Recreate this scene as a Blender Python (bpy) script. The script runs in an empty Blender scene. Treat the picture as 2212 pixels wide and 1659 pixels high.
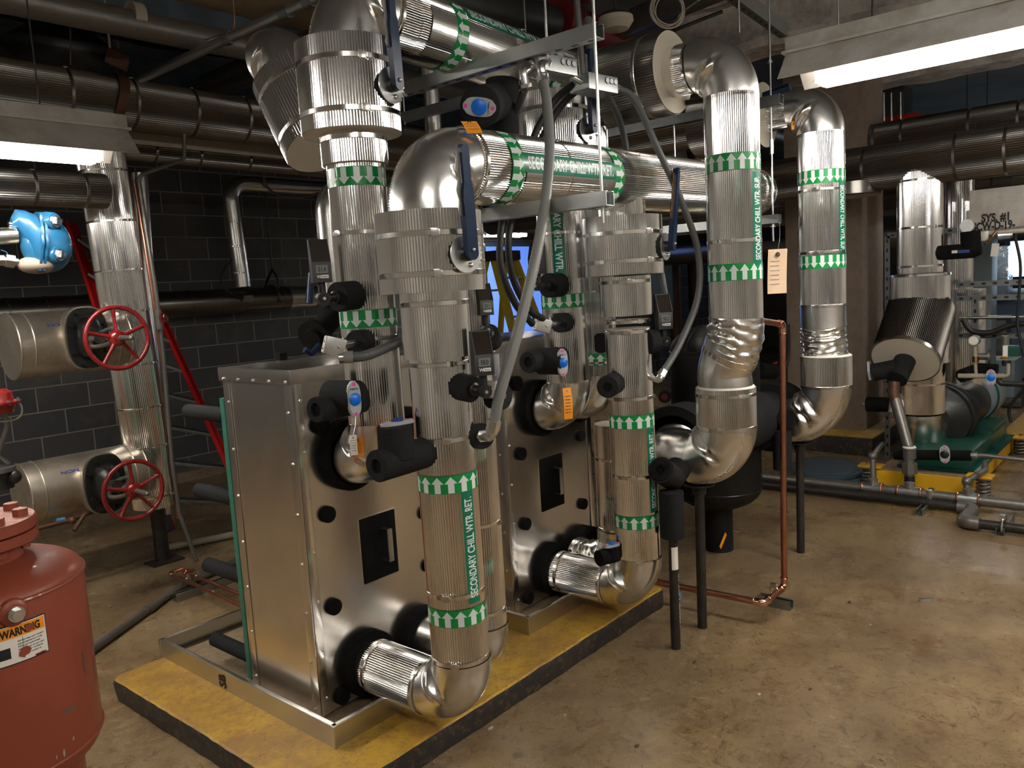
import bpy, bmesh, math, random
from mathutils import Vector, Matrix, noise
random.seed(7)
V = Vector
PI = math.pi
# ---------------------------------------------------------------- camera
W_, H_, F_ = 2212, 1659, 1733.7
RC = Matrix(((0.64654603, -0.76071081, -0.05742205), (0.12788246, 0.03386903, 0.99121086), (-0.75207999, -0.64820672, 0.11917946)))
CAM = V((-1.575, -2.35, 1.6))
scene = bpy.context.scene
cd = bpy.data.cameras.new('camera'); cam = bpy.data.objects.new('camera', cd)
scene.collection.objects.link(cam); scene.camera = cam
cd.sensor_fit = 'HORIZONTAL'; cd.sensor_width = 36.0; cd.lens = F_ / W_ * 36.0; cd.clip_start = 0.05; cd.clip_end = 80
mw = RC.transposed().to_4x4(); mw.translation = CAM; cam.matrix_world = mw
# ---------------------------------------------------------------- world and exposure
world = bpy.data.worlds.new('world'); scene.world = world; world.use_nodes = True
bgn = world.node_tree.nodes['Background']; bgn.inputs[0].default_value = (0.45, 0.62, 1.0, 1); bgn.inputs[1].default_value = 0.6
scene.view_settings.view_transform = 'Standard'; scene.view_settings.look = 'None'
scene.view_settings.gamma = 1.0; scene.view_settings.use_curve_mapping = False
scene.view_settings.exposure = 1.3
TUBE = 22.0      # fluorescent tube emission

def P(px, py, x=None, y=None, z=None, d=None):
    """World point seen at a pixel of the photograph, on a plane of the room (or at a depth d)."""
    r = RC.transposed() @ V((px - W_ / 2, H_ / 2 - py, -F_))
    if x is not None: t = (x - CAM.x) / r.x
    elif y is not None: t = (y - CAM.y) / r.y
    elif z is not None: t = (z - CAM.z) / r.z
    else: t = d / F_
    return CAM + r * t

# ---------------------------------------------------------------- materials
MATS = {}
def mat(name, col, rough=0.5, metal=0.0, bump=0.0, bscale=80.0, var=0.0, vscale=6.0, vcol=None, coat=0.0, emit=None, es=0.0, rvar=0.0, alpha=None, spec=None):
    m = bpy.data.materials.new(name); m.use_nodes = True; nt = m.node_tree; N = nt.nodes; L = nt.links
    b = N['Principled BSDF']; b.inputs['Roughness'].default_value = rough; b.inputs['Metallic'].default_value = metal
    b.inputs['Base Color'].default_value = (*col, 1); b.inputs['Coat Weight'].default_value = coat
    if spec is not None: b.inputs['Specular IOR Level'].default_value = spec
    tc = N.new('ShaderNodeTexCoord')
    if var > 0:
        n = N.new('ShaderNodeTexNoise'); n.inputs['Scale'].default_value = vscale; n.inputs['Detail'].default_value = 6; n.inputs['Roughness'].default_value = .65
        L.new(tc.outputs['Object'], n.inputs['Vector'])
        r = N.new('ShaderNodeValToRGB'); r.color_ramp.elements[0].position = .42; r.color_ramp.elements[1].position = .62
        L.new(n.outputs['Fac'], r.inputs[0])
        mx = N.new('ShaderNodeMix'); mx.data_type = 'RGBA'
        ml = N.new('ShaderNodeMath'); ml.operation = 'MULTIPLY'; ml.inputs[1].default_value = var; L.new(r.outputs[0], ml.inputs[0]); L.new(ml.outputs[0], mx.inputs['Factor'])
        mx.inputs['A'].default_value = (*col, 1); vc = vcol or tuple(c * .4 for c in col); mx.inputs['B'].default_value = (*vc, 1)
        L.new(mx.outputs['Result'], b.inputs['Base Color'])
        if rvar:
            mr = N.new('ShaderNodeMapRange'); mr.inputs['To Min'].default_value = rough; mr.inputs['To Max'].default_value = rough + rvar
            L.new(r.outputs[0], mr.inputs['Value']); L.new(mr.outputs[0], b.inputs['Roughness'])
    if bump > 0:
        n2 = N.new('ShaderNodeTexNoise'); n2.inputs['Scale'].default_value = bscale; n2.inputs['Detail'].default_value = 4
        L.new(tc.outputs['Object'], n2.inputs['Vector'])
        bp = N.new('ShaderNodeBump'); bp.inputs['Strength'].default_value = bump; bp.inputs['Distance'].default_value = .01
        L.new(n2.outputs['Fac'], bp.inputs['Height']); L.new(bp.outputs[0], b.inputs['Normal'])
    if emit: b.inputs['Emission Color'].default_value = (*emit, 1); b.inputs['Emission Strength'].default_value = es
    if alpha is not None: b.inputs['Alpha'].default_value = alpha
    MATS[name] = m; return m

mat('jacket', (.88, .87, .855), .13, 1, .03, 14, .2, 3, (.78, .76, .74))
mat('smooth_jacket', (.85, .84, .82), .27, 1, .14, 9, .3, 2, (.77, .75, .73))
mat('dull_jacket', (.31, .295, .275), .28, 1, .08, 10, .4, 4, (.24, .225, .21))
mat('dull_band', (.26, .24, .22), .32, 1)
mat('old_jacket', (.62, .56, .48), .38, .9, .15, 12, .8, 5, (.40, .33, .25), rvar=.2)
mat('band_metal', (.86, .83, .79), .18, 1, .05, 10)
mat('blue_foil', (.30, .42, .80), .25, 1)
mat('dark_jacket', (.13, .12, .11), .35, 1)
mat('stainless', (.82, .785, .74), .25, 1, .20, 4, .3, 3, (.68, .64, .60))
mat('tray_metal', (.58, .58, .56), .28, 1, .1, 6)
mat('galvanized', (.42, .435, .43), .36, .95, .05, 40, .6, 30, (.38, .41, .41))
mat('dark_galvanized', (.22, .23, .235), .45, .9, .05, 40, .5, 20, (.14, .15, .15))
mat('zinc', (.75, .76, .76), .28, 1, .1, 30, .3, 25, (.5, .52, .52))
mat('foam', (.006, .006, .0065), .85, 0, .25, 160, .5, 8, (.016, .016, .017), spec=.15)
mat('grey_foam', (.016, .016, .0175), .8, 0, .25, 120, .5, 6, (.011, .011, .012), spec=.2)
mat('black_paint', (.012, .012, .012), .35, 0, .15, 60)
mat('black_iron', (.03, .028, .026), .4, .4, .2, 60, .5, 12, (.07, .06, .05))
mat('black_plastic', (.014, .014, .015), .4)
mat('black_glass', (.02, .012, .008), .05, 0, coat=1)
mat('rubber', (.015, .015, .015), .8)
mat('red_tank', (.29, .060, .030), .48, 0, .06, 8, .5, 3, (.22, .045, .024), coat=.1)
mat('red_dusty', (.55, .20, .14), .6, 0, .1, 60, .8, 30, (.68, .40, .33))
mat('red_wheel', (.24, .008, .010), .25, 0, .05, 30, .3, 40, (.30, .05, .04), coat=.5)
mat('red_plain', (.55, .012, .010), .35, 0, 0, 1, .3, 8, (.40, .01, .01))
mat('dark_red', (.16, .012, .012), .5)
mat('blue_enamel', (.018, .145, .31), .3, 0, .03, 20, .3, 7, (.08, .13, .18), coat=.5)
mat('lever_blue', (.004, .020, .065), .32, 0, .03, 60, .3, 30, (.02, .05, .10))
mat('knob_blue', (.0, .16, .75), .35)
mat('handle_grey', (.42, .44, .46), .35)
mat('pink', (.95, .05, .33), .5)
mat('copper', (.56, .25, .16), .30, 1, .05, 30, .5, 12, (.38, .15, .09))
mat('bright_copper', (.80, .42, .29), .16, 1)
mat('brass', (.72, .42, .22), .25, 1)
mat('green_paint', (.04, .18, .13), .4)
mat('pump_green', (.008, .07, .05), .3, 0, .03, 20, .4, 6, (.02, .09, .06))
mat('yellow_paint', (.72, .40, .01), .45, 0, .05, 30, .5, 5, (.58, .30, .02))
mat('ladder_yellow', (.55, .42, .03), .5, 0, 0, 1, .5, 20, (.38, .30, .05))
mat('label_green', (.0, .27, .06), .3, coat=.3)
mat('label_teal', (.0, .17, .10), .3, coat=.3)
mat('label_white', (.72, .79, .77), .35)
mat('orange_tag', (.95, .33, .01), .5)
mat('paper', (.82, .78, .72), .7)
mat('manila', (.70, .52, .36), .75, 0, 0, 1, .3, 12, (.60, .40, .25))
mat('ink', (.01, .01, .012), .6)
mat('blue_ink', (.02, .05, .25), .6)
mat('lcd', (.17, .19, .18), .3)
mat('white_plastic', (.8, .8, .78), .4)
mat('cream', (.38, .33, .26), .6, 0, .1, 30, .4, 12, (.42, .36, .28))
mat('endcap', (.62, .56, .46), .7, 0, .1, 20)
mat('white_enamel', (.60, .58, .54), .35, 0, .05, 10, .6, 5, (.34, .27, .2))
mat('steel_pipe', (.22, .21, .195), .42, .7, .15, 60, .6, 15, (.20, .18, .16))
mat('rusty', (.115, .048, .028), .55, .3, .2, 60, .6, 20, (.07, .032, .02))
mat('tank_black', (.0065, .0062, .006), .6, 0, .1, 30, .4, 3, (.011, .010, .010), spec=.3)
mat('conduit_grey', (.10, .105, .105), .45)
mat('conduit_light', (.21, .215, .205), .4)
mat('cable_black', (.012, .012, .012), .5)
mat('column_brown', (.31, .235, .185), .7, 0, .2, 40, .6, 12, (.22, .16, .125))
mat('lid_blue', (.05, .075, .10), .4)
mat('ahu_grey', (.20, .25, .28), .45, 0, .02, 5, .3, 3, (.16, .20, .23))
mat('ahu_blue', (.10, .16, .24), .5)
mat('duct_dark', (.10, .10, .10), .45, .7, .05, 5, .5, 3, (.06, .06, .065))
mat('foil', (.55, .60, .68), .15, 1, 1.0, 12)
mat('beige_board', (.50, .38, .25), .8, 0, .05, 10, .5, 3, (.20, .14, .09))
mat('fireproofing', (.58, .53, .47), .9, 0, .9, 22, .8, 5, (.25, .22, .20))
mat('shaded_fireproofing', (.10, .13, .16), .9, 0, .9, 25, .6, 6, (.05, .065, .08))  # fireproofing of the left beams, their shade put into the colour
mat('ceiling_dark', (.15, .148, .142), .9, 0, .6, 6, .6, 1.5, (.08, .08, .08))
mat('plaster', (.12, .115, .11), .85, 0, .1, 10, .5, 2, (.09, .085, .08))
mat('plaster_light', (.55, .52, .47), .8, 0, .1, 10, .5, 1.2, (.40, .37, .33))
mat('tube_glow', (1, 1, 1), .5, emit=(1.0, .955, .88), es=TUBE)
mat('window_glow', (.3, .5, .9), .5, emit=(.07, .165, .62), es=.55)
mat('day_glow', (.8, .9, 1), .5, emit=(.60, .80, 1.0), es=1.5)
mat('plastic_sheet', (.5, .48, .44), .3, 0, .8, 6, spec=.6)
mat('wood', (.20, .13, .06), .7, 0, .1, 20)
mat('foot_black', (.02, .02, .022), .7)
mat('bluecap', (.05, .25, .5), .5)

def special_mats():
    # floor: brown stained sealed concrete
    m = bpy.data.materials.new('floor_concrete'); m.use_nodes = True; N = m.node_tree.nodes; L = m.node_tree.links; b = N['Principled BSDF']
    tc = N.new('ShaderNodeTexCoord')
    def noise_(s, d=8, r=.65, dist=0):
        n = N.new('ShaderNodeTexNoise'); n.inputs['Scale'].default_value = s; n.inputs['Detail'].default_value = d; n.inputs['Roughness'].default_value = r; n.inputs['Distortion'].default_value = dist
        L.new(tc.outputs['Object'], n.inputs['Vector']); return n.outputs['Fac']
    def ramp(f, stops):
        r = N.new('ShaderNodeValToRGB'); e = r.color_ramp.elements
        while len(e) < len(stops): e.new(.5)
        for i, (p, c) in enumerate(stops): e[i].position = p; e[i].color = (*c, 1) if len(c) == 3 else c
        L.new(f, r.inputs[0]); return r.outputs[0]
    def mix(f, a, c, mode='MIX'):
        x = N.new('ShaderNodeMix'); x.data_type = 'RGBA'; x.blend_type = mode
        (L.new(f, x.inputs['Factor']) if not isinstance(f, float) else setattr(x.inputs['Factor'], 'default_value', f))
        for s, v in (('A', a), ('B', c)):
            if isinstance(v, tuple): x.inputs[s].default_value = (*v, 1)
            else: L.new(v, x.inputs[s])
        return x.outputs['Result']
    base = ramp(noise_(1.6, 10, .75), [(.34, (.135, .088, .044)), (.5, (.245, .168, .085)), (.66, (.34, .243, .128))])
    base = mix(ramp(noise_(.5, 6, .6, 1.0), [(.46, (0, 0, 0)), (.66, (.6, .6, .6))]), base, (.145, .105, .072))
    base = mix(ramp(noise_(3.1, 10, .8, 1.5), [(.52, (0, 0, 0)), (.66, (.65, .65, .65))]), base, (.13, .052, .020))
    base = mix(ramp(noise_(9.0, 9, .8, 3.0), [(.53, (0, 0, 0)), (.60, (.7, .7, .7))]), base, (.085, .048, .024))
    base = mix(ramp(noise_(13.0, 8, .85, 1.2), [(.56, (0, 0, 0)), (.66, (.6, .6, .6))]), base, (.40, .30, .18))
    base = mix(ramp(noise_(44.0, 3, .7), [(.66, (0, 0, 0)), (.70, (.8, .8, .8))]), base, (.04, .025, .015))
    L.new(base, b.inputs['Base Color'])
    L.new(ramp(noise_(2.2, 8, .7), [(.35, (.20,) * 3), (.7, (.42,) * 3)]), b.inputs['Roughness'])
    b.inputs['Specular IOR Level'].default_value = .4
    bp = N.new('ShaderNodeBump'); bp.inputs['Strength'].default_value = .12; bp.inputs['Distance'].default_value = .01
    L.new(noise_(18, 8, .7), bp.inputs['Height']); L.new(bp.outputs[0], b.inputs['Normal']); MATS['floor_concrete'] = m
    # pad top: worn yellow paint
    def worn(name, yellow, under, lo, hi, dirt=True):
        nonlocal N, L, tc
        m = bpy.data.materials.new(name); m.use_nodes = True; N = m.node_tree.nodes; L = m.node_tree.links; b = N['Principled BSDF']
        tc = N.new('ShaderNodeTexCoord')
        c = mix(ramp(noise_(28, 12, .8, 0), [(lo, (0, 0, 0)), (hi, (1, 1, 1))]), yellow, under)
        if dirt: c = mix(ramp(noise_(2.2, 9, .75), [(.42, (0, 0, 0)), (.60, (.75, .75, .75))]), c, (.25, .125, .045))
        c = mix(ramp(noise_(60, 3, .6), [(.66, (0, 0, 0)), (.7, (.7, .7, .7))]), c, (.07, .05, .03))
        L.new(c, b.inputs['Base Color']); b.inputs['Roughness'].default_value = .45
        bp = N.new('ShaderNodeBump'); bp.inputs['Strength'].default_value = .3; bp.inputs['Distance'].default_value = .01
        L.new(noise_(40, 8, .7), bp.inputs['Height']); L.new(bp.outputs[0], b.inputs['Normal']); MATS[name] = m
    worn('pad_yellow', (.56, .335, .03), (.24, .13, .05), .50, .66)
    worn('pad_black', (.024, .022, .022), (.17, .11, .05), .52, .66, False)
    worn('pad_bare', (.30, .22, .14), (.17, .10, .06), .45, .65, False)
    # dark painted block wall
    m = bpy.data.materials.new('block_wall'); m.use_nodes = True; N = m.node_tree.nodes; L = m.node_tree.links; b = N['Principled BSDF']
    tc = N.new('ShaderNodeTexCoord'); mp = N.new('ShaderNodeMapping'); mp.inputs['Rotation'].default_value = (PI / 2, 0, 0)
    L.new(tc.outputs['Object'], mp.inputs['Vector'])
    br = N.new('ShaderNodeTexBrick'); br.inputs['Scale'].default_value = 1.0; br.inputs['Brick Width'].default_value = .406; br.inputs['Row Height'].default_value = .203
    br.inputs['Mortar Size'].default_value = .006; br.inputs['Mortar Smooth'].default_value = .3; br.inputs['Bias'].default_value = -.2
    br.inputs['Color1'].default_value = (.052, .054, .062, 1); br.inputs['Color2'].default_value = (.080, .076, .075, 1); br.inputs['Mortar'].default_value = (.26, .235, .20, 1)
    L.new(mp.outputs[0], br.inputs['Vector'])
    c = mix(ramp(noise_(2.5, 8, .7), [(.5, (0, 0, 0)), (.75, (.7, .7, .7))]), br.outputs['Color'], (.13, .115, .10))
    L.new(c, b.inputs['Base Color']); b.inputs['Roughness'].default_value = .6
    bp = N.new('ShaderNodeBump'); bp.inputs['Strength'].default_value = .6; bp.inputs['Distance'].default_value = .01
    inv = N.new('ShaderNodeMath'); inv.operation = 'SUBTRACT'; inv.inputs[0].default_value = 1; L.new(br.outputs['Fac'], inv.inputs[1])
    L.new(inv.outputs[0], bp.inputs['Height']); L.new(bp.outputs[0], b.inputs['Normal']); MATS['block_wall'] = m
special_mats()

# ---------------------------------------------------------------- mesh builder
COL = scene.collection
def frame(d, up=None):
    """right-handed frame whose third column is the direction d"""
    d = V(d).normalized(); u = V(up) if up else (V((0, 0, 1)) if abs(d.z) < .95 else V((0, 1, 0)))
    x = u.cross(d)
    if x.length < 1e-6: x = V((1, 0, 0)).cross(d)
    x.normalize(); y = d.cross(x)
    return Matrix((x, y, d)).transposed()

class MB:
    def __init__(s): s.v = []; s.f = []; s.m = []; s.sm = []; s.mats = []
    def mi(s, name):
        if name not in s.mats: s.mats.append(name)
        return s.mats.index(name)
    def add(s, vs, fs, m, smooth=True):
        o = len(s.v); k = s.mi(m); s.v += [V(p) for p in vs]
        for f in fs: s.f.append(tuple(i + o for i in f)); s.m.append(k); s.sm.append(smooth)
        return s
    def grid(s, rows, m, closed=True, smooth=True, cap0=False, cap1=False, flip=False):
        n = len(rows[0]); vs = [p for r in rows for p in r]; fs = []
        for i in range(len(rows) - 1):
            for j in range(n if closed else n - 1):
                a, b = i * n + j, i * n + (j + 1) % n
                q = (a, b, b + n, a + n); fs.append(q[::-1] if flip else q)
        s.add(vs, fs, m, smooth)
        if cap0: s.add(rows[0], [tuple(range(n))[::-1] if not flip else tuple(range(n))], m, False)
        if cap1: s.add(rows[-1], [tuple(range(n)) if not flip else tuple(range(n))[::-1]], m, False)
        return s
    def box(s, c, size, m, R=None, bevel=0.0):
        c = V(c); hx, hy, hz = (k / 2 for k in size); R = R or Matrix.Identity(3)
        b = min(bevel, hx * .45, hy * .45, hz * .45)
        if b <= 0:
            vs = [c + R @ V((sx * hx, sy * hy, sz * hz)) for sz in (-1, 1) for sy in (-1, 1) for sx in (-1, 1)]
            return s.add(vs, [(0, 2, 3, 1), (4, 5, 7, 6), (0, 1, 5, 4), (2, 6, 7, 3), (0, 4, 6, 2), (1, 3, 7, 5)], m, False)
        bm = bmesh.new(); bmesh.ops.create_cube(bm, size=1)
        for v in bm.verts: v.co = V((v.co.x * size[0], v.co.y * size[1], v.co.z * size[2]))
        bmesh.ops.bevel(bm, geom=bm.edges[:], offset=b, segments=2, affect='EDGES', profile=.7)
        bm.verts.index_update(); s.add([c + R @ v.co for v in bm.verts], [tuple(v.index for v in f.verts) for f in bm.faces], m, False); bm.free(); return s
    def ring(s, c, R, r, n, z=0):
        return [V(c) + R @ V((r * math.cos(2 * PI * i / n), r * math.sin(2 * PI * i / n), z)) for i in range(n)]
    def cyl(s, a, b, r, m, n=32, r2=None, caps=True, up=None):
        a, b = V(a), V(b); R = frame(b - a, up); r2 = r if r2 is None else r2
        return s.grid([s.ring(a, R, r, n), s.ring(b, R, r2, n)], m, cap0=caps, cap1=caps)
    def lathe(s, o, d, prof, m, n=40, up=None, capa=True, capb=True):
        R = frame(d, up); return s.grid([s.ring(o, R, max(r, 1e-4), n, z) for r, z in prof], m, cap0=capa, cap1=capb)
    def tube(s, pts, r, m, n=12, caps=True, rfun=None):
        pts = [V(p) for p in pts]; rows = []; R = None
        for i, p in enumerate(pts):
            t = (pts[min(i + 1, len(pts) - 1)] - pts[max(i - 1, 0)]).normalized()
            if R is None: R = frame(t)
            else:
                x = R.col[0] - t * R.col[0].dot(t); x.normalize(); R = Matrix((x, t.cross(x), t)).transposed()
            rr = rfun(i) if rfun else r
            rows.append(s.ring(p, R, rr, n))
        return s.grid(rows, m, cap0=caps, cap1=caps)
    def sphere(s, c, r, m, n=16, sc=(1, 1, 1), R=None):
        R = R or Matrix.Identity(3); rows = []
        for i in range(n // 2 + 1):
            a = PI * i / (n // 2) - PI / 2
            rows.append([V(c) + R @ V((r * sc[0] * max(math.cos(a), 1e-3) * math.cos(2 * PI * j / n), r * sc[1] * max(math.cos(a), 1e-3) * math.sin(2 * PI * j / n), r * sc[2] * math.sin(a))) for j in range(n)])
        return s.grid(rows, m)
    def torus(s, c, d, R0, r, m, n=48, k=12, a0=0, a1=2 * PI):
        F = frame(d); full = abs(a1 - a0 - 2 * PI) < 1e-4; rows = []
        for i in range(n + (0 if full else 1)):
            a = a0 + (a1 - a0) * i / n; e = F @ V((math.cos(a), math.sin(a), 0))
            rows.append([V(c) + e * (R0 + r * math.cos(2 * PI * j / k)) + F.col[2] * (r * math.sin(2 * PI * j / k)) for j in range(k)])
        if full: rows.append(rows[0])
        return s.grid(rows, m, flip=True)
    def prism(s, poly, o, R, th, m, smooth=False):
        """poly: 2D outline (x,y) in frame R at o, extruded th along +z of the frame"""
        n = len(poly); a = [V(o) + R @ V((x, y, 0)) for x, y in poly]; b = [V(o) + R @ V((x, y, th)) for x, y in poly]
        s.add(a + b, [tuple(range(n))[::-1], tuple(range(n, 2 * n))] + [(i, (i + 1) % n, n + (i + 1) % n, n + i) for i in range(n)], m, False); return s
    def build(s, name, parent=None, loc=None):
        me = bpy.data.meshes.new(name)
        if not s.v: return None
        xs = [p.x for p in s.v]; ys = [p.y for p in s.v]; zs = [p.z for p in s.v]
        c = V(loc) if loc is not None else V(((min(xs) + max(xs)) / 2, (min(ys) + max(ys)) / 2, min(zs)))
        me.from_pydata([p - c for p in s.v], [], s.f)
        for k in s.mats: me.materials.append(MATS[k])
        me.polygons.foreach_set('material_index', s.m); me.polygons.foreach_set('use_smooth', s.sm); me.update(); me.set_sharp_from_angle(angle=math.radians(38))
        o = bpy.data.objects.new(name, me); COL.objects.link(o); o.location = c
        if parent:
            o.parent = parent; o.matrix_parent_inverse = Matrix.Translation(-wloc(parent))
        return o
def wloc(o):
    return V(o.get('_w')) if o.get('_w') else V(o.location)
def thing(name, label, cat, loc=(0, 0, 0), group=None):
    o = bpy.data.objects.new(name, None); COL.objects.link(o); o.location = loc; o.empty_display_size = .1
    return tag(o, label, cat, group)
def tag(o, label, cat, group=None, kind=None):
    if label: o['label'] = label
    if cat: o['category'] = cat
    if group: o['group'] = group
    if kind: o['kind'] = kind
    return o
def struct(mb, name):
    o = mb.build(name); o['kind'] = 'structure'; return o
def kid(mb, name, parent, label=None):
    o = mb.build(name, parent)
    if label: o['label'] = label
    return o

def route(pts, R, k=8):
    """polyline with rounded corners"""
    pts = [V(p) for p in pts]; out = [pts[0]]
    for i in range(1, len(pts) - 1):
        a, b, c = pts[i - 1], pts[i], pts[i + 1]; d0 = (b - a).normalized(); d1 = (c - b).normalized()
        ang = d0.angle(d1)
        if ang < .02: out.append(b); continue
        t = min(R * math.tan(ang / 2), (b - a).length * .48, (c - b).length * .48); rr = t / math.tan(ang / 2)
        s = b - d0 * t; nrm = (d1 - d0 * d0.dot(d1)).normalized(); cc = s + nrm * rr
        for j in range(k + 1):
            th = ang * j / k; out.append(cc - nrm * rr * math.cos(th) + d0 * rr * math.sin(th))
    out.append(pts[-1]); return out
def catmull(pts, k=10):
    pts = [V(p) for p in pts]; q = [pts[0] * 2 - pts[1]] + pts + [pts[-1] * 2 - pts[-2]]; out = []
    for i in range(1, len(q) - 2):
        for j in range(k):
            t = j / k; out.append(.5 * ((2 * q[i]) + (q[i + 1] - q[i - 1]) * t + (2 * q[i - 1] - 5 * q[i] + 4 * q[i + 1] - q[i + 2]) * t * t + (3 * q[i] - q[i - 1] - 3 * q[i + 1] + q[i + 2]) * t ** 3))
    out.append(pts[-1]); return out

def fluted(mb, a, b, r, m='jacket', pitch=.0083, amp=.0018, cap='endcap', caps=True, cut0=None, cut1=None):
    """corrugated sheet jacket round a pipe, real ribs"""
    a, b = V(a), V(b); R = frame(b - a); nr = max(24, int(round(2 * PI * r / pitch))); n = nr * 6
    L = (b - a).length; ns = max(1, int(L / .5)); prof = []
    for i in range(n):
        th = 2 * PI * i / n; prof.append((th, r + amp * math.cos(th * nr)))
    rows = []
    for k in range(ns + 1):
        rows.append([a + R @ V((q * math.cos(t), q * math.sin(t), L * k / ns)) for t, q in prof])
    mb.grid(rows, m)
    if caps:
        for c, z in ((a, 0), (b, L)):
            rg = [a + R @ V(((r - amp) * math.cos(2 * PI * i / 48), (r - amp) * math.sin(2 * PI * i / 48), z + (.0004 if z == 0 else -.0004))) for i in range(48)]
            mb.add(rg, [tuple(range(48)) if z else tuple(range(48))[::-1]], cap, False)
    return mb
def band(a, d, r, w=.018, mb=None, th=.0032, buckle=None, mm='band_metal'):
    mb = mb or MB(); R = frame(d); a = V(a); n = 56
    e_ = .0016
    mb.grid([mb.ring(a, R, r + th, n, -w / 2 + e_), mb.ring(a, R, r + th, n, w / 2 - e_)], mm)
    mb.grid([mb.ring(a, R, r + .0004, n, -w / 2), mb.ring(a, R, r + th, n, -w / 2 + e_)], mm)
    mb.grid([mb.ring(a, R, r + th, n, w / 2 - e_), mb.ring(a, R, r + .0004, n, w / 2)], mm)
    if buckle is not None:
        e = R @ V((math.cos(buckle), math.sin(buckle), 0)); t = R.col[2].cross(e)
        mb.box(a + e * (r + .004), (.006, .022, w * 1.3), mm, Matrix((e, t, R.col[2])).transposed(), .001)
        mb.box(a + e * (r + .006) + t * .014, (.005, .006, w * .9), 'zinc', Matrix((e, t, R.col[2])).transposed(), .001)
    return mb
def elbow(mb, C, d0, d1, r, Rb, m='smooth_jacket', creases=(.30, .72), depth=.16, n=120, k=56, lip=.002, ext=.0):
    """bend round corner C from direction d0 to direction d1 with pressed folds at the throat"""
    C, d0, d1 = V(C), V(d0).normalized(), V(d1).normalized(); ang = d0.angle(d1); t = Rb * math.tan(ang / 2)
    s = C - d0 * t; nrm = (d1 - d0 * d0.dot(d1)).normalized(); cc = s + nrm * Rb; bi = d0.cross(nrm)
    rows = []
    seq = ([(-ext)] if ext else []) + [ang * i / k for i in range(k + 1)]
    for q, th in enumerate(seq):
        e = -nrm * math.cos(max(th, 0)) + d0 * math.sin(max(th, 0))   # outward from bend centre
        p = cc + e * Rb + (d0 * th if th < 0 else V((0, 0, 0))); tt = max(th, 0) / ang; row = []
        for j in range(n):
            a = 2 * PI * j / n                     # a=PI is the throat
            inn = max(0, (.75 - math.cos(a)) / 1.75); side = math.sin(a); rr = r
            for ci, c in enumerate(creases):
                c2 = c + (-.20 if c > .5 else .20) * (1 - inn) * (1 if inn > 0 else 0)
                w = .030 + .035 * inn; g = math.exp(-((tt - c2) / w) ** 2); g2 = math.exp(-((tt - c2 - (.09 if c < .5 else -.09)) / (w * 1.3)) ** 2)
                f = min(1, inn * 1.7) ** 1.5
                rr += r * (-depth * g + depth * .8 * g2) * f
            rr *= 1 + .006 * noise.noise(V((p.x * 9 + a, p.y * 9, p.z * 9 + tt * 3)))
            row.append(p + e * (rr * math.cos(a)) + bi * (rr * math.sin(a)))
        rows.append(row)
    mb.grid(rows, m, flip=True)
    return s, C + d1 * t
def rivet_seam(mb, C, d0, d1, r, Rb, n=46, m='zinc', a_=.42):
    """crimped seam on the back of a bend"""
    C, d0, d1 = V(C), V(d0).normalized(), V(d1).normalized(); ang = d0.angle(d1); t = Rb * math.tan(ang / 2)
    s = C - d0 * t; nrm = (d1 - d0 * d0.dot(d1)).normalized(); cc = s + nrm * Rb; bi = d0.cross(nrm)
    for i in range(n):
        th = ang * (i + .5) / n; e = -nrm * math.cos(th) + d0 * math.sin(th); tg = nrm * math.sin(th) + d0 * math.cos(th)
        o = (e * math.cos(a_) + bi * math.sin(a_)); p = cc + e * Rb + o * (r + .0008)
        mb.box(p, (.003, .009, .0035), m, Matrix((o, tg.cross(o), tg)).transposed())

# -------------------------------------------------------- lettering
_txt = {}
def text_mesh(s, bold=.012):
    if s in _txt: return _txt[s]
    cu = bpy.data.curves.new('t', 'FONT'); cu.body = s; cu.size = 1.0; cu.align_x = 'LEFT'; cu.offset = .045 if s in ('SYS. #1', 'SCW-D-19-', 'WARNING') else .026
    ob = bpy.data.objects.new('t', cu); COL.objects.link(ob)
    dg = bpy.context.evaluated_depsgraph_get(); me = ob.evaluated_get(dg).to_mesh()
    vs = [v.co.copy() for v in me.vertices]; fs = [tuple(p.vertices) for p in me.polygons]
    ob.evaluated_get(dg).to_mesh_clear(); bpy.data.objects.remove(ob); bpy.data.curves.remove(cu)
    bm = bmesh.new(); bv = [bm.verts.new(v) for v in vs]
    for f in fs:
        try: bm.faces.new([bv[i] for i in f])
        except ValueError: pass
    for yy in (.12, .24, .36, .48, .6):
        bmesh.ops.bisect_plane(bm, geom=bm.verts[:] + bm.edges[:] + bm.faces[:], plane_co=(0, yy, 0), plane_no=(0, 1, 0))
    bm.verts.index_update(); vs = [v.co.copy() for v in bm.verts]; fs = [tuple(v.index for v in f.verts) for f in bm.faces]; bm.free()
    x0 = min(v.x for v in vs); x1 = max(v.x for v in vs); vs = [V(((v.x - x0), v.y, 0)) for v in vs]
    _txt[s] = (vs, fs, x1 - x0); return _txt[s]
def flat_text(mb, s, o, R, width, height, m='ink', lift=.0006):
    """text laid in the xy plane of frame R at o (lower left corner), fitted to width x cap height"""
    vs, fs, w = text_mesh(s); kx = width / w; ky = height / .72
    mb.add([V(o) + R @ V((v.x * kx, v.y * ky, lift)) for v in vs], fs, m, False)
    return mb
def wrap_patch(mb, a, R, r, s0, s1, t0, t1, m, off=.002, n=None):
    """rectangle wrapped on a cylinder: t = arc angle, s = distance along the axis"""
    n = n or max(2, int(abs(t1 - t0) / .08)); rr = r + off
    rows = [[V(a) + R @ V((rr * math.cos(t0 + (t1 - t0) * i / n), rr * math.sin(t0 + (t1 - t0) * i / n), s)) for i in range(n + 1)] for s in (s0, s1)]
    mb.grid(rows, m, closed=False)
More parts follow.
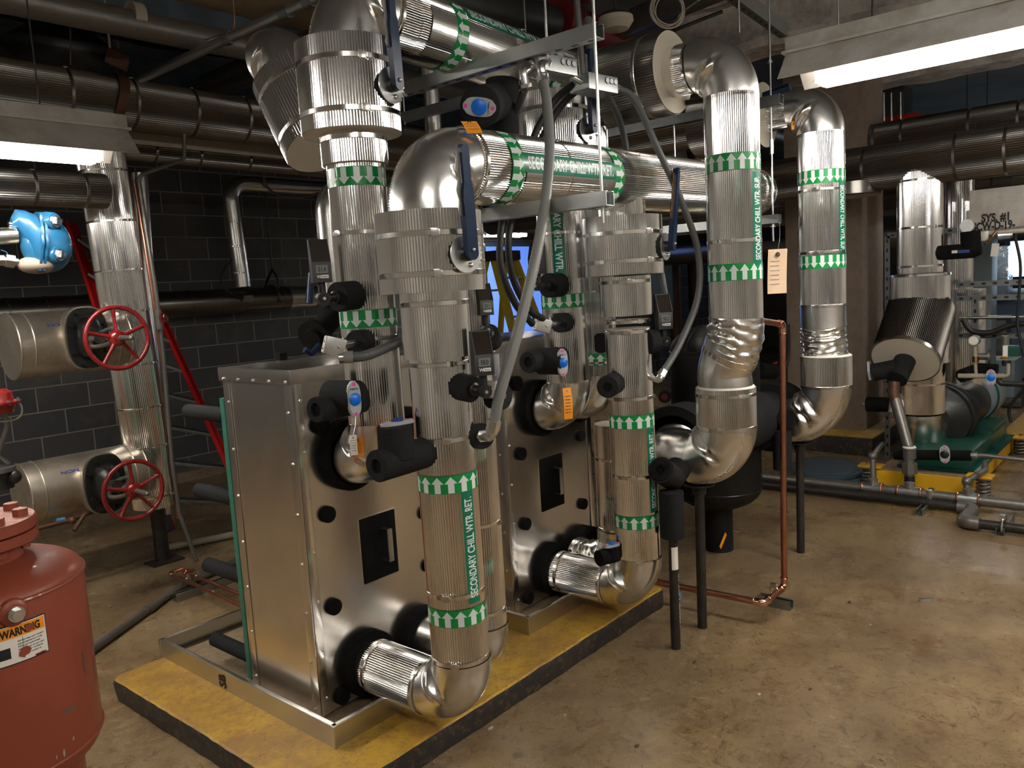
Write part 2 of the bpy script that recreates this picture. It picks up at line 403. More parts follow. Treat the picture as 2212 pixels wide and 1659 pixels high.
def wrap_text(mb, s, a, R, r, s0, length, t0, h, up=1, m='label_white', off=.0032):
    """text running along the cylinder axis; t0 centre angle, h cap height; up=+1/-1 reading direction"""
    vs, fs, w = text_mesh(s); k = length / w; ky = h / .72; out = []
    for v in vs:
        sa = s0 + v.x * k * up; th = t0 - up * (v.y * ky - h / 2) / r
        out.append(V(a) + R @ V(((r + off) * math.cos(th), (r + off) * math.sin(th), sa)))
    mb.add(out, fs, m, False)
def arrow_band(mb, a, R, r, s, w, up, n=13, rot=0):
    """green band with pale arrows pointing along the axis"""
    wrap_patch(mb, a, R, r, s - w / 2, s + w / 2, 0, 2 * PI, 'label_green', .0022, 72)
    p = 2 * PI / n
    for i in range(n):
        c = rot + p * i; off = .0030
        def q(t, z): return V(a) + R @ V(((r + off) * math.cos(c + t), (r + off) * math.sin(c + t), s + z * up))
        hw = p * .23; hh = p * .47; b0 = -w * .46; b1 = w * .06; tp = w * .44
        mb.add([q(-hw, b0), q(0, b0), q(hw, b0), q(hw, b1), q(0, b1), q(-hw, b1)], [(0, 1, 4, 5), (1, 2, 3, 4)], 'label_white', False)
        mb.add([q(-hh, b1), q(0, b1), q(hh, b1), q(0, tp), q(-hh / 2, (b1 + tp) / 2), q(hh / 2, (b1 + tp) / 2)], [(0, 1, 3, 4), (1, 2, 5, 3)], 'label_white', False)
def ang_to(a, R, pt):
    l = R.transposed() @ (V(pt) - V(a)); return math.atan2(l.y, l.x)
# ================================================================ setting
def view_ang(x, y, off=0.0):
    return math.atan2(CAM.y - y, CAM.x - x) + math.asin(off)
XW, YW, CZ = 15.0, 4.8, 3.75
m = MB(); m.box((4.5, -1.6, -.05), (24, 13, .1), 'floor_concrete'); struct(m, 'floor')
m = MB(); m.box((4.5, -1.6, CZ + .05), (24, 13, .1), 'ceiling_dark'); struct(m, 'ceiling')
# back wall with a tall opening
ox0, ox1, oz0, oz1 = 6.35, 7.75, .75, 2.22
m = MB()
def wallbox(x0, x1, z0, z1, y0=YW, y1=YW + .2, mm='block_wall'): m.box(((x0 + x1) / 2, (y0 + y1) / 2, (z0 + z1) / 2), (x1 - x0, y1 - y0, z1 - z0), mm)
wallbox(-7.5, ox0, 0, CZ); wallbox(ox1, XW, 0, CZ); wallbox(ox0, ox1, oz1, CZ); wallbox(ox0, ox1, 0, oz0); o = m.build('wall_back', loc=(0, YW, 0)); o['kind'] = 'structure'
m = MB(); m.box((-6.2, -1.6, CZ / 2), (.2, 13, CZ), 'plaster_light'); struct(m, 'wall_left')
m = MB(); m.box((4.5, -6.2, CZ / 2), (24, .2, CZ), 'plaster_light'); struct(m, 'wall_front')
wy0, wy1, wz0, wz1 = -3.4, .28, 1.22, 2.12
m = MB()
def wb(y0, y1, z0, z1): m.box((XW + .1, (y0 + y1) / 2, (z0 + z1) / 2), (.2, y1 - y0, z1 - z0), 'plaster')
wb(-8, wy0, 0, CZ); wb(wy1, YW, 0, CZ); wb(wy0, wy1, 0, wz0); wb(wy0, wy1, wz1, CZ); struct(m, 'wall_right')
def window(n, c, w, h, along, glow, mull=1):
    R = Matrix.Identity(3) if along == 'x' else Matrix.Rotation(PI / 2, 3, 'Z')
    m = MB(); c = V(c)
    for s in (-1, 1):
        m.box(c + R @ V((s * (w / 2 - .03), 0, 0)), (.06, .09, h), 'ahu_blue', R, .004); m.box(c + V((0, 0, s * (h / 2 - .03))), (w, .09, .06), 'ahu_blue', R, .004)
    for i in range(mull): m.box(c + R @ V(((i + 1) * w / (mull + 1) - w / 2, 0, 0)), (.04, .07, h), 'ahu_blue', R)
    fr = struct(m, 'window_%d' % n)
    g = MB(); g.box(c, (w - .1, .012, h - .1), glow, R); kid(g, 'pane', fr)
window(1, ((ox0 + ox1) / 2, YW + .1, (oz0 + oz1) / 2), ox1 - ox0, oz1 - oz0, 'x', 'window_glow', 0)
window(2, (XW + .08, (wy0 + wy1) / 2, (wz0 + wz1) / 2), wy1 - wy0, wz1 - wz0, 'y', 'day_glow', 2)
# curb along the back wall
m = MB(); m.box((0, 4.74, .045), (12, .12, .09), 'pad_bare'); o = struct(m, 'baseboard_back')
# ceiling beams (fireproofed steel) and slab ribs
def beam(name, x, y, along, L, w, h, z, mm, lab):
    m = MB(); s = (L, .02, h) if along == 'x' else (.02, L, h)
    fl = (L, w, .04) if along == 'x' else (w, L, .04)
    rnd = random.Random(int(x * 10 + y * 7))
    def rough(c, sz):
        bm = bmesh.new(); bmesh.ops.create_cube(bm, size=1)
        for v in bm.verts: v.co = V((v.co.x * sz[0], v.co.y * sz[1], v.co.z * sz[2]))
        ax = 0 if along == 'x' else 1; k = 60
        for i in range(1, k):
            co = [0, 0, 0]; co[ax] = -sz[ax] / 2 + sz[ax] * i / k; no = [0, 0, 0]; no[ax] = 1
            bmesh.ops.bisect_plane(bm, geom=bm.verts[:] + bm.edges[:] + bm.faces[:], plane_co=co, plane_no=no)
        for v in bm.verts:
            q = v.co * 3.1 + V((x, y, z)); v.co += V((noise.noise(q), noise.noise(q + V((9, 0, 0))), noise.noise(q + V((0, 9, 0))))) * .035
        bm.verts.index_update(); m.add([V(c) + v.co for v in bm.verts], [tuple(v.index for v in f.verts) for f in bm.faces], mm, True); bm.free()
    rough((x, y, z + h / 2), (s[0] if along == 'x' else .09, s[1] if along == 'y' else .09, h))
    rough((x, y, z + .03), (fl[0], fl[1], .07)); rough((x, y, z + h), (fl[0], fl[1], .06))
    o = m.build(name); o['kind'] = 'structure'; return o
beam('trim_1', 4.45, -1.9, 'y', 5.6, .30, .42, 3.22, 'fireproofing', '')
beam('trim_2', 6.6, -2.4, 'y', 4.8, .34, .42, 3.25, 'fireproofing', '')
beam('trim_3', 2.2, 2.6, 'x', 7.5, .26, .36, 3.28, 'shaded_fireproofing', '')
beam('trim_4', 1.0, 4.2, 'x', 9.5, .26, .36, 3.28, 'shaded_fireproofing', '')
m = MB(); m.box((1.35, 2.05, 3.5), (2.6, 1.1, .03), 'beige_board', None, .004); tag(m.build('ceiling_board'), 'flat beige board fixed under the dark ceiling at top left', 'board')
# brown column on yellow-edged plinth
cx0, cx1, cy0, cy1 = 5.72, 6.32, -.13, .55
m = MB(); m.box(((cx0 + cx1) / 2, (cy0 + cy1) / 2, CZ / 2), (cx1 - cx0, cy1 - cy0, CZ), 'column_brown', None, .02); struct(m, 'trim_5')
m = MB(); m.box((5.95, .30, .075), (.95, 1.15, .15), 'pad_black', None, .01); m.box((5.95, .30, .157), (.96, 1.16, .014), 'pad_yellow', None, .004); tag(m.build('column_plinth'), 'low black concrete plinth with worn yellow rim under the brown column', 'plinth')

# ---------------------------------------------------------------- equipment pad and drip trays
PZ = .09
def rounded_slab(m, x0, x1, y0, y1, z0, z1, top, side, rc=.05):
    pts = []
    for cx_, cy_, a0 in ((x1 - rc, y0 + rc, -90), (x1 - rc, y1 - rc, 0), (x0 + rc, y1 - rc, 90), (x0 + rc, y0 + rc, 180)):
        for i in range(5): a = math.radians(a0 + 22.5 * i); pts.append((cx_ + rc * math.cos(a), cy_ + rc * math.sin(a)))
    # subdivide edges and roughen them
    q = []
    for i in range(len(pts)):
        a, b = V((*pts[i], 0)), V((*pts[(i + 1) % len(pts)], 0)); k = max(1, int((b - a).length / .03))
        for j in range(k): q.append(a.lerp(b, j / k))
    rows = []
    for z, ins in ((z0, .004), (z0 + .03, 0), (z1 - .018, 0), (z1 - .005, .005), (z1, .013)):
        row = []
        c = V(((x0 + x1) / 2, (y0 + y1) / 2, 0))
        for p in q:
            n = noise.noise(p * 9 + V((0, 0, z * 20))) * .006 + noise.noise(p * 30 + V((0, 0, z * 40))) * .003
            dx = V((math.copysign(1, p.x - c.x) if abs(abs(p.x - c.x) - (x1 - x0) / 2) < rc else 0, math.copysign(1, p.y - c.y) if abs(abs(p.y - c.y) - (y1 - y0) / 2) < rc else 0, 0))
            row.append(V((p.x, p.y, z)) - dx * (ins + n))
        rows.append(row)
    m.grid(rows[:4], side, smooth=False); m.grid(rows[3:], top, smooth=False); m.add(rows[-1], [tuple(range(len(q)))], top, False)
m = MB(); rounded_slab(m, -.303, 1.775, -.395, 1.045, 0, PZ, 'pad_yellow', 'pad_black'); tag(m.build('equipment_pad'), 'low concrete pad with worn yellow top and black painted edge under both heat exchangers', 'equipment pad')
def tray(x0, x1, y0, y1, label, mark):
    t = thing('drip_tray', label, 'drip tray', ((x0 + x1) / 2, (y0 + y1) / 2, PZ), 'galvanized drip trays under the heat exchangers')
    h, th = .078, .004; m = MB()
    for a, b in (((x0, y0), (x1, y0)), ((x1, y0), (x1, y1)), ((x1, y1), (x0, y1)), ((x0, y1), (x0, y0))):
        a, b = V((*a, 0)), V((*b, 0)); d = (b - a).normalized(); R = Matrix((d, V((0, 0, 1)).cross(d), V((0, 0, 1)))).transposed()
        m.box((a + b) / 2 + V((0, 0, PZ + h / 2)), ((b - a).length + th, th, h), 'tray_metal', R)
        m.box((a + b) / 2 + V((0, 0, PZ + h)) + R.col[1] * .007, ((b - a).length, .016, .004), 'zinc', R, .001)
    for cx_, cy_ in ((x0, y0), (x1, y0), (x0, y1), (x1, y1)): m.box((cx_, cy_, PZ + h / 2), (.012, .012, h + .001), 'tray_metal', None, .002)
    kid(m, 'rim', t)
    m = MB(); m.box(((x0 + x1) / 2, (y0 + y1) / 2, PZ + .005), (x1 - x0 - .01, y1 - y0 - .01, .006), 'pad_bare'); kid(m, 'tray_floor', t, 'dusty brown tray floor')
    if mark:
        m = MB(); R = Matrix((V((0, 0, -1)), V((0, -1, 0)), V((-1, 0, 0)))).transposed()
        R = Matrix((V((0, 0, 1)), V((0, 1, 0)), V((-1, 0, 0)))).transposed()
        p = P(482, 1490, x=x0); flat_text(m, 'SB', V((x0 - .003, p.y - .03, PZ + .008)), R, .055, .05); kid(m, 'stencil_mark', t, 'black stencilled letters SB')
tray(-.078, .79, -.18, 1.046, 'galvanized drip tray under the nearer heat exchanger, stencilled SB', True)
tray(.972, 1.80, -.17, 1.046, 'galvanized drip tray under the farther heat exchanger', False)

# ---------------------------------------------------------------- heat exchanger cabinets
def cabinet(x0, w, nozz, plugs, hatch, label, first):
    t = thing('heat_exchanger', label, 'heat exchanger', (x0 + w / 2, .22, PZ + .02), 'clad plate heat exchangers on the pad')
    z0, z1, dy = .11, 1.335, .44; m = MB()
    # shell panels, slightly dished sheet
    def sheet(o, U, Vv, n, nu=14, nv=22, mm='stainless'):
        o, U, Vv, n = V(o), V(U), V(Vv), V(n); rows = []
        for j in range(nv + 1):
            rows.append([o + U * (i / nu) + Vv * (j / nv) + n * (.0030 * noise.noise(V((i * .33 + x0 * 5, j * .27, n.x * 4))) * math.sin(PI * i / nu) * math.sin(PI * j / nv)) for i in range(nu + 1)])
        m.grid(rows, mm, closed=False)
    sheet((x0, 0, z0), (w, 0, 0), (0, 0, z1 - z0), (0, -1, 0)); sheet((x0, dy, z0), (0, -dy, 0), (0, 0, z1 - z0), (-1, 0, 0))
    sheet((x0 + w, 0, z0), (0, dy, 0), (0, 0, z1 - z0), (1, 0, 0)); sheet((x0 + w, dy, z0), (-w, 0, 0), (0, 0, z1 - z0), (0, 1, 0))
    sheet((x0, 0, z1), (w, 0, 0), (0, dy, 0), (0, 0, 1), mm='stainless')
    kid(m, 'cladding', t)
    for c_, s__, mm_ in (((x0 + .017, -.0035, (z0 + z1) / 2), (.034, .004, z1 - z0), 'band_metal'), ((x0 + w - .017, -.0035, (z0 + z1) / 2), (.034, .004, z1 - z0), 'band_metal'), ((x0 - .003, .020, (z0 + z1) / 2), (.004, .046, z1 - z0), 'stainless'), ((x0 - .003, dy - .020, (z0 + z1) / 2), (.004, .040, z1 - z0), 'stainless')):
        m = MB(); m.box(c_, s__, mm_, None, .001); kid(m, 'corner_trim', t)
    m = MB()   # lid with turned-down flange
    m.box((x0 + w / 2, -.009, z1 + .004), (w + .03, .005, .048), 'stainless', None, .001); m.box((x0 - .009, dy / 2, z1 + .004), (.005, dy + .03, .048), 'stainless', None, .001)
    m.box((x0 + w + .009, dy / 2, z1 + .004), (.005, dy + .03, .048), 'stainless', None, .001); m.box((x0 + w / 2, dy / 2, z1 + .028), (w + .024, dy + .024, .004), 'stainless', None, .001)
    kid(m, 'lid', t)
    if first: m = MB(); p = P(608, 778, z=z1 + .03); m.box((p.x, p.y, z1 + .045), (.035, .035, .03), 'foam', None, .004); kid(m, 'plug', t)
    # screws
    def screw(p, n):
        m = MB(); m.sphere(p, .0045, 'zinc', 8); m.cyl(V(p) - V(n) * .001, V(p) + V(n) * .002, .006, 'zinc', 8); kid(m, 'screw', t)
    for i in range(7):
        z = z0 + .06 + i * (z1 - z0 - .14) / 6; screw((x0 + .026, -.006, z), (0, -1, 0)); screw((x0 - .006, .030, z - .04), (-1, 0, 0)); screw((x0 - .006, dy - .03, z - .02), (-1, 0, 0))
    for i in range(5): screw((x0 - .013, .02 + i * .1, z1 - .012), (-1, 0, 0))
    # black foam plugs over the bolts, nozzle collars
    for px_, pz_, r_ in plugs:
        m = MB(); m.lathe((px_, -.001, pz_), (0, -1, 0), [(r_, 0), (r_ * 1.02, .004), (r_, .016), (r_ * .96, .018)], 'foam', 18); kid(m, 'bolt_cover', t)
    for px_, pz_, r_, L_ in nozz:
        m = MB(); m.lathe((px_, 0, pz_), (0, -1, 0), [(r_, 0), (r_, L_ - .004), (r_ - .004, L_), (r_ - .028, L_ + .001), (r_ - .030, L_ - .02)], 'foam', 48); kid(m, 'nozzle_collar', t)
    hx0, hx1, hz0, hz1 = hatch; m = MB(); m.box(((hx0 + hx1) / 2, -.003, (hz0 + hz1) / 2), (hx1 - hx0, .008, hz1 - hz0), 'foam', None, .002)
    m.box(((hx0 + hx1) / 2, -.001, (hz0 + hz1) / 2), (hx1 - hx0 + .008, .004, hz1 - hz0 + .008), 'band_metal')
    h = kid(m, 'nameplate_hatch', t, 'black foam panel')
    m = MB(); hz = (hz0 + hz1) / 2 + .005; hh = (hz1 - hz0) * .5; hx = hx0 + (hx1 - hx0) * .62
    m.box((hx, -.045, hz), (.024, .004, hh), 'zinc', None, .001); m.box((hx, -.026, hz + hh / 2), (.024, .04, .004), 'zinc', None, .001); m.box((hx, -.026, hz - hh / 2), (.024, .04, .004), 'zinc', None, .001)
    kid(m, 'handle', h, 'flat bright metal handle')
    # green frame plate and insulated tie bolts behind
    m = MB(); gx = P(507, 1150, y=dy + .035).x if first else x0; m.box(((gx + x0 + w) / 2, dy + .035, .68), (x0 + w - gx, .03, 1.13), 'green_paint', None, .003); kid(m, 'frame_plate', t, 'green steel plate')
    ys = (P(414, 886, x=x0 + .05).y, P(437, 1055, x=x0 + .05).y, P(456, 1217, x=x0 + .05).y, P(472, 1380, x=x0 + .05).y) if first else (.8,) * 4
    for i, z in enumerate((P(455, 893, x=x0 + .03).z, P(480, 1070, x=x0 + .03).z, P(495, 1235, x=x0 + .03).z, P(508, 1400, x=x0 + .03).z) if first else (1.1, .83, .57, .33)):
        for xs in (x0 + .03, x0 + w - .05):
            m = MB(); m.tube([(xs, dy + .05, z), (xs, min(ys[i], .86) - .012, z), (xs, min(ys[i], .86), z)], .030, 'grey_foam', 20, rfun=lambda k: .030 if k < 2 else .022); kid(m, 'tie_bolt_cover', t)
ZP = .79
pl = []
cabinet(0, .69, [(.205, 1.035, .132, .045), (.213, .235, .122, .045), (.49, .24, .114, .06), (.49, 1.04, .125, .05)],
        [(.095, .835, .030), (.087, .494, .030), (.09, .15, .030), (.095, 1.16, .034), (.565, .72, .028), (.565, .50, .028), (.60, .15, .03), (.095, 1.20, .03)],
        (.236, .404, .528, .776), 'nearer heat exchanger box clad in stainless sheet with black foam collars', True)
X2 = 1.077
cabinet(X2, .665, [(X2 + .245, 1.035, .132, .045), (X2 + .28, .245, .122, .045), (1.617, .27, .115, .06), (1.617, 1.04, .12, .05)],
        [(P(1123, 980, y=0).x, P(1123, 980, y=0).z, .030), (P(1133, 1131, y=0).x, P(1133, 1131, y=0).z, .030), (P(1139, 1290, y=0).x, P(1139, 1290, y=0).z, .030), (P(1252, 941, y=0).x, P(1252, 941, y=0).z, .028), (P(1257, 1088, y=0).x, P(1257, 1088, y=0).z, .028), (P(1113, 828, y=0).x, P(1113, 828, y=0).z, .034)],
        (P(1166, 1040, y=0).x, P(1215, 1040, y=0).x, P(1190, 1098, y=0).z, P(1190, 985, y=0).z), 'farther heat exchanger box clad in stainless sheet, behind the front risers', False)

# ================================================================ chilled water piping
def jacketed(name, label, cat, group=None, loc=(0, 0, 0)): return thing(name, label, cat, loc, group)
def jpart(t, a, b, r, mm='jacket', lab=None, caps=True, **k):
    m = MB(); fluted(m, a, b, r, mm, caps=caps, **k); return kid(m, 'pipe_jacket', t, lab)
def bpart(t, a, d, r, w=.016, buckle=0, mm='band_metal'):
    return kid(band(a, d, r, w, buckle=buckle, mm=mm), 'band', t)
def epart(t, C, d0, d1, r, Rb, mm='smooth_jacket', seam=True, **k):
    m = MB(); e = elbow(m, C, d0, d1, r, Rb, mm, **k)
    if seam: rivet_seam(m, C, d0, d1, r, Rb, a_=k.get('seam_a', .42) if False else .42)
    kid(m, 'elbow_jacket', t); return e
def wrinkled(t, pts, r, mm='smooth_jacket', folds=9, amp=.012, seed=1, n=64):
    """hand-fitted crumpled sheet over a bend"""
    pts = catmull(pts, 16); m = MB(); rows = []; R = None; L = len(pts)
    for i, p in enumerate(pts):
        tg = (pts[min(i + 1, L - 1)] - pts[max(i - 1, 0)]).normalized()
        if R is None: R = frame(tg)
        else: x = (R.col[0] - tg * R.col[0].dot(tg)).normalized(); R = Matrix((x, tg.cross(x), tg)).transposed()
        u = i / (L - 1); ed = min(1, u * 9, (1 - u) * 9); row = []
        for j in range(n):
            a = 2 * PI * j / n; ph = 1.5 * math.sin(a + seed) + .8 * math.sin(2 * a + seed * 2)
            f = abs(math.sin(u * folds * PI + ph)) ** .7 - .6; k = .35 + .65 * max(0, math.sin(a + seed * 1.3))
            rr = r + ed * amp * (f * k + .5 * noise.noise(V((u * 9 + seed, 3 * math.cos(a), 3 * math.sin(a)))))
            row.append(p + R @ V((rr * math.cos(a), rr * math.sin(a), 0)))
        rows.append(row)
    m.grid(rows, mm); return kid(m, 'elbow_jacket', t)
def label_on(t, a, d, r, s0, s1, th, words, up, width=.048):
    """flow label strip with lettering"""
    m = MB(); R = frame(d); ha = width / 2 / r
    wrap_patch(m, a, R, r, min(s0, s1), max(s0, s1), th - ha, th + ha, 'label_teal', .0024)
    L = abs(s1 - s0); st = min(s0, s1) + .02 if up > 0 else max(s0, s1) - .02
    wrap_text(m, words, a, R, r, st, (L - .04), th, width * .62, up); return kid(m, 'flow_label', t, 'teal strip reading ' + words)
def arrows_on(t, a, d, r, s, up, w=.058, rot=0, n=None):
    m = MB(); arrow_band(m, a, frame(d), r, s, w, up, n or int(round(2 * PI * r / .042)), rot); return kid(m, 'arrow_label', t, 'green band with pale arrows')
SUP, RET = 'SECONDARY CHILL WTR. SUP.', 'SECONDARY CHILL WTR. RET.'
U3 = V((0, 0, 1)); XP = V((1, 0, 0)); YM = V((0, -1, 0)); YP = V((0, 1, 0)); XM = V((-1, 0, 0))

def front_riser(bx, by, tx, ty, z0, ztop, nx, nz, label, full):
    """vertical return riser standing in front of a cabinet"""
    t = jacketed('insulated_riser', label, 'pipe', 'insulated risers in front of the heat exchangers', (bx, by, PZ))
    r = .095; A = V((bx, by, nz)); B = V((tx, ty, ztop)); D = (B - A).normalized(); R = frame(D)
    def on(z): return A + D * ((z - A.z) / D.z)
    jpart(t, (nx, -.02, nz), (nx, by + .155, nz), r)
    bpart(t, (nx, -.095, nz), YM, r, buckle=2.6); bpart(t, (nx, by + .16, nz), YM, r, .014, 2.2)
    m = MB(); elbow(m, (bx, by, nz), YM, U3, r + .005, .15); rivet_seam(m, (bx, by, nz), YM, U3, r + .005, .15, a_=-.5); kid(m, 'elbow_jacket', t)
    jpart(t, on(nz + .14), on(1.40), r)
    return t, A, D, R, on, r
t, A, D, R, on, r = front_riser(.224, -.505, .213, -.50, .2, 2.0, .213, .235, 'nearer front riser wrapped in ribbed aluminium with a teal return label', True)
def zz(px, py): return P(px, py, y=-.5).z
for px_, py_, bk in ((997, 1408, -2.6), (985, 1268, -2.7), (964, 940, -2.3), (941, 735, -2.75)):
    bpart(t, on(zz(px_, py_)), D, r, .016, bk)
s_ = lambda z: (z - A.z) / D.z
arrows_on(t, A, D, r, s_(zz(965, 1033)), 1); arrows_on(t, A, D, r, s_(zz(987, 1312)), 1)
label_on(t, A, D, r, s_(zz(975, 1290)), s_(zz(965, 1052)), view_ang(.22, -.5, .60), RET, 1, .046)
jpart(t, on(1.395), on(1.60), .108, caps=True); bpart(t, on(zz(935, 655)), D, .108, .016, -2.5); bpart(t, on(1.375), D, r, .014, -2)
# second front riser
t2, A2, D2, R2, on2, r2 = front_riser(1.365, -.498, 1.35, -.49, .2, 2.0, 1.355, .24, 'farther front riser wrapped in ribbed aluminium with a teal return label', True)
for px_, py_, bk in ((1384, 1200, -2.6), (1365, 1026, -2.6), (1360, 858, -1.2), (1355, 716, -2.6)):
    bpart(t2, on2(zz(px_, py_)), D2, r2, .016, bk)
s2_ = lambda z: (z - A2.z) / D2.z
arrows_on(t2, A2, D2, r2, s2_(zz(1367, 905)), 1); arrows_on(t2, A2, D2, r2, s2_(zz(1378, 1117)), 1)
label_on(t2, A2, D2, r2, s2_(zz(1378, 1098)), s2_(zz(1367, 922)), view_ang(1.36, -.5, .80), RET, 1, .046)
jpart(t2, on2(1.455), on2(1.62), .108); bpart(t2, on2(zz(1355, 608)), D2, .108, .016, -2.4); bpart(t2, on2(1.43), D2, r2, .014, -2)

def valve(label, cx_, cy_, z0, z1, r, lever_ang, lever_tilt, LL=.31, group='butterfly valves on the risers'):
    """ribbed drum over a butterfly valve with notched plate and lever"""
    t = thing('butterfly_valve', label, 'valve', (cx_, cy_, z0), group)
    m = MB(); fluted(m, (cx_, cy_, z0), (cx_, cy_, z1), r, 'jacket', pitch=.0092, amp=.0020, cap='endcap'); kid(m, 'valve_jacket', t)
    for z in (z0 + .055, z1 - .07): bpart(t, (cx_, cy_, z), U3, r, .018, lever_ang - .5)
    e = V((math.cos(lever_ang), math.sin(lever_ang), 0)); tg = V((-e.y, e.x, 0)); zc = z0 + (z1 - z0) * .44
    F = Matrix((tg, U3, e)).transposed(); F = Matrix((tg, V((0, 0, 1)), e)).transposed()
    c = V((cx_, cy_, zc)) + e * (r + .02)
    m = MB(); m.cyl(V((cx_, cy_, zc)) + e * (r - .02), c, .046, 'rubber', 32); kid(m, 'neck', t)
    # toothed plate
    poly = []
    for i in range(96):
        a = 2 * PI * i / 96; rr = .056
        if -.9 < ((a + PI) % (2 * PI) - PI) < .9: rr = .060 - (.006 if (i // 2) % 2 else 0)
        poly.append((rr * math.cos(a), rr * math.sin(a)))
    m = MB(); m.prism(poly, c, F, .004, 'zinc'); m.cyl(c, c + e * .012, .02, 'zinc', 24)
    m.sphere(c + F @ V((.012, -.034, .006)), .008, 'zinc', 10); m.cyl(c + F @ V((.05, -.018, .004)), c + F @ V((.066, -.022, .006)), .004, 'zinc', 8); kid(m, 'notch_plate', t)
    # lever
    ld = (F @ V((math.sin(lever_tilt), math.cos(lever_tilt), .10))).normalized(); sd = ld.cross(e).normalized() * -1; nn = sd.cross(ld) ; nn = nn if nn.dot(e) > 0 else -nn
    G = Matrix((sd, ld, sd.cross(ld))).transposed(); o = c + e * .014
    def lv(poly, th, zo, mm, nm, lab=None):
        m = MB(); m.prism(poly, o + G.col[2] * zo, G, th, mm); return m
    w0, w1 = .019, .0135; arc = [(w0 * math.cos(a), w0 * math.sin(a)) for a in [PI + PI * i / 10 for i in range(11)]]
    body = arc + [(w0, LL * .58), (w1, LL * .66), (w1, LL - .012), (w1 * .6, LL), (-w1 * .6, LL), (-w1, LL - .012), (-w1, LL * .66), (-w0, LL * .58)]
    if G.col[2].dot(e) < 0: G = Matrix((-sd, ld, (-sd).cross(ld))).transposed()
    m = MB(); m.prism(body, o + G.col[2] * .004, G, .022, 'lever_blue'); m.cyl(o - e * .01, o + G.col[2] * .006, .022, 'black_iron', 24); m.sphere(o + G.col[2] * .027 + ld * .012, .007, 'zinc', 10)
    h = kid(m, 'lever', t, 'dark blue lever handle')
    tr = [(-.030 - .004 * math.sin(i * 1.6), LL * .36 + LL * .58 * i / 12) for i in range(13)]; poly = [(-.016, LL * .34)] + [(-.016, LL * .93)] + tr[::-1]
    m = MB(); m.prism(poly, o + G.col[2] * .010, G, .005, 'brass' if 'yellow' in label else 'steel_pipe'); kid(m, 'lever_grip', h, 'wavy squeeze grip')
    return t
va = view_ang(.213, -.5)
valve('front butterfly valve drum with blue lever, below the big return bend', .213, -.50, 1.60, 1.845, .166, va + .60, -.10)
valve('butterfly valve drum with blue lever and yellow grip under the return header tee', 1.35, -.49, 1.625, 1.865, .166, view_ang(1.35, -.5) + 1.18, .0)

# return header
HZ = 2.0; HA = V((.213, -.50, HZ)); HB = V((2.66, -.50, 2.035)); HD = (HB - HA).normalized(); HR = frame(HD)
t = jacketed('return_header', 'horizontal ribbed return header over the risers, labelled in green', 'pipe', None, (.213, -.5, 1.84))
hr = .122
m = MB(); elbow(m, (.213, -.50, HZ), U3, HD, .120, .155, creases=(.30, .72), depth=.14); rivet_seam(m, (.213, -.5, HZ), U3, HD, .12, .155, a_=.5); kid(m, 'elbow_jacket', t)
jpart(t, HA + HD * .15, HA + HD * .235, hr + .002); bpart(t, HA + HD * .165, HD, hr + .002, .014, 2)
jpart(t, HA + HD * .22, HB, hr)
for s in (.62, 1.78, 2.35): bpart(t, HA + HD * s, HD, hr, .006, 2.0)
m = MB(); wrap_patch(m, HA, HR, hr, .36, .92, PI + .15, PI + 1.25, 'smooth_jacket', .0016, 20); kid(m, 'patch_sheet', t, 'smooth aluminium repair sheet')
arrows_on(t, HA, HD, hr, .315, 1, .062); arrows_on(t, HA, HD, hr, .93, 1, .062)
label_on(t, HA, HD, hr, .345, .90, PI - .07, RET, 1, .066)
# mitred branch from second riser into the header
m = MB(); nr = 92; rows = []
Ac = V((1.35, -.49, 1.86))
for zc in (0, 1):
    row = []
    for i in range(nr * 5):
        th = 2 * PI * i / (nr * 5); q = .098 + .001 * math.cos(th * nr); p = V((Ac.x + q * math.cos(th), Ac.y + q * math.sin(th), 1.86))
        if zc: hz = HZ + (p.x - .213) * .0136; p.z = hz - math.sqrt(max(.0001, (hr + .003) ** 2 - min((hr + .003) ** 2 - .0001, (p.y + .5) ** 2))) * .55 + .15 - abs(q * math.cos(th)) * 1.25
        row.append(p)
    rows.append(row)
m.grid(rows, 'jacket'); kid(m, 'branch_jacket', t)
m = MB(); m.sphere(HB, hr, 'smooth_jacket', 32, (1, 1, 1)); band(HB - HD * .02, HD, hr, .02, m); kid(m, 'end_cap', t)

# ---- supply risers (one behind each front riser)
def supply(bx, by, tx, ty, nx, nz, label, bands, arr, lab, vlab, vz0, vz1, lev, group, top_collar=True):
    t = jacketed('insulated_riser', label, 'pipe', group, (bx, by, PZ + .9)); r = .095
    A = V((bx, by, nz)); B = V((tx, ty, vz0)); D = (B - A).normalized()
    def on(z): return A + D * ((z - A.z) / D.z)
    m = MB(); elbow(m, A, YM, U3, r + .006, .13, creases=(.35, .72)); rivet_seam(m, A, YM, U3, r + .006, .13, a_=-.5); kid(m, 'elbow_jacket', t)
    m = MB(); fluted(m, (nx, -.02, nz), (nx, by + .12, nz), r + .004); kid(m, 'pipe_jacket', t)
    jpart(t, on(nz + .12), on(vz0 - .08), r); jpart(t, on(vz0 - .10), on(vz0 + .01), r + .014); bpart(t, on(vz0 - .02), D, r + .014, .018, 2.4)
    bpart(t, on(nz + .125), D, r, .016, -1.6)
    va_ = view_ang(bx, by)
    for z in bands: bpart(t, on(z), D, r, .015, va_ - .9)
    for z, u in arr: arrows_on(t, A, D, r, (z - nz) / D.z, u, .06)
    if lab: label_on(t, A, D, r, (lab[0] - nz) / D.z, (lab[1] - nz) / D.z, view_ang(bx, by, lab[2]), SUP, lab[3], .050)
    v = valve(vlab, tx, ty, vz0, vz1, .166, va_ + lev, -.15)
    return t
y_ = -.19
zy = lambda px, py: P(px, py, y=y_).z
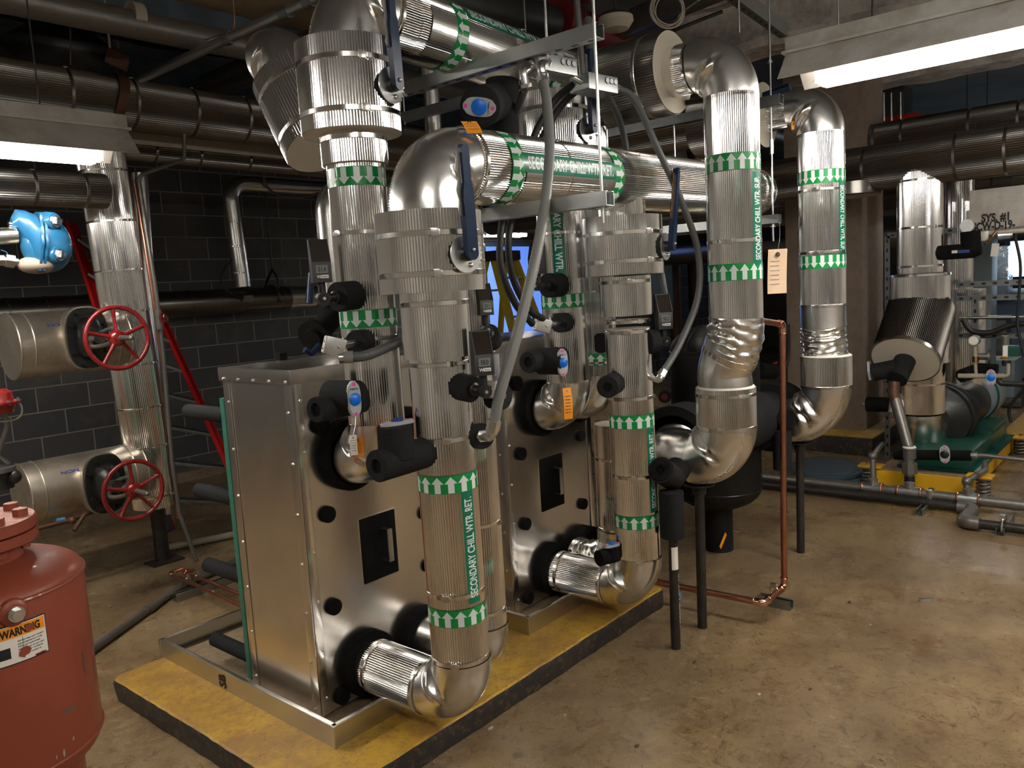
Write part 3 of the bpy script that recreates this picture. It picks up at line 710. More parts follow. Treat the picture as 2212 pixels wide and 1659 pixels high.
supply(.204, -.19, .204, -.18, .205, 1.035, 'supply riser with green down arrows rising above the nearer heat exchanger', [zy(795, 505), zy(812, 640) - .14],
       [(zy(773, 387), -1), (zy(800, 687), -1)], None, 'large ribbed valve drum with blue lever at the top of the nearer supply riser', 2.135, 2.42, .78, 'supply risers')
supply(1.322, -.19, 1.315, -.18, 1.322, 1.035, 'supply riser with down arrows and teal supply label by the farther heat exchanger', [zy(1215, 505)],
       [(zy(1217, 650), -1)], (zy(1215, 632), 2.06, -.05, -1), 'ribbed valve drum with blue lever hanging below the conduit boxes', 2.11, 2.41, .9, 'supply risers')
# rear pair of each cabinet
def rear(bx, by, nz, ztop, label, arrow, wr):
    t = jacketed('insulated_riser', label, 'pipe', 'rear risers of the heat exchangers', (bx, by, nz)); r = .088
    if wr: wrinkled(t, [(bx, -.06, nz), (bx, by * .55, nz), (bx, by * .95, nz + .03), (bx, by, nz + .18)], r + .006, amp=.016, seed=wr)
    else:
        m = MB(); elbow(m, (bx, by, nz), YM, U3, r + .005, .13); rivet_seam(m, (bx, by, nz), YM, U3, r + .005, .13, a_=-.5); kid(m, 'elbow_jacket', t)
        m = MB(); m.cyl((bx, -.02, nz), (bx, by + .12, nz), r + .005, 'smooth_jacket', 64); kid(m, 'pipe_jacket', t)
    jpart(t, (bx, by, nz + .12), (bx, by, ztop), r)
    for k in range(int((ztop - nz - .3) / .33) + 1): bpart(t, (bx, by, nz + .19 + k * .33), U3, r, .014, -1.3)
    if arrow: arrows_on(t, (bx, by, 0), U3, r, arrow, 1, .056)
    return t
rear(.49, -.36, .24, 2.05, 'riser mostly hidden behind the nearer front riser', None, 0)
rear(1.565, -.19, 1.04, 2.3, 'riser with green up arrows half hidden behind the farther front riser', zy(1293, 773), 0)
rear(1.50, -.30, .27, .95, 'short riser with crumpled bend low behind the farther front riser', None, 2)

# supply header
SA = V((.204, -.18, 2.56)); SB = V((1.66, -.12, 2.515)); SD = (SB - SA).normalized(); sr = .122
t = jacketed('supply_header', 'upper ribbed supply header crossing behind the top strut, labelled in green', 'pipe', None, (.2, -.18, 2.44))
m = MB(); elbow(m, SA, U3, SD, .120, .155, creases=(.30, .72), depth=.14); rivet_seam(m, SA, U3, SD, .12, .155, a_=.5); kid(m, 'elbow_jacket', t)
jpart(t, SA + SD * .15, SA + SD * .25, sr + .004); bpart(t, SA + SD * .16, SD, sr + .004, .014, 2)
jpart(t, SA + SD * .22, SB, sr)
SR = frame(SD)
m = MB(); wrap_patch(m, SA, SR, sr, .30, .78, PI - .35, PI + 1.15, 'smooth_jacket', .0016, 20); kid(m, 'patch_sheet', t, 'smooth aluminium repair sheet')
arrows_on(t, SA, SD, sr, .46, -1, .062); arrows_on(t, SA, SD, sr, 1.08, -1, .062)
label_on(t, SA, SD, sr, .50, 1.05, PI - .62, SUP, 1, .062)
for s in (.9, 1.5): bpart(t, SA + SD * s, SD, sr, .012, 2)

# ---- air separator piping: two tall risers
def tall(label, ax, ay, zb, ztop, r, arr, bands, lab, group='tall risers beside the air separator'):
    t = jacketed('insulated_riser', label, 'pipe', group, (ax, ay, .6)); A = V((ax, ay, zb))
    jpart(t, A, (ax, ay, ztop), r)
    for z in bands: bpart(t, (ax, ay, z), U3, r, .016, view_ang(ax, ay) - .2)
    for z, u in arr: arrows_on(t, A, U3, r, z - zb, u, .070)
    if lab: label_on(t, A, U3, r, lab[0] - zb, lab[1] - zb, view_ang(ax, ay, lab[2]), SUP, lab[3], .058)
    return t
q = lambda px, py: P(px, py, y=-.745 if px < 1650 else -.66).z
S3x, S3y, S3l = 1.63, -.860, -.803; YN = -.47
q = lambda px, py: P(px, py, x=(S3x if px < 1650 else 2.83)).z
r3 = .109
t = tall('tall riser with up arrows bending down to the left side of the black separator', S3x, S3y, q(1586, 690), q(1585, 210), r3,
         [(q(1586, 355), 1), (q(1586, 588), 1)], [q(1586, 522), q(1586, 694)], (q(1590, 575), q(1590, 378), .84, 1))
zt = 2.475
m = MB(); elbow(m, (S3x, S3y, zt), U3, YP, r3 + .002, .15, creases=(.32, .70), depth=.13); rivet_seam(m, (S3x, S3y, zt), U3, YP, r3 + .002, .15, a_=-.6); kid(m, 'elbow_jacket', t)
jpart(t, (S3x, S3y + .14, zt), (S3x, -.60, zt), .102); bpart(t, (S3x, S3y + .165, zt), YP, .104, .012)
jpart(t, (S3x, S3y, q(1585, 215)), (S3x, S3y, 2.33), r3)
zl = q(1585, 690); lx = S3l; zj = q(1568, 838)
wrinkled(t, [(S3x, S3y, zl + .01), (S3x, S3y + .005, zl - .07), (S3x, S3y + .02, zl - .13), (S3x, S3y + .04, zl - .18)], r3 + .004, folds=6, amp=.015, seed=.6)
m = MB(); m.tube(catmull([V((S3x, S3y + .02, zl - .10)), V((S3x, S3y + .045, zl - .17)), V((S3x, (S3y + .04 + lx) / 2 + .012, (zl - .17 + zj) / 2)), V((S3x, lx, zj + .02)), V((S3x, lx, zj))], 8), .114, 'smooth_jacket', 80)
band((S3x, S3y + .035, zl - .155), (0, .42, -1), .117, .022, m, buckle=3.6); kid(m, 'elbow_jacket', t)
jpart(t, (S3x, lx, q(1568, 836)), (S3x, lx, q(1565, 925)), .126); bpart(t, (S3x, lx, q(1568, 850)), U3, .126, .016, -2.2); bpart(t, (S3x, lx, q(1568, 920)), U3, .126, .018, -2.9)
m = MB(); m.torus((S3x, lx, q(1568, 836)), U3, .115, .008, 'paper', 48, 8); kid(m, 'insulation_edge', t, 'cream insulation edge')
zo = .80; Rb3 = q(1565, 925) - zo + .01
m = MB(); elbow(m, (S3x, lx, zo), V((0, 0, -1)), YP, .126, Rb3, creases=(.30, .62), depth=.13, k=72); rivet_seam(m, (S3x, lx, zo), V((0, 0, -1)), YP, .126, Rb3, n=60, a_=.55); rivet_seam(m, (S3x, lx, zo), V((0, 0, -1)), YP, .126, Rb3, n=60, a_=-.55); kid(m, 'elbow_jacket', t)
ye3 = lx + Rb3
m = MB(); elbow(m, (S3x, YN, zo), YP, XP, .118, abs(YN - ye3) - .005 if abs(YN - ye3) > .12 else .13, creases=(.45,), depth=.10); kid(m, 'elbow_jacket', t); bpart(t, (S3x, ye3, zo), YP, .124, .012, 1.2)
# valve drum on the cross arm to the supply header
t = thing('butterfly_valve', 'ribbed drum with broad pale end ring beside the tall bend at top right', 'valve', (S3x, -.4, zt - .2), 'drums on the overhead arms')
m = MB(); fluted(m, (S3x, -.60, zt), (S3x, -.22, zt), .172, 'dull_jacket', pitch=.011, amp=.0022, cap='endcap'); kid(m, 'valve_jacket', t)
for yy in (-.50, -.28): bpart(t, (S3x, yy, zt), YP, .172, .018, -1)
m = MB(); c_ = P(1537, 215, x=S3x + .15); m.cyl(c_, c_ + V((0, .012, 0)), .045, 'zinc', 28); m.cyl(c_ - V((0, .012, 0)), c_, .016, 'black_iron', 20); m.cyl(c_, (c_.x - .06, -.55, c_.z), .012, 'black_iron', 12); kid(m, 'notch_plate', t)
S4x, S4y, S4l = 2.83, -.80, -.816; r4 = .117
t = tall('tall riser with down arrows bending to the right side of the black separator', S4x, S4y, q(1774, 658), q(1775, 290), r4,
         [(q(1775, 385), -1), (q(1773, 566), -1)], [q(1775, 412), q(1774, 546), q(1773, 660)], (q(1775, 552), q(1775, 398), .86, -1))
zt4 = 2.46
jpart(t, (S4x, S4y, q(1775, 295)), (S4x, S4y, 2.32), r4)
m = MB(); elbow(m, (S4x, S4y, zt4), U3, YP, r4 + .003, .15, creases=(.30, .70), depth=.15); rivet_seam(m, (S4x, S4y, zt4), U3, YP, r4 + .003, .15, a_=-.6); kid(m, 'elbow_jacket', t)
jpart(t, (S4x, S4y + .14, zt4), (S4x, -.50, zt4), .092)
z4 = q(1774, 658)
m = MB(); m.tube([(S4x, S4y, z4 + .005), (S4x, S4y, z4 - .09), (S4x, S4y - .005, z4 - .13)], .118, 'smooth_jacket', 48); kid(m, 'elbow_jacket', t)
wrinkled(t, [(S4x, S4y, z4 - .11), (S4x, S4y - .005, z4 - .19), (S4x, S4l, z4 - .285)], .114, folds=6, amp=.019, seed=5.6)
jpart(t, (S4x, S4l, q(1785, 768)), (S4x, S4l, q(1785, 835)), .130); m = MB(); m.torus((S4x, S4l, q(1785, 768)), U3, .122, .008, 'paper', 48, 8); kid(m, 'insulation_edge', t, 'cream insulation edge')
bpart(t, (S4x, S4l, q(1785, 833)), U3, .130, .018, -2)
zo4 = .765; Rb4 = q(1785, 835) - zo4 + .01
m = MB(); elbow(m, (S4x, S4l, zo4), V((0, 0, -1)), YP, .127, Rb4, creases=(.25, .45, .70), depth=.11, k=72); rivet_seam(m, (S4x, S4l, zo4), V((0, 0, -1)), YP, .127, Rb4, n=60, a_=-.55); kid(m, 'elbow_jacket', t)
ye4 = S4l + Rb4
wrinkled(t, [(S4x, ye4 - .02, zo4), (S4x, ye4 + .05, zo4), (S4x - .03, YN - .06, zo4), (S4x - .10, YN, zo4), (S4x - .18, YN, zo4)], .112, folds=7, amp=.012, seed=3.0)
t = thing('butterfly_valve', 'ribbed drum with pale end ring behind the shop light end', 'valve', (S4x, -.3, zt4 - .2), 'drums on the overhead arms')
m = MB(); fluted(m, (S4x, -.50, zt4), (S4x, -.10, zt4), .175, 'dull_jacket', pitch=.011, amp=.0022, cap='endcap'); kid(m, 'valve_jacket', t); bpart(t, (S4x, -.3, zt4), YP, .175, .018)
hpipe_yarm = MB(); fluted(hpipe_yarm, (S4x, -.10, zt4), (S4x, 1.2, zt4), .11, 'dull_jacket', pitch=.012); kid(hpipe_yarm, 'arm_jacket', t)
for pp, lb in ((0, 'x'),):
    m = MB(); a = P(1650, 208, x=S4x - .19); b = P(1707, 187, x=S4x - .19); m.tube([a, b], .022, 'lever_blue', 8); kid(m, 'lever', t, 'dark blue lever handle')

# ---- air separator tank
TX, TY = 2.66, -.24
t = thing('air_separator', 'black insulated air separator tank standing on a round black foot', 'tank', (TX, TY, 0))
zc0, zc1 = .38, 1.18; rt = .25
m = MB(); prof = [(.0001, zc0 - .13)] + [(rt * math.sin(a), zc0 - .13 * math.cos(a)) for a in [PI / 2 * i / 8 for i in range(1, 9)]] + [(rt, zc1)] + [(rt * math.cos(a), zc1 + .15 * math.sin(a)) for a in [PI / 2 * i / 8 for i in range(1, 9)]]
m.lathe((TX, TY, 0), U3, prof, 'tank_black', 64); kid(m, 'tank_shell', t)
m = MB(); m.cyl((TX, TY, 0), (TX, TY, zc0 - .10), .082, 'tank_black', 40); kid(m, 'foot', t)
m = MB(); m.torus((TX, TY, zc0), U3, rt, .004, 'black_paint', 64, 6); m.torus((TX, TY, zc1), U3, rt, .004, 'black_paint', 64, 6); kid(m, 'seam', t)
for sg in (-1, 1):
    m = MB(); xe = P(1455, 930, y=YN).x if sg < 0 else P(1684, 945, y=YN).x; zn = zo if sg < 0 else zo4
    m.cyl((TX, YN, zn), (xe, YN, zn), .155, 'grey_foam', 48); m.cyl((xe - sg * .15, YN, zn), (xe, YN, zn), .20, 'grey_foam', 48); kid(m, 'nozzle_cover', t)
m = MB(); m.tube(catmull([P(1540, 735, y=-.3), P(1520, 720, y=-.38), P(1505, 740, y=-.42), P(1503, 760, y=-.42)]), .045, 'tank_black', 16); kid(m, 'vent_cover', t)
m = MB(); a = P(1640, 800, y=-.35); b = P(1672, 803, y=-.4); m.cyl(a, b, .048, 'grey_foam', 24); kid(m, 'drain_cover', t)
m = MB(); c = P(1672, 795, y=-.4); m.tube([c, c + V((.03, -.01, 0)), c + V((.06, -.02, -.03))], .010, 'brass', 10); m.box(c + V((.015, 0, .03)), (.05, .012, .012), 'red_plain', None, .003); m.box(c + V((.015, 0, .02)), (.012, .012, .03), 'red_plain', None, .003); kid(m, 'drain_cock', t, 'small brass cock with red handle')
m = MB(); a = P(1562, 1168, y=TY - .08); R = frame(V((-.3, -1, .1)), V((.5, 0, 1))); m.box(a, (.012, .11, .003), 'orange_tag', R.to_3x3() @ Matrix.Rotation(-.9, 3, 'Z')); m = MB(); RR = Matrix((V((.78, 0, .62)), V((-.62, 0, .78)), V((0, -1, 0)))).transposed(); m.box(a, (.10, .026, .002), 'orange_tag', RR, .0005); kid(m, 'tag', t, 'small yellow tag')
m = MB(); a = P(1590, 1148, y=TY - .06); m.box(a, (.05, .02, .002), 'paper', Matrix.Rotation(.4, 3, 'Y'), .0005); kid(m, 'paper_flag', t, 'small white flag')

# stands and drains under the tall bends
def post(label, px, py, x, y, ztop, r, capr, foamz=None):
    t = thing('pipe_support', label, 'pipe support', (x, y, 0), 'black posts standing on the floor')
    m = MB(); m.cyl((x, y, 0), (x + .01, y, ztop), r, 'black_iron', 20); kid(m, 'post', t)
    if capr: m = MB(); m.cyl((x + .01, y, ztop - .008), (x + .01, y, ztop), capr, 'black_iron', 28); m.cyl((x + .01, y, ztop - .05), (x + .01, y, ztop - .008), r * 1.4, 'black_iron', 24); kid(m, 'saddle', t)
    return t
post('black post with flat round top under the bend left of the copper pipe', 0, 0, 1.627, -.66, zo - .122, .022, .07)
post('black post with flat round top under the bend nearest the brown column', 0, 0, 2.831, -.66, zo4 - .122, .022, .06)
t = post('scuffed black drain leg with printed lettering, nearest the yellow pad end', 0, 0, 1.372, -.664, .60, .021, 0)
m = MB(); a = V((1.372, -.664, .0)); wrap_patch(m, (1.374, -.664, 0), Matrix.Identity(3), .021, .36, .46, -2.9, -1.2, 'paper', .0008); kid(m, 'paint_scuff', t, 'flaked whitish paint')
m = MB(); wrap_text(m, 'LE8070 LOT 10', (1.374, -.664, 0), Matrix.Identity(3), .021, .10, .24, -1.3, .010, 1, 'paper', .001); kid(m, 'lettering', t)
t = thing('drain_valve', 'black foam covered drain valve hanging from the crumpled bend beside the farther front riser', 'valve', (1.38, -.66, .52))
m = MB(); m.cyl((1.378, -.664, .50), (1.378, -.664, .70), .052, 'grey_foam', 32); kid(m, 'vertical_cover', t)
m = MB(); e_ = P(1427, 1015, x=1.30); m.tube([(1.60, -.60, zo - .03), (1.42, -.645, .75), e_], .056, 'grey_foam', 32); kid(m, 'horizontal_cover', t)
m = MB(); m.lathe(e_, (e_ - V((1.42, -.645, .75))), [(.05, 0), (.046, .004), (.02, .005), (.02, -.01)], 'foam', 28); kid(m, 'plug', t)
t = thing('drain_valve', 'black foam covered drain valve behind the copper pipe', 'valve', (2.78, -.60, .52))
m = MB(); c = P(1690, 975, y=-.63); m.cyl((c.x, -.63, .52), (c.x, -.63, .74), .05, 'grey_foam', 28); kid(m, 'vertical_cover', t)
m = MB(); c2 = P(1700, 905, x=S4x - .20); m.tube([c2 + V((.12, .05, 0)), c2], .05, 'foam', 28); kid(m, 'horizontal_cover', t)
m = MB(); m.cyl((c.x, -.63, 0), (c.x, -.63, .53), .014, 'black_iron', 14); kid(m, 'drain_leg', t)
# ================================================================ shop lights
def shop_light(label, c, L, along, tilt=0, chains=True, group='fluorescent shop lights', hood=True):
    """hood with two fluorescent tubes, c = centre of the tubes"""
    c = V(c); R = Matrix.Rotation(0 if along == 'x' else PI / 2, 3, 'Z')
    if tilt: R = R @ Matrix.Rotation(tilt, 3, 'X')
    t = thing('shop_light', label, 'light', c, group)
    m = MB()
    for s in ((-1, 1) if hood else ()):
        prof = [(s * .05, .145), (s * .16, .016)]; n = V((0, s * .55, .83)).normalized()
        a, b = prof; mid = V((0, (a[0] + b[0]) / 2, (a[1] + b[1]) / 2)); w = math.hypot(b[0] - a[0], b[1] - a[1]); an = math.atan2(b[1] - a[1], b[0] - a[0])
        m.box(c + R @ mid, (L, w, .0025), 'white_enamel', R @ Matrix.Rotation(an, 3, 'X'))
    m.box(c + R @ V((0, 0, .175)), (L + .01, .11, .07), 'white_enamel', R, .004); kid(m, 'reflector', t)
    m = MB(); m.box(c + R @ V((0, 0, .145)), (L + .03, .14, .012), 'white_enamel', R)
    for e in (-1, 1): m.box(c + R @ V((e * (L / 2 - .12), 0, .06)), (.006, .10, .12), 'white_enamel', R)
    kid(m, 'end_plate', t)
    for s in (-1, 1):
        m = MB(); a = c + R @ V((-L / 2 + .14, s * .045, .0)); b = c + R @ V((L / 2 - .14, s * .045, .0)); m.cyl(a, b, .019, 'tube_glow', 16); kid(m, 'tube', t)
        for e, q_ in ((-1, a), (1, b)):
            m = MB(); m.box(q_ + R @ V((e * .008, 0, .01)), (.014, .03, .05), 'white_plastic', R, .002); kid(m, 'lamp_holder', t)
    if chains:
        for e in (-1, 1): m = MB(); q_ = c + R @ V((e * (L / 2 - .35), 0, .2)); m.cyl(q_, (q_.x, q_.y, CZ), .004, 'black_iron', 6); kid(m, 'hanger_rod', t)
    return t
LX = P(205, 345, z=2.30); LX.x += .14; RX = P(1772, 178, z=2.42); RX.y += .13
shop_light('bright fluorescent shop light with grimy hood hanging at top right', (RX.x, RX.y - 1.22, 2.42), 2.44, 'y', 0)
shop_light('fluorescent shop light with dusty hood at the left edge above the blue trap', (LX.x - 1.22, LX.y, 2.30), 2.44, 'x', 0)
shop_light('added bare-tube light over the aisle behind the viewer', (-1.7, -3.1, 2.85), 2.44, 'y', 0, group='bare-tube lights added outside the view', hood=False)  # unseen light added to brighten the room from behind the viewer
shop_light('added bare-tube light to the right behind the viewer', (.9, -3.5, 2.75), 2.44, 'x', 0, group='bare-tube lights added outside the view', hood=False)  # second unseen light, added for more brightness from the viewer's side
shop_light('added bare-tube light farther left near the block wall', (-3.3, 2.4, 2.75), 2.44, 'x', 0, group='bare-tube lights added outside the view', hood=False)  # added out of view to brighten the cabinet side and block wall
shop_light('added bare-tube light over the pumps beyond the right edge', (5.6, -3.4, 2.7), 2.44, 'y', 0, group='bare-tube lights added outside the view', hood=False)  # unseen, added to raise the brightness on the right
lp = P(1088, 508, y=4.0)
shop_light('distant lit strip light seen over the yellow ladder', (lp.x, 4.0, lp.z), 1.0, 'x')
lp = P(2108, 428, x=9.0)
shop_light('distant lit strip light under the far pipes beside the sign', (9.0, lp.y, lp.z), .9, 'y')
# ================================================================ instruments on the risers
def foam_puck(m, base, d, L, r, mm='grey_foam'):
    m.lathe(base, d, [(r, 0), (r, L - .003), (r - .003, L), (r * .35, L + .0005)], mm, 32)
def thermometer(label, joint, n, base, r=.043, reading='51.4', nut=True, scale=1.0, stem=.03):
    """solar digital thermometer: wedge case on a swivel, screwed into a foam covered well"""
    joint = V(joint); base = V(base); d = (joint - base); L = d.length; d.normalize()
    t = thing('digital_thermometer', label, 'thermometer', base, 'digital thermometers on the risers')
    m = MB(); foam_puck(m, base, d, L * .55, r); kid(m, 'well_cover', t, 'round black foam cover')
    m = MB(); m.lathe(base + d * (L * .55), d, [(.017, 0), (.021, .004), (.021, .012), (.015, .016), (.012, L * .45 - .012)], 'black_plastic', 24)
    n = V(n).normalized(); sd = V((0, 0, 1)).cross(n).normalized(); up = V((0, 0, 1))
    m.cyl(joint - n * .02, joint + n * .022, .020 * scale, 'black_plastic', 28); m.cyl(joint + n * .022, joint + n * .026, .014, 'rubber', 24); m.cyl(joint + n * .026, joint + n * .030, .0055, 'zinc', 6)
    m.cyl(joint, joint + up * (.02 + stem), .0125 * scale, 'black_plastic', 20); kid(m, 'swivel', t)
    if nut: m = MB(); m.cyl(base + d * (L * .55 + .001), base + d * (L * .55 + .012), .021, 'brass', 6); kid(m, 'nut', t, 'brass hexagon nut')
    o = joint + up * (.02 + stem); w = .060 * scale; h1 = .060 * scale; h2 = .075 * scale; dp = .034
    R = Matrix((n, up, n.cross(up))).transposed()      # profile plane: x=forward, y=up
    prof = [(-dp * .4, 0), (dp * .75, 0), (dp * .75, h1), (-dp * .15, h1 + h2), (-dp * .6, h1 + h2)]
    m = MB(); m.prism(prof, o - R.col[2] * (w / 2), R, w, 'black_plastic')
    cs = kid(m, 'case', t)
    F = Matrix((sd, up, n)).transposed()
    m = MB(); q = o + n * (dp * .75 + .0008); m.box(q + up * (h1 * .68), (w * .62, h1 * .42, .0015), 'lcd', F)
    flat_text(m, reading, q + up * (h1 * .56) - sd * (w * .20), F, w * .40, h1 * .24, 'black_plastic', .0012); kid(m, 'display', cs, 'grey display showing digits')
    m = MB(); m.box(q + up * (h1 * .30) + sd * (w * .12), (w * .40, h1 * .17, .001), 'white_plastic', F); flat_text(m, 'W', q + up * (h1 * .22) - sd * (w * .30), F, w * .24, h1 * .17, 'white_plastic', .0005)
    flat_text(m, 'Weksler', q + up * (h1 * .26) - sd * (w * .05), F, w * .34, h1 * .08, 'ink', .0008); kid(m, 'badge', cs, 'white maker badge')
    sl = V(n * (dp * .9) * -1 + up * h2).normalized(); sn = sl.cross(sd) * -1; sn = sn if sn.dot(n) > 0 else -sn
    G = Matrix((sd, sl, sn)).transposed(); c = o + n * (dp * .30) + up * (h1 + h2 * .5)
    m = MB(); LL = math.hypot(dp * .9, h2); m.box(c + sn * .0010, (w * .86, LL * .88, .002), 'black_glass', G)
    for s in (-1, 1): m.box(c + sd * s * w * .47 + sn * .0015, (w * .05, LL * .98, .004), 'black_plastic', G)
    kid(m, 'solar_panel', cs, 'glossy dark solar panel'); return t
nn = V((-.42, -.90, 0))
def surf(ax, ay, ang, r, z): return V((ax + r * math.cos(ang), ay + r * math.sin(ang), z))
p = P(697, 645, y=-.25); b = surf(.204, -.19, -2.75, .09, p.z + .005)
thermometer('black digital thermometer reading 51.4 on the supply riser near the block wall', p, nn, b, .048, '51.4')
p = P(1045, 845, y=-.70); b = V((.213, -.585, p.z + .01))
thermometer('black digital thermometer reading 50.0 on the nearer front riser', p, V((-.50, -.86, 0)), b, .043, '50.0', False)
p = P(1050, 712, y=-.48); b = P(1062, 735, y=-.40)
thermometer('black digital thermometer half hidden behind the nearer front riser', p, V((-.5, -.86, 0)), b, .040, '53.1', False, .8)
p = P(1434, 736, y=-.62); b = V((1.37, -.58, p.z))
thermometer('black digital thermometer on the farther front riser, turned to the right', p, V((-.55, -.83, 0)), b, .052, '50.3', False, 1.1)
p = P(1163, 618, y=-.24); b = surf(1.322, -.19, -2.7, .09, p.z)
thermometer('black digital thermometer seen edge on at the supply riser of the farther cabinet', p, V((-.9, -.2, 0)), b, .052, '51.0', False, 1.0)
m = MB(); b = V((1.565, -.19, 0)); p0 = P(1300, 740, y=-.24); foam_puck(m, p0 + V((.05, 0, 0)), (-1, -.2, 0), .09, .046)
tag(m.build('well_cover'), 'round black foam cover on the half hidden riser left of the farther front riser', 'foam cover')

def transmitter(label, base, d, box, yaw, tilt=.3):
    """pressure transmitter: foam puck, cube head with paper plate and elbow fitting"""
    base = V(base); d = V(d).normalized(); t = thing('pressure_transmitter', label, 'transmitter', base, 'pressure transmitters on the risers')
    m = MB(); foam_puck(m, base, d, .055, .042); kid(m, 'well_cover', t, 'round black foam cover')
    R = Matrix.Rotation(yaw, 3, 'Z') @ Matrix.Rotation(tilt, 3, 'Y'); box = V(box)
    m = MB(); m.cyl(base + d * .05, box, .012, 'zinc', 12); m.box(box, (.062, .05, .055), 'zinc', R, .003); m.sphere(box + R @ V((.01, -.026, .0)), .005, 'zinc', 8); hd = kid(m, 'head', t)
    m = MB(); m.box(box + R @ V((-.032, 0, 0)), (.0015, .046, .050), 'paper', R)
    F = Matrix((V((0, -1, 0)), V((0, 0, 1)), V((-1, 0, 0)))).transposed(); F = R @ F
    for yy, s in ((.010, 'HIGH PORT'), (-.016, 'LOW PORT')): flat_text(m, s, box + R @ V((-.0332, .020, yy)), F, .022, .004)
    for yy in (.008, -.014): m.sphere(box + R @ V((-.033, -.008, yy)), .003, 'ink', 8)
    kid(m, 'name_plate', hd, 'cream paper plate'); return t, box, R
def fitting(m, path, r=.010, mm='zinc'):
    m.tube(route(path, .02, 6), r, mm, 14)
    for p_, q_ in ((path[0], path[1]), (path[-1], path[-2])):
        dd = (V(q_) - V(p_)).normalized(); m.cyl(p_, V(p_) + dd * .012, r * 1.5, mm, 6)
def conduit(label, pts, r=.0125, mm='conduit_grey', group='flexible conduits', fits=True):
    t = thing('flexible_conduit', label, 'conduit', pts[0], group)
    c = catmull(pts, 30); m = MB(); Ls = 0
    m.tube(c, r, mm, 16, rfun=(lambda i: r * (1 + (.07 if i % 2 else 0)))); kid(m, 'sleeve', t)
    if fits:
        for a_, b_ in ((c[0], c[2]), (c[-1], c[-3])):
            dd = (b_ - a_).normalized(); m = MB(); m.cyl(a_ - dd * .004, a_ + dd * .026, r * 1.35, 'zinc', 6); m.cyl(a_ - dd * .018, a_ - dd * .002, r * 1.1, 'zinc', 16); kid(m, 'connector', t)
    return t
b = surf(.204, -.19, -2.5, .088, P(755, 742, y=-.24).z); bx = P(722, 748, y=-.30)
transmitter('small silver transmitter box on the nearer supply riser with conduit going right', b, bx - b, bx, -.5)
e0 = P(728, 768, y=-.31); e1 = P(748, 772, y=-.33)
conduit('dark grey conduit curving from the silver box behind the nearer front riser', [P(745, 772, y=-.33), P(790, 768, y=-.37), P(840, 748, y=-.37), P(880, 728, y=-.30), P(930, 690, y=-.2)], .0155, 'conduit_grey')
b = P(1062, 855, y=-.60); bx = P(1068, 842, y=-.66)
transmitter('silver transmitter box with hexagon nut beside the thermometer on the nearer front riser', b, V((0, -1, 0)), bx, .15, .2)
bx = P(1172, 703, y=-.27); b = surf(1.322, -.19, -2.5, .088, bx.z)
transmitter('small silver transmitter box on the supply riser of the farther cabinet', b, bx - b, bx, -.6)
bx = P(1190, 745, y=-.2)
# conduits and the overhead junction boxes
yb = -.52
JA = P(1185, 145, y=yb); JB = P(1283, 185, y=yb - .02)
def jbox(label, c, w, dd, h):
    t = thing('junction_box', label, 'junction box', c, 'steel junction boxes under the strut'); R = Matrix.Rotation(-.12, 3, 'Z')
    m = MB(); m.box(c, (w, dd, h), 'galvanized', R, .003); kid(m, 'box_body', t)
    for i in range(3):
        m = MB(); q_ = c + R @ V((w * (.12 + .14 * i), -dd / 2 - .0005, h * .18)); m.cyl(q_, q_ + R @ V((0, -.003, 0)), .0105, 'zinc', 20); m.torus(q_ + R @ V((0, -.002, 0)), R @ V((0, -1, 0)), .0105, .0012, 'dark_galvanized', 24, 6); kid(m, 'knockout', t)
    return t
jbox('galvanized junction box at the left under the top strut', JA, .20, .10, .058); jbox('galvanized junction box at the right under the top strut', JB, .17, .10, .06)
m = MB(); m.cyl(JA + V((.09, 0, 0)), JB - V((.08, 0, 0)), .011, 'zinc', 16); tag(m.build('conduit_nipple'), 'short metal conduit joining the two junction boxes', 'conduit')
top = P(1172, 165, y=yb - .06)
conduit('light grey ribbed conduit hanging in front of the return header down to the drain tee', [top, P(1182, 230, y=-.62), P(1187, 330, y=-.70), P(1176, 450, y=-.76), P(1150, 590, y=-.78), P(1112, 740, y=-.76), P(1080, 850, y=-.73), P(1065, 925, y=-.70)], .0165, 'conduit_light')
m = MB(); fitting(m, [P(1064, 924, y=-.70), P(1060, 945, y=-.69), P(1040, 942, y=-.62)], .014); m.cyl(P(1040, 942, y=-.62), P(1030, 942, y=-.55), .042, 'grey_foam', 28); tag(m.build('elbow_fitting'), 'bright elbow fitting with black cover at the low end of the light conduit', 'fitting')
m = MB(); fitting(m, [P(1135, 190, y=yb), P(1128, 155, y=yb), P(1150, 140, y=yb)], .016); fitting(m, [P(1172, 168, y=yb - .06), P(1168, 140, y=yb - .06), P(1180, 135, y=yb - .03)], .015); tag(m.build('elbow_fitting'), 'bright conduit elbow fittings at the left junction box', 'fitting')
conduit('dark conduit bending right from the junction box down past the farther front riser', [P(1325, 187, y=-.54), P(1370, 215, y=-.60), P(1420, 320, y=-.68), P(1470, 430, y=-.72), P(1507, 540, y=-.74), P(1508, 640, y=-.74), P(1470, 740, y=-.72), P(1428, 812, y=-.70)], .0135, 'conduit_grey')
m = MB(); fitting(m, [P(1430, 806, y=-.70), P(1424, 822, y=-.68), P(1405, 815, y=-.58)], .012); tag(m.build('elbow_fitting'), 'bright elbow fitting at the low end of the right conduit', 'fitting')
conduit('dark conduit curving from the right junction box down behind the return header', [P(1240, 182, y=-.50), P(1200, 215, y=-.42), P(1160, 280, y=-.36), P(1140, 340, y=-.34), P(1095, 430, y=-.34), P(1080, 560, y=-.34), P(1110, 650, y=-.33), P(1150, 700, y=-.30)], .0135, 'cable_black', fits=False)
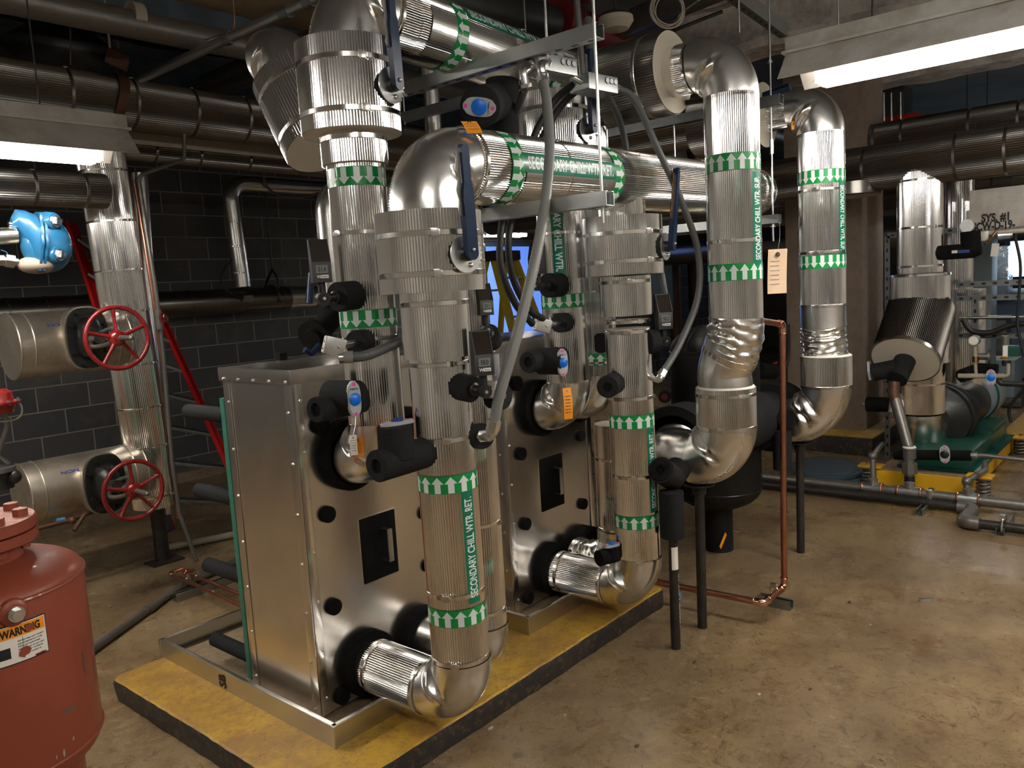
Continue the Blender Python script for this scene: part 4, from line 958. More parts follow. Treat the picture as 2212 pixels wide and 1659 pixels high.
conduit('dark conduit beside it dropping to the silver transmitter box', [P(1250, 192, y=-.50), P(1215, 225, y=-.42), P(1175, 290, y=-.36), P(1130, 400, y=-.34), P(1100, 500, y=-.34), P(1105, 590, y=-.33), P(1140, 665, y=-.31), P(1175, 690, y=-.28)], .0135, 'cable_black', fits=False)
conduit('dark conduit arching down from the right junction box behind the return header', [P(1310, 200, y=-.50), P(1335, 250, y=-.40), P(1352, 320, y=-.34), P(1355, 420, y=-.32), P(1360, 520, y=-.32), P(1418, 560, y=-.40), P(1438, 640, y=-.55)], .0135, 'conduit_grey', fits=False)
conduit('grey conduit drooping behind the drum of the nearer front riser', [P(1035, 470, y=-.25), P(1010, 600, y=-.30), P(1018, 680, y=-.34), P(1035, 720, y=-.38)], .012, 'conduit_light', fits=False)
conduit('metal conduit slanting behind the left junction box', [P(1132, 195, y=-.5), P(1118, 240, y=-.42), P(1108, 300, y=-.36)], .013, 'conduit_grey', fits=False)
m = MB(); a = P(1255, 60, y=-.42); b2 = P(1262, 165, y=-.50); m.cyl(P(1246, 0, y=-.42), b2 + V((-.01, 0, 0)), .013, 'zinc', 16); m.cyl(b2 + V((-.01, 0, 0)), b2 + V((-.01, 0, -.02)), .018, 'zinc', 6); tag(m.build('steel_conduit'), 'upright metal conduit entering the right junction box from above', 'conduit')
m = MB(); m.cyl(P(1270, 40, y=-.38), P(1280, 165, y=-.42), .018, 'conduit_grey', 16); tag(m.build('steel_conduit'), 'dark upright conduit just right of the metal one above the junction box', 'conduit')

def oval_handle(t, c, n, along, knob='knob_blue', L=.057, W=.023, tilt=0):
    n = V(n).normalized(); a = (V(along) - n * V(along).dot(n)).normalized(); s = n.cross(a); R = Matrix((a, s, n)).transposed(); pts = []
    for i in range(40):
        an = 2 * PI * i / 40; x = math.cos(an); y = math.sin(an); k = 1 if abs(x) < .5 else 1; pts.append((L * math.copysign(abs(x) ** .75, x), W * math.copysign(abs(y) ** .9, y) * (1.0 if abs(x) < .75 else .85)))
    m = MB(); m.prism(pts, V(c), R, .008, 'handle_grey'); m.prism([(x * .9, y * .88) for x, y in pts], V(c) + n * .008, R, .003, 'handle_grey'); flat_text(m, 'NIBCO', V(c) + n * .011 + a * .038 - s * .008, Matrix((s, -a, n)).transposed() if False else Matrix((s, -a, -s.cross(a))).transposed() if False else R, .0001, .0001) if False else None
    h = kid(m, 'valve_handle', t, 'grey oval handle')
    m = MB(); m.lathe(V(c) + n * .011, n, [(W * .86, 0), (W * .86, .003), (W * .6, .007), (.002, .009)], knob, 28); kid(m, 'knob', h, 'round blue knob')
    for s_ in (-1, 1): m = MB(); m.cyl(V(c) + n * .0108 + a * (s_ * L * .82), V(c) + n * .0118 + a * (s_ * L * .82), .0062, 'pink', 14); kid(m, 'paint_dot', h, 'bright pink paint dot')
    # maker lettering across the handle
    F = Matrix((-s if False else s, a, s.cross(a))).transposed(); F = F if F.col[2].dot(n) > 0 else Matrix((-s, a, (-s).cross(a))).transposed()
    m = MB(); flat_text(m, 'NIBCO', V(c) + n * .0115 + a * (L * .52) - F.col[0] * (W * .6), F, W * 1.2, .0050, 'ink'); kid(m, 'lettering', h); return h
def tag_card(name, label, top, w, h, mm, d=(0, 0, -1), n=(-.55, -.83, 0), lines=6, cat='tag', bend=.25, words=None, wire=None):
    t = thing(name, label, cat, top); n = V(n).normalized(); s = V((0, 0, 1)).cross(n).normalized(); m = MB(); rows = []
    for i in range(9):
        u = i / 8; c = V(top) + V(d) * (h * u) + n * (bend * h * .5 * math.sin(u * 2.2)); rows.append([c - s * w / 2, c + s * w / 2])
    for off, fl in ((0, False), (-.0006, True)): m.grid([[p_ + n * off for p_ in r_] for r_ in rows], mm, closed=False, smooth=True)
    kid(m, 'card', t)
    m = MB(); R = Matrix((s, V((0, 0, 1)), n)).transposed()
    for i in range(lines):
        u = .28 + .62 * i / max(1, lines); c = V(top) + V(d) * (h * u) + n * (bend * h * .5 * math.sin(u * 2.2) + .0012); flat_text(m, (words or ['CAUTION', 'READ BEFORE USE', 'VALVE RATING', 'WATER OIL GAS', 'MADE IN USA', 'KEEP TAG'])[i % 6], c - s * w * .38, R, w * (.72 if mm != 'manila' else .5), h * (.035 if mm != 'manila' else .018), 'ink' if mm != 'manila' else 'conduit_grey')
    m.torus(V(top) + V(d) * (h * .12) + n * .003, n, w * .09, w * .03, 'ink', 16, 6); kid(m, 'print', t)
    if wire: m = MB(); m.tube(catmull([V(wire), (V(wire) + V(top)) / 2 + V((.003, -.004, -.004)), V(top) + V(d) * h * .1]), .0008, 'zinc', 6); kid(m, 'wire', t)
    return t
# drain valve on nearer supply riser
f = P(681, 886, y=-.30); t = thing('drain_valve', 'black foam covered valve with upright blue knobbed handle on the nearer supply riser', 'valve', f, 'foam covered drain valves')
m = MB(); ax = V((1, .12, 0)).normalized(); m.lathe(f, ax, [(.020, .010), (.022, 0), (.038, 0), (.040, .004), (.040, .2)], 'grey_foam', 40, capb=False); m.cyl(f + ax * .008, f + ax * .012, .022, 'foam', 20); kid(m, 'horizontal_cover', t)
c = P(735, 858, y=-.30); m = MB(); hd = V((.22, -1, 0)).normalized(); e_ = c + hd * .085; m.lathe(c, hd, [(.054, -.04), (.054, .07), (.050, .074), (.01, .075)], 'grey_foam', 40, capa=False); kid(m, 'body_cover', t)
hc = P(763, 862, y=(c + hd * .08).y); hc1 = hc; oval_handle(t, hc, V((-.15, -.98, 0)), (0, 0, 1))
tag_card('valve_tag', 'white card tag with round UL mark below the nearer blue handle', P(762, 940, y=-.40), .022, .062, 'paper', lines=5, words=['Ball Valve', 'Made in Taiwan', 'LISTED', 'UL', 'UL FM'], wire=hc1 + V((0, -.004, -.030)), bend=.05)
tag_card('valve_tag', 'curled orange card tag behind the white one under the nearer blue handle', P(772, 945, y=-.385), .034, .064, 'orange_tag', bend=-.5, lines=6, wire=hc1 + V((0, -.004, -.030)))
# drain valve on the nearer front riser (horizontal, knob on top)
f = P(812, 1008, y=-.50); t = thing('drain_valve', 'black foam covered valve lying across the nearer front riser, handle flat on top', 'valve', f, 'foam covered drain valves')
m = MB(); ax = V((1, .0, .02)).normalized(); m.lathe(f, ax, [(.022, .012), (.023, 0), (.046, 0), (.049, .004), (.049, .26)], 'grey_foam', 40, capb=False); m.cyl(f + ax * .009, f + ax * .014, .024, 'foam', 8); kid(m, 'horizontal_cover', t)
c = P(856, 975, y=-.50); tp = P(856, 918, y=-.50); m = MB(); m.lathe(c, V((0, 0, 1)), [(.056, -.02), (.053, tp.z - c.z - .003), (.050, tp.z - c.z), (.01, tp.z - c.z + .001)], 'grey_foam', 40, capa=False); kid(m, 'body_cover', t)
oval_handle(t, tp + V((.005, 0, .001)), (0, 0, 1), (1, -.25, 0), 'blue_ink')
# drain valve on the farther supply riser
f = P(1140, 783, y=-.30); t = thing('drain_valve', 'black foam covered valve with upright blue knobbed handle at the farther cabinet', 'valve', f, 'foam covered drain valves')
m = MB(); ax = V((1, .1, 0)).normalized(); m.lathe(f, ax, [(.020, .010), (.022, 0), (.041, 0), (.043, .004), (.043, .22)], 'grey_foam', 40, capb=False); m.cyl(f + ax * .008, f + ax * .012, .022, 'foam', 20); kid(m, 'horizontal_cover', t)
c = P(1185, 780, y=-.32); hd = V((.25, -1, 0)).normalized(); m = MB(); m.lathe(c, hd, [(.056, -.04), (.056, .07), (.052, .074), (.01, .075)], 'grey_foam', 40, capa=False); kid(m, 'body_cover', t)
hc = P(1214, 783, y=(c + hd * .08).y); hc2 = hc; oval_handle(t, hc, V((-.5, -.86, 0)), (0, 0, 1))
tag_card('valve_tag', 'orange card tag hanging on wire from the blue handle at the farther cabinet', P(1224, 838, y=-.42), .036, .125, 'orange_tag', d=(-.04, 0, -1), lines=6, wire=hc2 + V((0, -.003, -.030)))
# capped puck low on farther front riser
f = P(1312, 836, y=-.53); t = thing('drain_valve', 'short capped black foam stub on the farther front riser', 'valve', f, 'foam covered drain valves')
m = MB(); ax = V((1, .35, .0)).normalized(); m.lathe(f, ax, [(.018, .008), (.020, 0), (.044, 0), (.046, .004), (.046, .12)], 'grey_foam', 40, capb=False); m.cyl(f + ax * .006, f + ax * .010, .022, 'foam', 6); kid(m, 'horizontal_cover', t)
# overhead drain valve above the return header, handle toward the viewer
c = P(1062, 222, y=-.42); t = thing('drain_valve', 'big black foam covered valve with slanted blue knobbed handle above the return header', 'valve', c, 'foam covered drain valves')
hc = P(1036, 231, y=-.56); hd = (hc - c).normalized()
m = MB(); m.lathe(c, hd, [(.066, -.05), (.066, (hc - c).length - .01), (.05, (hc - c).length), (.01, (hc - c).length + .001)], 'grey_foam', 44); kid(m, 'body_cover', t)
m = MB(); m.cyl(P(1085, 175, y=-.36), P(1085, 310, y=-.36), .062, 'grey_foam', 36); kid(m, 'vertical_cover', t)
oval_handle(t, hc, hd, V((1, 0, .12)), L=.054, W=.030)
tag_card('valve_tag', 'orange folded tag on top of the return bend under the overhead valve', P(1012, 262, y=-.60), .05, .045, 'orange_tag', d=(.5, 0, -.8), lines=3, bend=.6)
# small one low behind farther riser
f = P(1322, 1186, y=-.45); t = thing('drain_valve', 'small black foam covered valve with red and blue handle low beside the farther front riser', 'valve', f, 'foam covered drain valves')
m = MB(); m.cyl(f + V((-.06, .03, -.03)), f + V((.03, 0, -.03)), .035, 'foam', 28); m.cyl(f + V((0, 0, -.04)), f + V((0, 0, .01)), .034, 'foam', 28); kid(m, 'body_cover', t); oval_handle(t, f + V((0, 0, .012)), (0, 0, 1), (1, -.4, 0), L=.04, W=.018)

# ================================================================ struts, rods
def channel(name, label, a, b, w=.041, h=.041, mm='galvanized', up=U3, cat='strut', group=None, holes=0, double=False):
    """slotted channel, open side up"""
    a, b = V(a), V(b); d = (b - a).normalized(); R = frame(d, up); t = thing(name, label, cat, a, group); L = (b - a).length; th = .0028
    x, y = R.col[0], R.col[1]; m = MB(); mid = (a + b) / 2
    def pl(off, sz): m.box(mid + x * off[0] + y * off[1], (sz[0], sz[1], L), mm, R)
    for k in ((0, 1) if double else (0,)):
        o = k * h; pl((0, -h / 2 + o), (w, th)); pl((-w / 2, o), (th, h)); pl((w / 2, o), (th, h)); pl((-w / 2 + .005, h / 2 + o), (.010, th)); pl((w / 2 - .005, h / 2 + o), (.010, th))
    if holes:
        for i in range(holes):
            q_ = a + d * (L * (i + .5) / holes) - y * (h / 2 + .0012)
            pts = [(.007 * math.cos(an), .007 * math.sin(an) + (.008 if math.sin(an) > 0 else -.008)) for an in [2 * PI * j / 20 for j in range(20)]]
            m.prism(pts, q_ - y * .0006, Matrix((x, d, x.cross(d))).transposed(), .0008, 'black_paint')
    kid(m, 'channel', t); return t
def rod(name, label, a, b, r=.0048, nuts=(), group='threaded hanger rods'):
    t = thing(name, label, 'rod', b, group); m = MB(); m.cyl(a, b, r, 'zinc', 10); kid(m, 'shaft', t); d = (V(b) - V(a)).normalized()
    for u in nuts: m = MB(); c = V(a).lerp(V(b), u); m.cyl(c - d * .005, c + d * .005, r * 1.9, 'zinc', 6); m.cyl(c + d * .005, c + d * .007, r * 2.8, 'zinc', 20); kid(m, 'nut', t)
    return t
T1 = P(1296, 66, z=2.42); channel('strut_channel', 'long galvanized strut at top centre carrying the supply header', T1, (T1.x, T1.y + 1.5, 2.42), .045, .045, group='struts under the headers', holes=22)
T2 = P(1318, 428, z=1.852); channel('strut_channel', 'short galvanized strut under the middle of the return header', T2, (T2.x, T2.y + .62, 1.852), .042, .042, group='struts under the headers')
rod('threaded_rod', 'hanger rod passing down through the top strut to the return header strut', (T2.x, T2.y + .03, CZ), (T2.x, T2.y + .03, 1.78), nuts=(.955, .965, .655), )
rod('threaded_rod', 'hanger rod rising from the top strut above the junction boxes', (T1.x, T1.y + .22, CZ), (T1.x, T1.y + .22, 2.38), nuts=(.96,))
T3 = P(1688, 214, z=2.40); channel('strut_channel', 'dark strut passing behind the tall bend, its slotted end beside a rod', T3, (T3.x, T3.y + 1.7, 2.40), .045, .042, 'dark_galvanized', group='struts under the headers')
T4 = P(1684, 472, z=1.872); channel('strut_channel', 'short strut right of the farther tall riser with a tag hanging below', T4, (T4.x, T4.y + .75, 1.872), .045, .042, group='struts under the headers')
rx_ = P(1674, 300, z=2.2)
rod('threaded_rod', 'hanger rod between the two tall risers', (T4.x, T4.y + .035, CZ), (T4.x, T4.y + .035, 1.76), nuts=(.55, .96))
m = MB(); m.cyl((T4.x, T4.y + .035, 2.20), (T4.x, T4.y + .035, 2.27), .010, 'zinc', 6); tag(m.build('rod_coupling'), 'hexagon coupling on the hanger rod between the tall risers', 'coupling')
a_ = P(1590, -10, z=3.1); b_ = P(1692, 66, z=3.1); channel('strut_channel', 'slotted double strut near the ceiling at top right of centre', b_, a_ + (a_ - b_) * .6, .05, .082, group='ceiling struts', holes=14)
rod('threaded_rod', 'thin rod rising above the top right tall bend', V((P(1597, 60, y=-.7).x, -.7, CZ)), V((P(1597, 60, y=-.7).x, -.7, 2.70)))
ry_ = P(1456, 275, x=T3.x).y; rod('threaded_rod', 'thin rod behind the return header at right', (T3.x, ry_, 2.41), (T3.x, ry_, 2.05))
# manila tag
tt = tag_card('manila_tag', 'crinkled tan paper tag hanging from the strut between the tall risers', P(1680, 538, y=T4.y - .01), .095, .225, 'manila', d=(-.05, 0, -1), n=(-.82, -.57, 0), lines=6, bend=-.12, cat='tag', words=['DATE', 'SIZE 8 BFV', 'PLANT ROOM', 'ORDER', 'CHKD', 'SIGNED'], wire=P(1684, 482, y=T4.y))
# sensor dome, cable coil, red coupling above
c = P(1330, 38, z=2.85); t = thing('round_ballast', 'shiny black round dome hanging near the ceiling at top centre', 'fixture', c); m = MB(); m.sphere(c, .078, 'black_glass', 28, (1, 1, .5)); kid(m, 'dome', t); m = MB(); m.cyl(c, (c.x, c.y, CZ), .006, 'cable_black', 8); kid(m, 'cord', t); m = MB(); m.lathe(c - V((0, 0, .02)), (0, 0, -1), [(.082, -.02), (.084, 0), (.06, .035), (.02, .045)], 'cream', 32); kid(m, 'rim', t)
c = P(1440, 20, z=2.95); t = thing('cable_coil', 'coil of cream cable tied up near the ceiling at top centre', 'cable', c); m = MB()
for i in range(6): m.torus(c + V((.006 * i, .004 * math.sin(i * 2), .004 * math.cos(i * 3))), V((-.6, -.8, .12 * math.sin(i))), .085 + .006 * math.sin(i * 2.2), .0035, 'cream', 40, 6)
kid(m, 'coil', t); m = MB(); m.cyl(c + V((0, 0, .08)), (c.x, c.y, CZ), .003, 'cream', 6); kid(m, 'tie', t); m = MB(); m.tube(catmull([c + V((.05, -.03, -.06)), P(1470, 30, z=2.95), P(1510, 0, z=2.95)]), .004, 'cream', 6); kid(m, 'tail', t)

rod('threaded_rod', 'hanger rod at the far end of the dark strut behind the tall bend', (T3.x, T3.y + 1.5, CZ), (T3.x, T3.y + 1.5, 2.3))

a_ = P(1008, 218, x=1.75); channel('strut_channel', 'dark strut running back beyond the overhead foam covered valve', a_, a_ + V((0, 1.2, 0)), .045, .05, 'dark_galvanized', group='struts under the headers')
rod('threaded_rod', 'thin rod holding the dark strut beyond the overhead valve', (a_.x, a_.y + .5, CZ), (a_.x, a_.y + .5, a_.z - .04))
# ================================================================ left side of the room
# ---- red expansion tank
c0 = P(-37, 1400, d=2.12); QX, QY, QR = c0.x, c0.y, .255
t = thing('red_tank', 'glossy red steel tank at lower left with bolted dusty cover flange and warning sticker', 'tank', (QX, QY, 0))
zs = P(168, 1222, d=2.05).z - .05; zb = P(205, 1560, d=2.08).z - .08
m = MB(); dome = .07
prof = [(.01, zb - .10)] + [(QR * math.sin(a), zb - .11 * math.cos(a)) for a in [PI / 2 * i / 10 for i in range(1, 11)]] + [(QR, zb + .2), (QR, zs)] + [(QR * math.cos(a) ** .8, zs + dome * math.sin(a)) for a in [PI / 2 * i / 12 for i in range(1, 12)]] + [(.01, zs + dome)]
m.lathe((QX, QY, 0), U3, prof, 'red_tank', 96); kid(m, 'shell', t)
for z in (zs, zb):
    m = MB(); m.torus((QX, QY, z), U3, QR - .001, .006, 'red_tank', 96, 8); kid(m, 'weld_seam', t)
m = MB(); m.lathe((QX, QY, 0), U3, [(.21, .0), (.21, .02), (.20, .03), (.20, zb - .06)], 'red_tank', 64, capb=False); kid(m, 'skirt', t)
zf = zs + dome + .034; m = MB(); m.cyl((QX, QY, zf - .08), (QX, QY, zf + .02), .12, 'red_tank', 48); m.lathe((QX, QY, zf), U3, [(.155, 0), (.160, .004), (.160, .026), (.157, .029)], 'red_tank', 72); kid(m, 'lower_flange', t)
m = MB(); m.lathe((QX, QY, zf + .033), U3, [(.157, 0), (.160, .003), (.160, .026), (.156, .030)], 'red_tank', 72); m.cyl((QX, QY, zf + .063), (QX, QY, zf + .0632), .155, 'red_dusty', 72); kid(m, 'cover_flange', t, 'cover flange dusted pale pink on top')
for i in range(8):
    a = i * PI / 4 + .30; x_, yq = QX + .125 * math.cos(a), QY + .125 * math.sin(a)
    m = MB(); m.cyl((x_, yq, zf + .063), (x_, yq, zf + .082), .019, 'red_tank', 6); m.cyl((x_, yq, zf + .082), (x_, yq, zf + .0825), .0175, 'red_dusty', 6); kid(m, 'bolt', t); m = MB(); m.cyl((x_, yq, zf - .022), (x_, yq, zf), .015, 'red_tank', 6); kid(m, 'nut', t)
I3 = Matrix.Identity(3); QA = (QX, QY, 0)
so = lambda px: view_ang(QX, QY, max(-.95, min(.95, (px + 37) / 245)))
th1, th0 = so(92), so(-28); zt_, zb_ = P(60, 1376, d=1.86).z, P(60, 1470, d=1.86).z
m = MB(); wrap_patch(m, QA, I3, QR, zb_, zt_, th0, th1, 'ink', .0012, 12); wrap_patch(m, QA, I3, QR, zb_ + .003, zt_ - .003, th0 + .008, th1 - .008, 'paper', .0016, 12)
wrap_patch(m, QA, I3, QR, zt_ - .034, zt_ - .005, th0 + .016, th1 - .016, 'orange_tag', .002, 12); wrap_patch(m, QA, I3, QR, zb_ + .008, zt_ - .036, (th0 * .45 + th1 * .55), (th0 * .45 + th1 * .55) + .003, 'ink', .0022, 2)
def around(m, s, th_a, th_b, z, h, mm='ink', off=.0026):
    vs, fs, w = text_mesh(s); ky = h / .72
    m.add([V((QX + (QR + off) * math.cos(th_a + (th_b - th_a) * v.x / w), QY + (QR + off) * math.sin(th_a + (th_b - th_a) * v.x / w), z + v.y * ky)) for v in vs], fs, mm, False)
around(m, 'WARNING', so(-4), so(79), zt_ - .029, .019)
for i, s in enumerate(['Inspection plug may be furnished', 'purposes of inspection when removing', 'it from a pressurized tank.', 'Impact or damage can cause injury.', 'Drain pressure of tank by', 'venting valves prior to']): around(m, s, so(30), so(84 - 4 * (i % 3)), zt_ - .046 - i * .0072, .0036)
wrap_patch(m, QA, I3, QR, zb_ + .018, zb_ + .045, so(-12), so(14), 'ink', .0022, 4)
def blot(cx_, cz_, w, h, mm, sd, off=.0032):
    th = so(cx_); rnd = random.Random(sd); pts = []
    for i in range(14): a = 2 * PI * i / 14; k = .7 + .5 * rnd.random(); pts.append((th + w * k * math.cos(a) / QR, cz_ + h * k * math.sin(a)))
    m.add([V((QX + (QR + off) * math.cos(a), QY + (QR + off) * math.sin(a), z)) for a, z in pts], [tuple(range(14))], mm, False)
blot(57, zt_ - .020, .012, .010, 'red_tank', 3); blot(42, zb_ + .024, .014, .012, 'red_tank', 5); blot(74, zb_ + .006, .016, .003, 'dark_red', 9)
kid(m, 'warning_sticker', t, 'scratched white sticker with orange WARNING bar')
m = MB(); pz = P(30, 1352, d=1.86).z; a = so(30); e = V((math.cos(a), math.sin(a), 0)); b0 = V((QX, QY, pz)) + e * (QR - .004)
m.lathe(b0, e, [(.036, 0), (.032, .010), (.024, .014)], 'red_tank', 32, capa=False); m.cyl(b0 + e * .012, b0 + e * .026, .019, 'zinc', 28); m.cyl(b0 + e * .026, b0 + e * .038, .015, 'zinc', 6); kid(m, 'inspection_plug', t, 'shiny hexagon plug')
for cx_, z_, w_, h_, sd, mm_ in ((168, zs - .23, .004, .035, 1, 'steel_pipe'), (120, zb + .12, .022, .006, 2, 'steel_pipe'), (185, zb + .10, .005, .010, 4, 'steel_pipe'), (70, zs - .05, .01, .006, 7, 'steel_pipe'), (195, zb + .16, .004, .03, 8, 'steel_pipe'), (120, zb + .04, .003, .006, 11, 'cream'), (95, zb + .02, .003, .012, 12, 'cream'), (78, zb + .02, .002, .006, 13, 'cream')):
    m = MB(); blot(cx_, z_, w_, h_, mm_, sd, .0008); kid(m, 'paint_chip', t)


# ---- left riser with two insulated gate valves
t = jacketed('insulated_riser', 'thick riser at left in front of the red ladder, ending above a black post', 'pipe', None, (.69, 2.62, .36))
LA, LB = V((.69, 2.62, .37)), V((.585, 2.62, 2.66)); LD = (LB - LA).normalized()
m = MB(); fluted(m, LA, LB, .135, 'jacket', pitch=.0105); kid(m, 'pipe_jacket', t)
for py in (368, 476, 582, 672, 790, 886, 975, 1088): z = P(280, py, y=2.5).z; bpart(t, LA + LD * ((z - .37) / LD.z), LD, .135, .012, -1.2)
m = MB(); m.cyl((.69, 2.62, 0), (.69, 2.62, .38), .045, 'black_iron', 20); m.box((.69, 2.60, .005), (.20, .14, .01), 'black_iron'); kid(m, 'support_post', t, 'rusty black support post')
m = MB(); a = P(305, 400, y=2.85); m.cyl(P(300, 375, y=2.80), P(352, 1110, y=2.80), .05, 'smooth_jacket', 32); tag(m.build('slim_pipe'), 'slim shiny pipe rising just behind the thick left riser', 'pipe')
m = MB(); m.tube([P(289, 388, y=2.55), P(312, 520, y=2.52), P(330, 640, y=2.50), P(352, 800, y=2.50), P(372, 1000, y=2.5), P(385, 1120, y=2.5)], .011, 'copper', 10); tag(m.build('copper_tube'), 'thin copper tube running down the right side of the thick left riser', 'tube')
t = thing('steel_conduit', 'thin grey pipe with small valve running down past the thick left riser', 'pipe', P(390, 1215, z=0))
m = MB(); m.tube(route([P(398, 290, y=2.55), P(398, 345, y=2.55), P(298, 380, y=2.50), P(338, 640, y=2.46), P(352, 760, y=2.46), P(372, 1000, y=2.46), P(388, 1112, y=2.46), P(424, 1210, z=.01)], .06), .013, 'steel_pipe', 12); kid(m, 'pipe_run', t)
m = MB(); c = P(342, 690, y=2.44); m.cyl(c + V((0, 0, -.06)), c + V((0, 0, .06)), .022, 'steel_pipe', 12); m.cyl(c, c + V((.03, -.05, 0)), .016, 'steel_pipe', 10); kid(m, 'valve_body', t)
m = MB(); w = P(353, 687, y=2.38); n_ = V((.25, -.96, .1)); m.torus(w, n_, .026, .005, 'red_wheel', 24, 8); F = frame(n_)
for i in range(5): e = F @ V((math.cos(i * 1.257), math.sin(i * 1.257), 0)); m.cyl(w, w + e * .026, .003, 'red_wheel', 8)
m.cyl(w - n_ * .03, w + n_ * .012, .006, 'rusty', 8); kid(m, 'small_handwheel', t, 'small red handwheel')

def gate_valve(label, pa, pb, r, zc, oval, wheel, wr, words, black_mastic, cone_to, rear_disc):
    yv = 2.62; a = P(*pa, y=yv); b = P(*pb, y=yv); a.z = b.z = zc
    t = thing('gate_valve', label, 'valve', (a.x, yv, zc - r), 'insulated gate valves with red handwheels')
    m = MB(); m.lathe(a, XP, [(r * .2, .002), (r - .004, .0), (r, .004), (r, (b - a).length - .004), (r - .003, (b - a).length)], 'old_jacket', 72); kid(m, 'body_jacket', t)
    for s in (.004, .075, (b - a).length - .075, (b - a).length - .004): m = MB(); m.torus(a + XP * s, XP, r + .001, .0035, 'old_jacket', 72, 6); kid(m, 'seam_bead', t)
    if words:
        m = MB(); R = frame(XP); wrap_text(m, words, a, R, r, (b - a).length * .26, .30, PI - .62, .020, 1, 'blue_ink', .001); kid(m, 'stencil', t, 'faded blue stencil NON-ASBESTOS')
    # cone towards the riser
    m = MB(); fluted(m, (b.x - .02, yv, zc), (cone_to, yv, zc), r * .55, 'jacket'); kid(m, 'stub_jacket', t)
    oc = P(*oval, y=yv - r - .02); xc, zc2 = oc.x, oc.z
    def ovalpts(w, h, n=40, k=.72): return [(w * math.copysign(abs(math.cos(2 * PI * i / n)) ** k, math.cos(2 * PI * i / n)), h * math.copysign(abs(math.sin(2 * PI * i / n)) ** k, math.sin(2 * PI * i / n))) for i in range(n)]
    FR = Matrix((XP, U3, YM)).transposed()
    m = MB(); m.prism(ovalpts(.118, .178), V((xc, yv - r * .80, zc2)), FR, r * .32, 'old_jacket'); kid(m, 'collar', t)
    m = MB(); m.prism(ovalpts(.112, .170), V((xc, yv - r * 1.12, zc2)), FR, .022, 'black_paint')
    q_ = [V((xc, yv - r * 1.12 - .022, zc2)) ]; n = 40
    rows = []
    for u, kx in ((0, 1), (.35, .96), (.7, .78), (1, .5)):
        rows.append([V((xc + x, yv - r * 1.12 - .022 - .085 * u, zc2 + y)) for x, y in ovalpts(.072 * kx, .118 * kx)])
    m.grid(rows, 'black_paint', flip=False, cap1=True); kid(m, 'bonnet', t, 'tarry black bonnet' if black_mastic else 'black bonnet with square bolts')
    for i in range(8):
        an = 2 * PI * (i + .5) / 8; x = .094 * math.copysign(abs(math.cos(an)) ** .7, math.cos(an)); z = .148 * math.copysign(abs(math.sin(an)) ** .7, math.sin(an))
        m = MB(); m.cyl((xc + x, yv - r * 1.12 - .02, zc2 + z), (xc + x, yv - r * 1.12 - .042, zc2 + z), .013, 'black_paint', 4 if not black_mastic else 6); kid(m, 'bolt', t)
    yw = P(*wheel, x=xc).y; zw = P(*wheel, x=xc).z; y0 = yv - r * 1.12 - .10
    m = MB(); m.cyl((xc, y0, zc2), (xc, y0 - .07, (zc2 + zw) / 2), .034, 'black_iron', 16)
    for s in (-1, 1):
        m.tube(catmull([V((xc + s * .02, y0 - .01, zc2 + s * .02)), V((xc + s * .05, y0 - .09, zc2 + s * .045)), V((xc + s * .03, yw + .06, zw + s * .03)), V((xc, yw + .03, zw))], 6), .012, 'steel_pipe', 10)
        m.cyl((xc + s * .05, y0 - .03, zc2), (xc + s * .05, y0 - .10, zc2), .006, 'steel_pipe', 8); m.box((xc + s * .05, y0 - .08, zc2), (.025, .012, .025), 'steel_pipe')
    kid(m, 'yoke', t)
    m = MB(); m.cyl((xc, yw + .12, zw), (xc, yw - .16, zw), .0135, 'steel_pipe', 16); m.sphere((xc, yw - .16, zw), .0135, 'steel_pipe', 12); kid(m, 'stem', t, 'bare steel stem')
    m = MB(); W0 = V((xc, yw, zw)); m.torus(W0, YM, wr, .0125, 'red_wheel', 72, 14)
    m.lathe(W0 + V((0, .02, 0)), YM, [(.036, 0), (.044, .006), (.044, .022), (.036, .034), (.028, .040)], 'red_wheel', 32); m.cyl(W0 + V((0, -.018, 0)), W0 + V((0, -.034, 0)), .026, 'red_wheel', 6)
    for i in range(5):
        a_ = PI / 2 + i * 2 * PI / 5 + .05; e = V((math.cos(a_), 0, math.sin(a_))); s_0 = W0 + e * .038; s_1 = W0 + e * wr
        m.tube([s_0, s_0.lerp(s_1, .5) + V((0, .004, 0)), s_1], .010, 'red_wheel', 10, rfun=lambda i_: (.013, .0095, .0115)[i_])
    kid(m, 'handwheel', t, 'red five spoke handwheel'); return t
gate_valve('upper gate valve in silver jacket with glossy red five spoke handwheel', (18, 745), (258, 728), .182, 1.435, (188, 730), (254, 730), .163, 'NON-ASBESTOS', False, .62, True)
gate_valve('lower gate valve in silver jacket with tarry bonnet and dusty red handwheel', (44, 1062), (298, 1030), .172, .612, (226, 1044), (289, 1059), .160, 'NON-ASBESTOS', True, .68, True)
m = MB(); m.tube(route([P(0, 722, y=2.62), P(20, 745, y=2.62)], .01), .03, 'red_dusty', 12); 
m = MB(); a = P(80, 1142, y=2.45); m.tube(route([a, P(150, 1124, y=2.45), P(205, 1104, y=2.5)], .02), .013, 'rusty', 10); m.sphere(P(156, 1124, y=2.44), .022, 'rusty', 10); m.cyl(P(160, 1146, y=2.40), P(182, 1112, y=2.45), .012, 'rusty', 10); m.cyl(P(122, 1125, y=2.46), P(140, 1122, y=2.46), .014, 'bluecap', 10); tag(m.build('drain_piping'), 'rusty little drain pipe with lever under the lower gate valve', 'pipe')
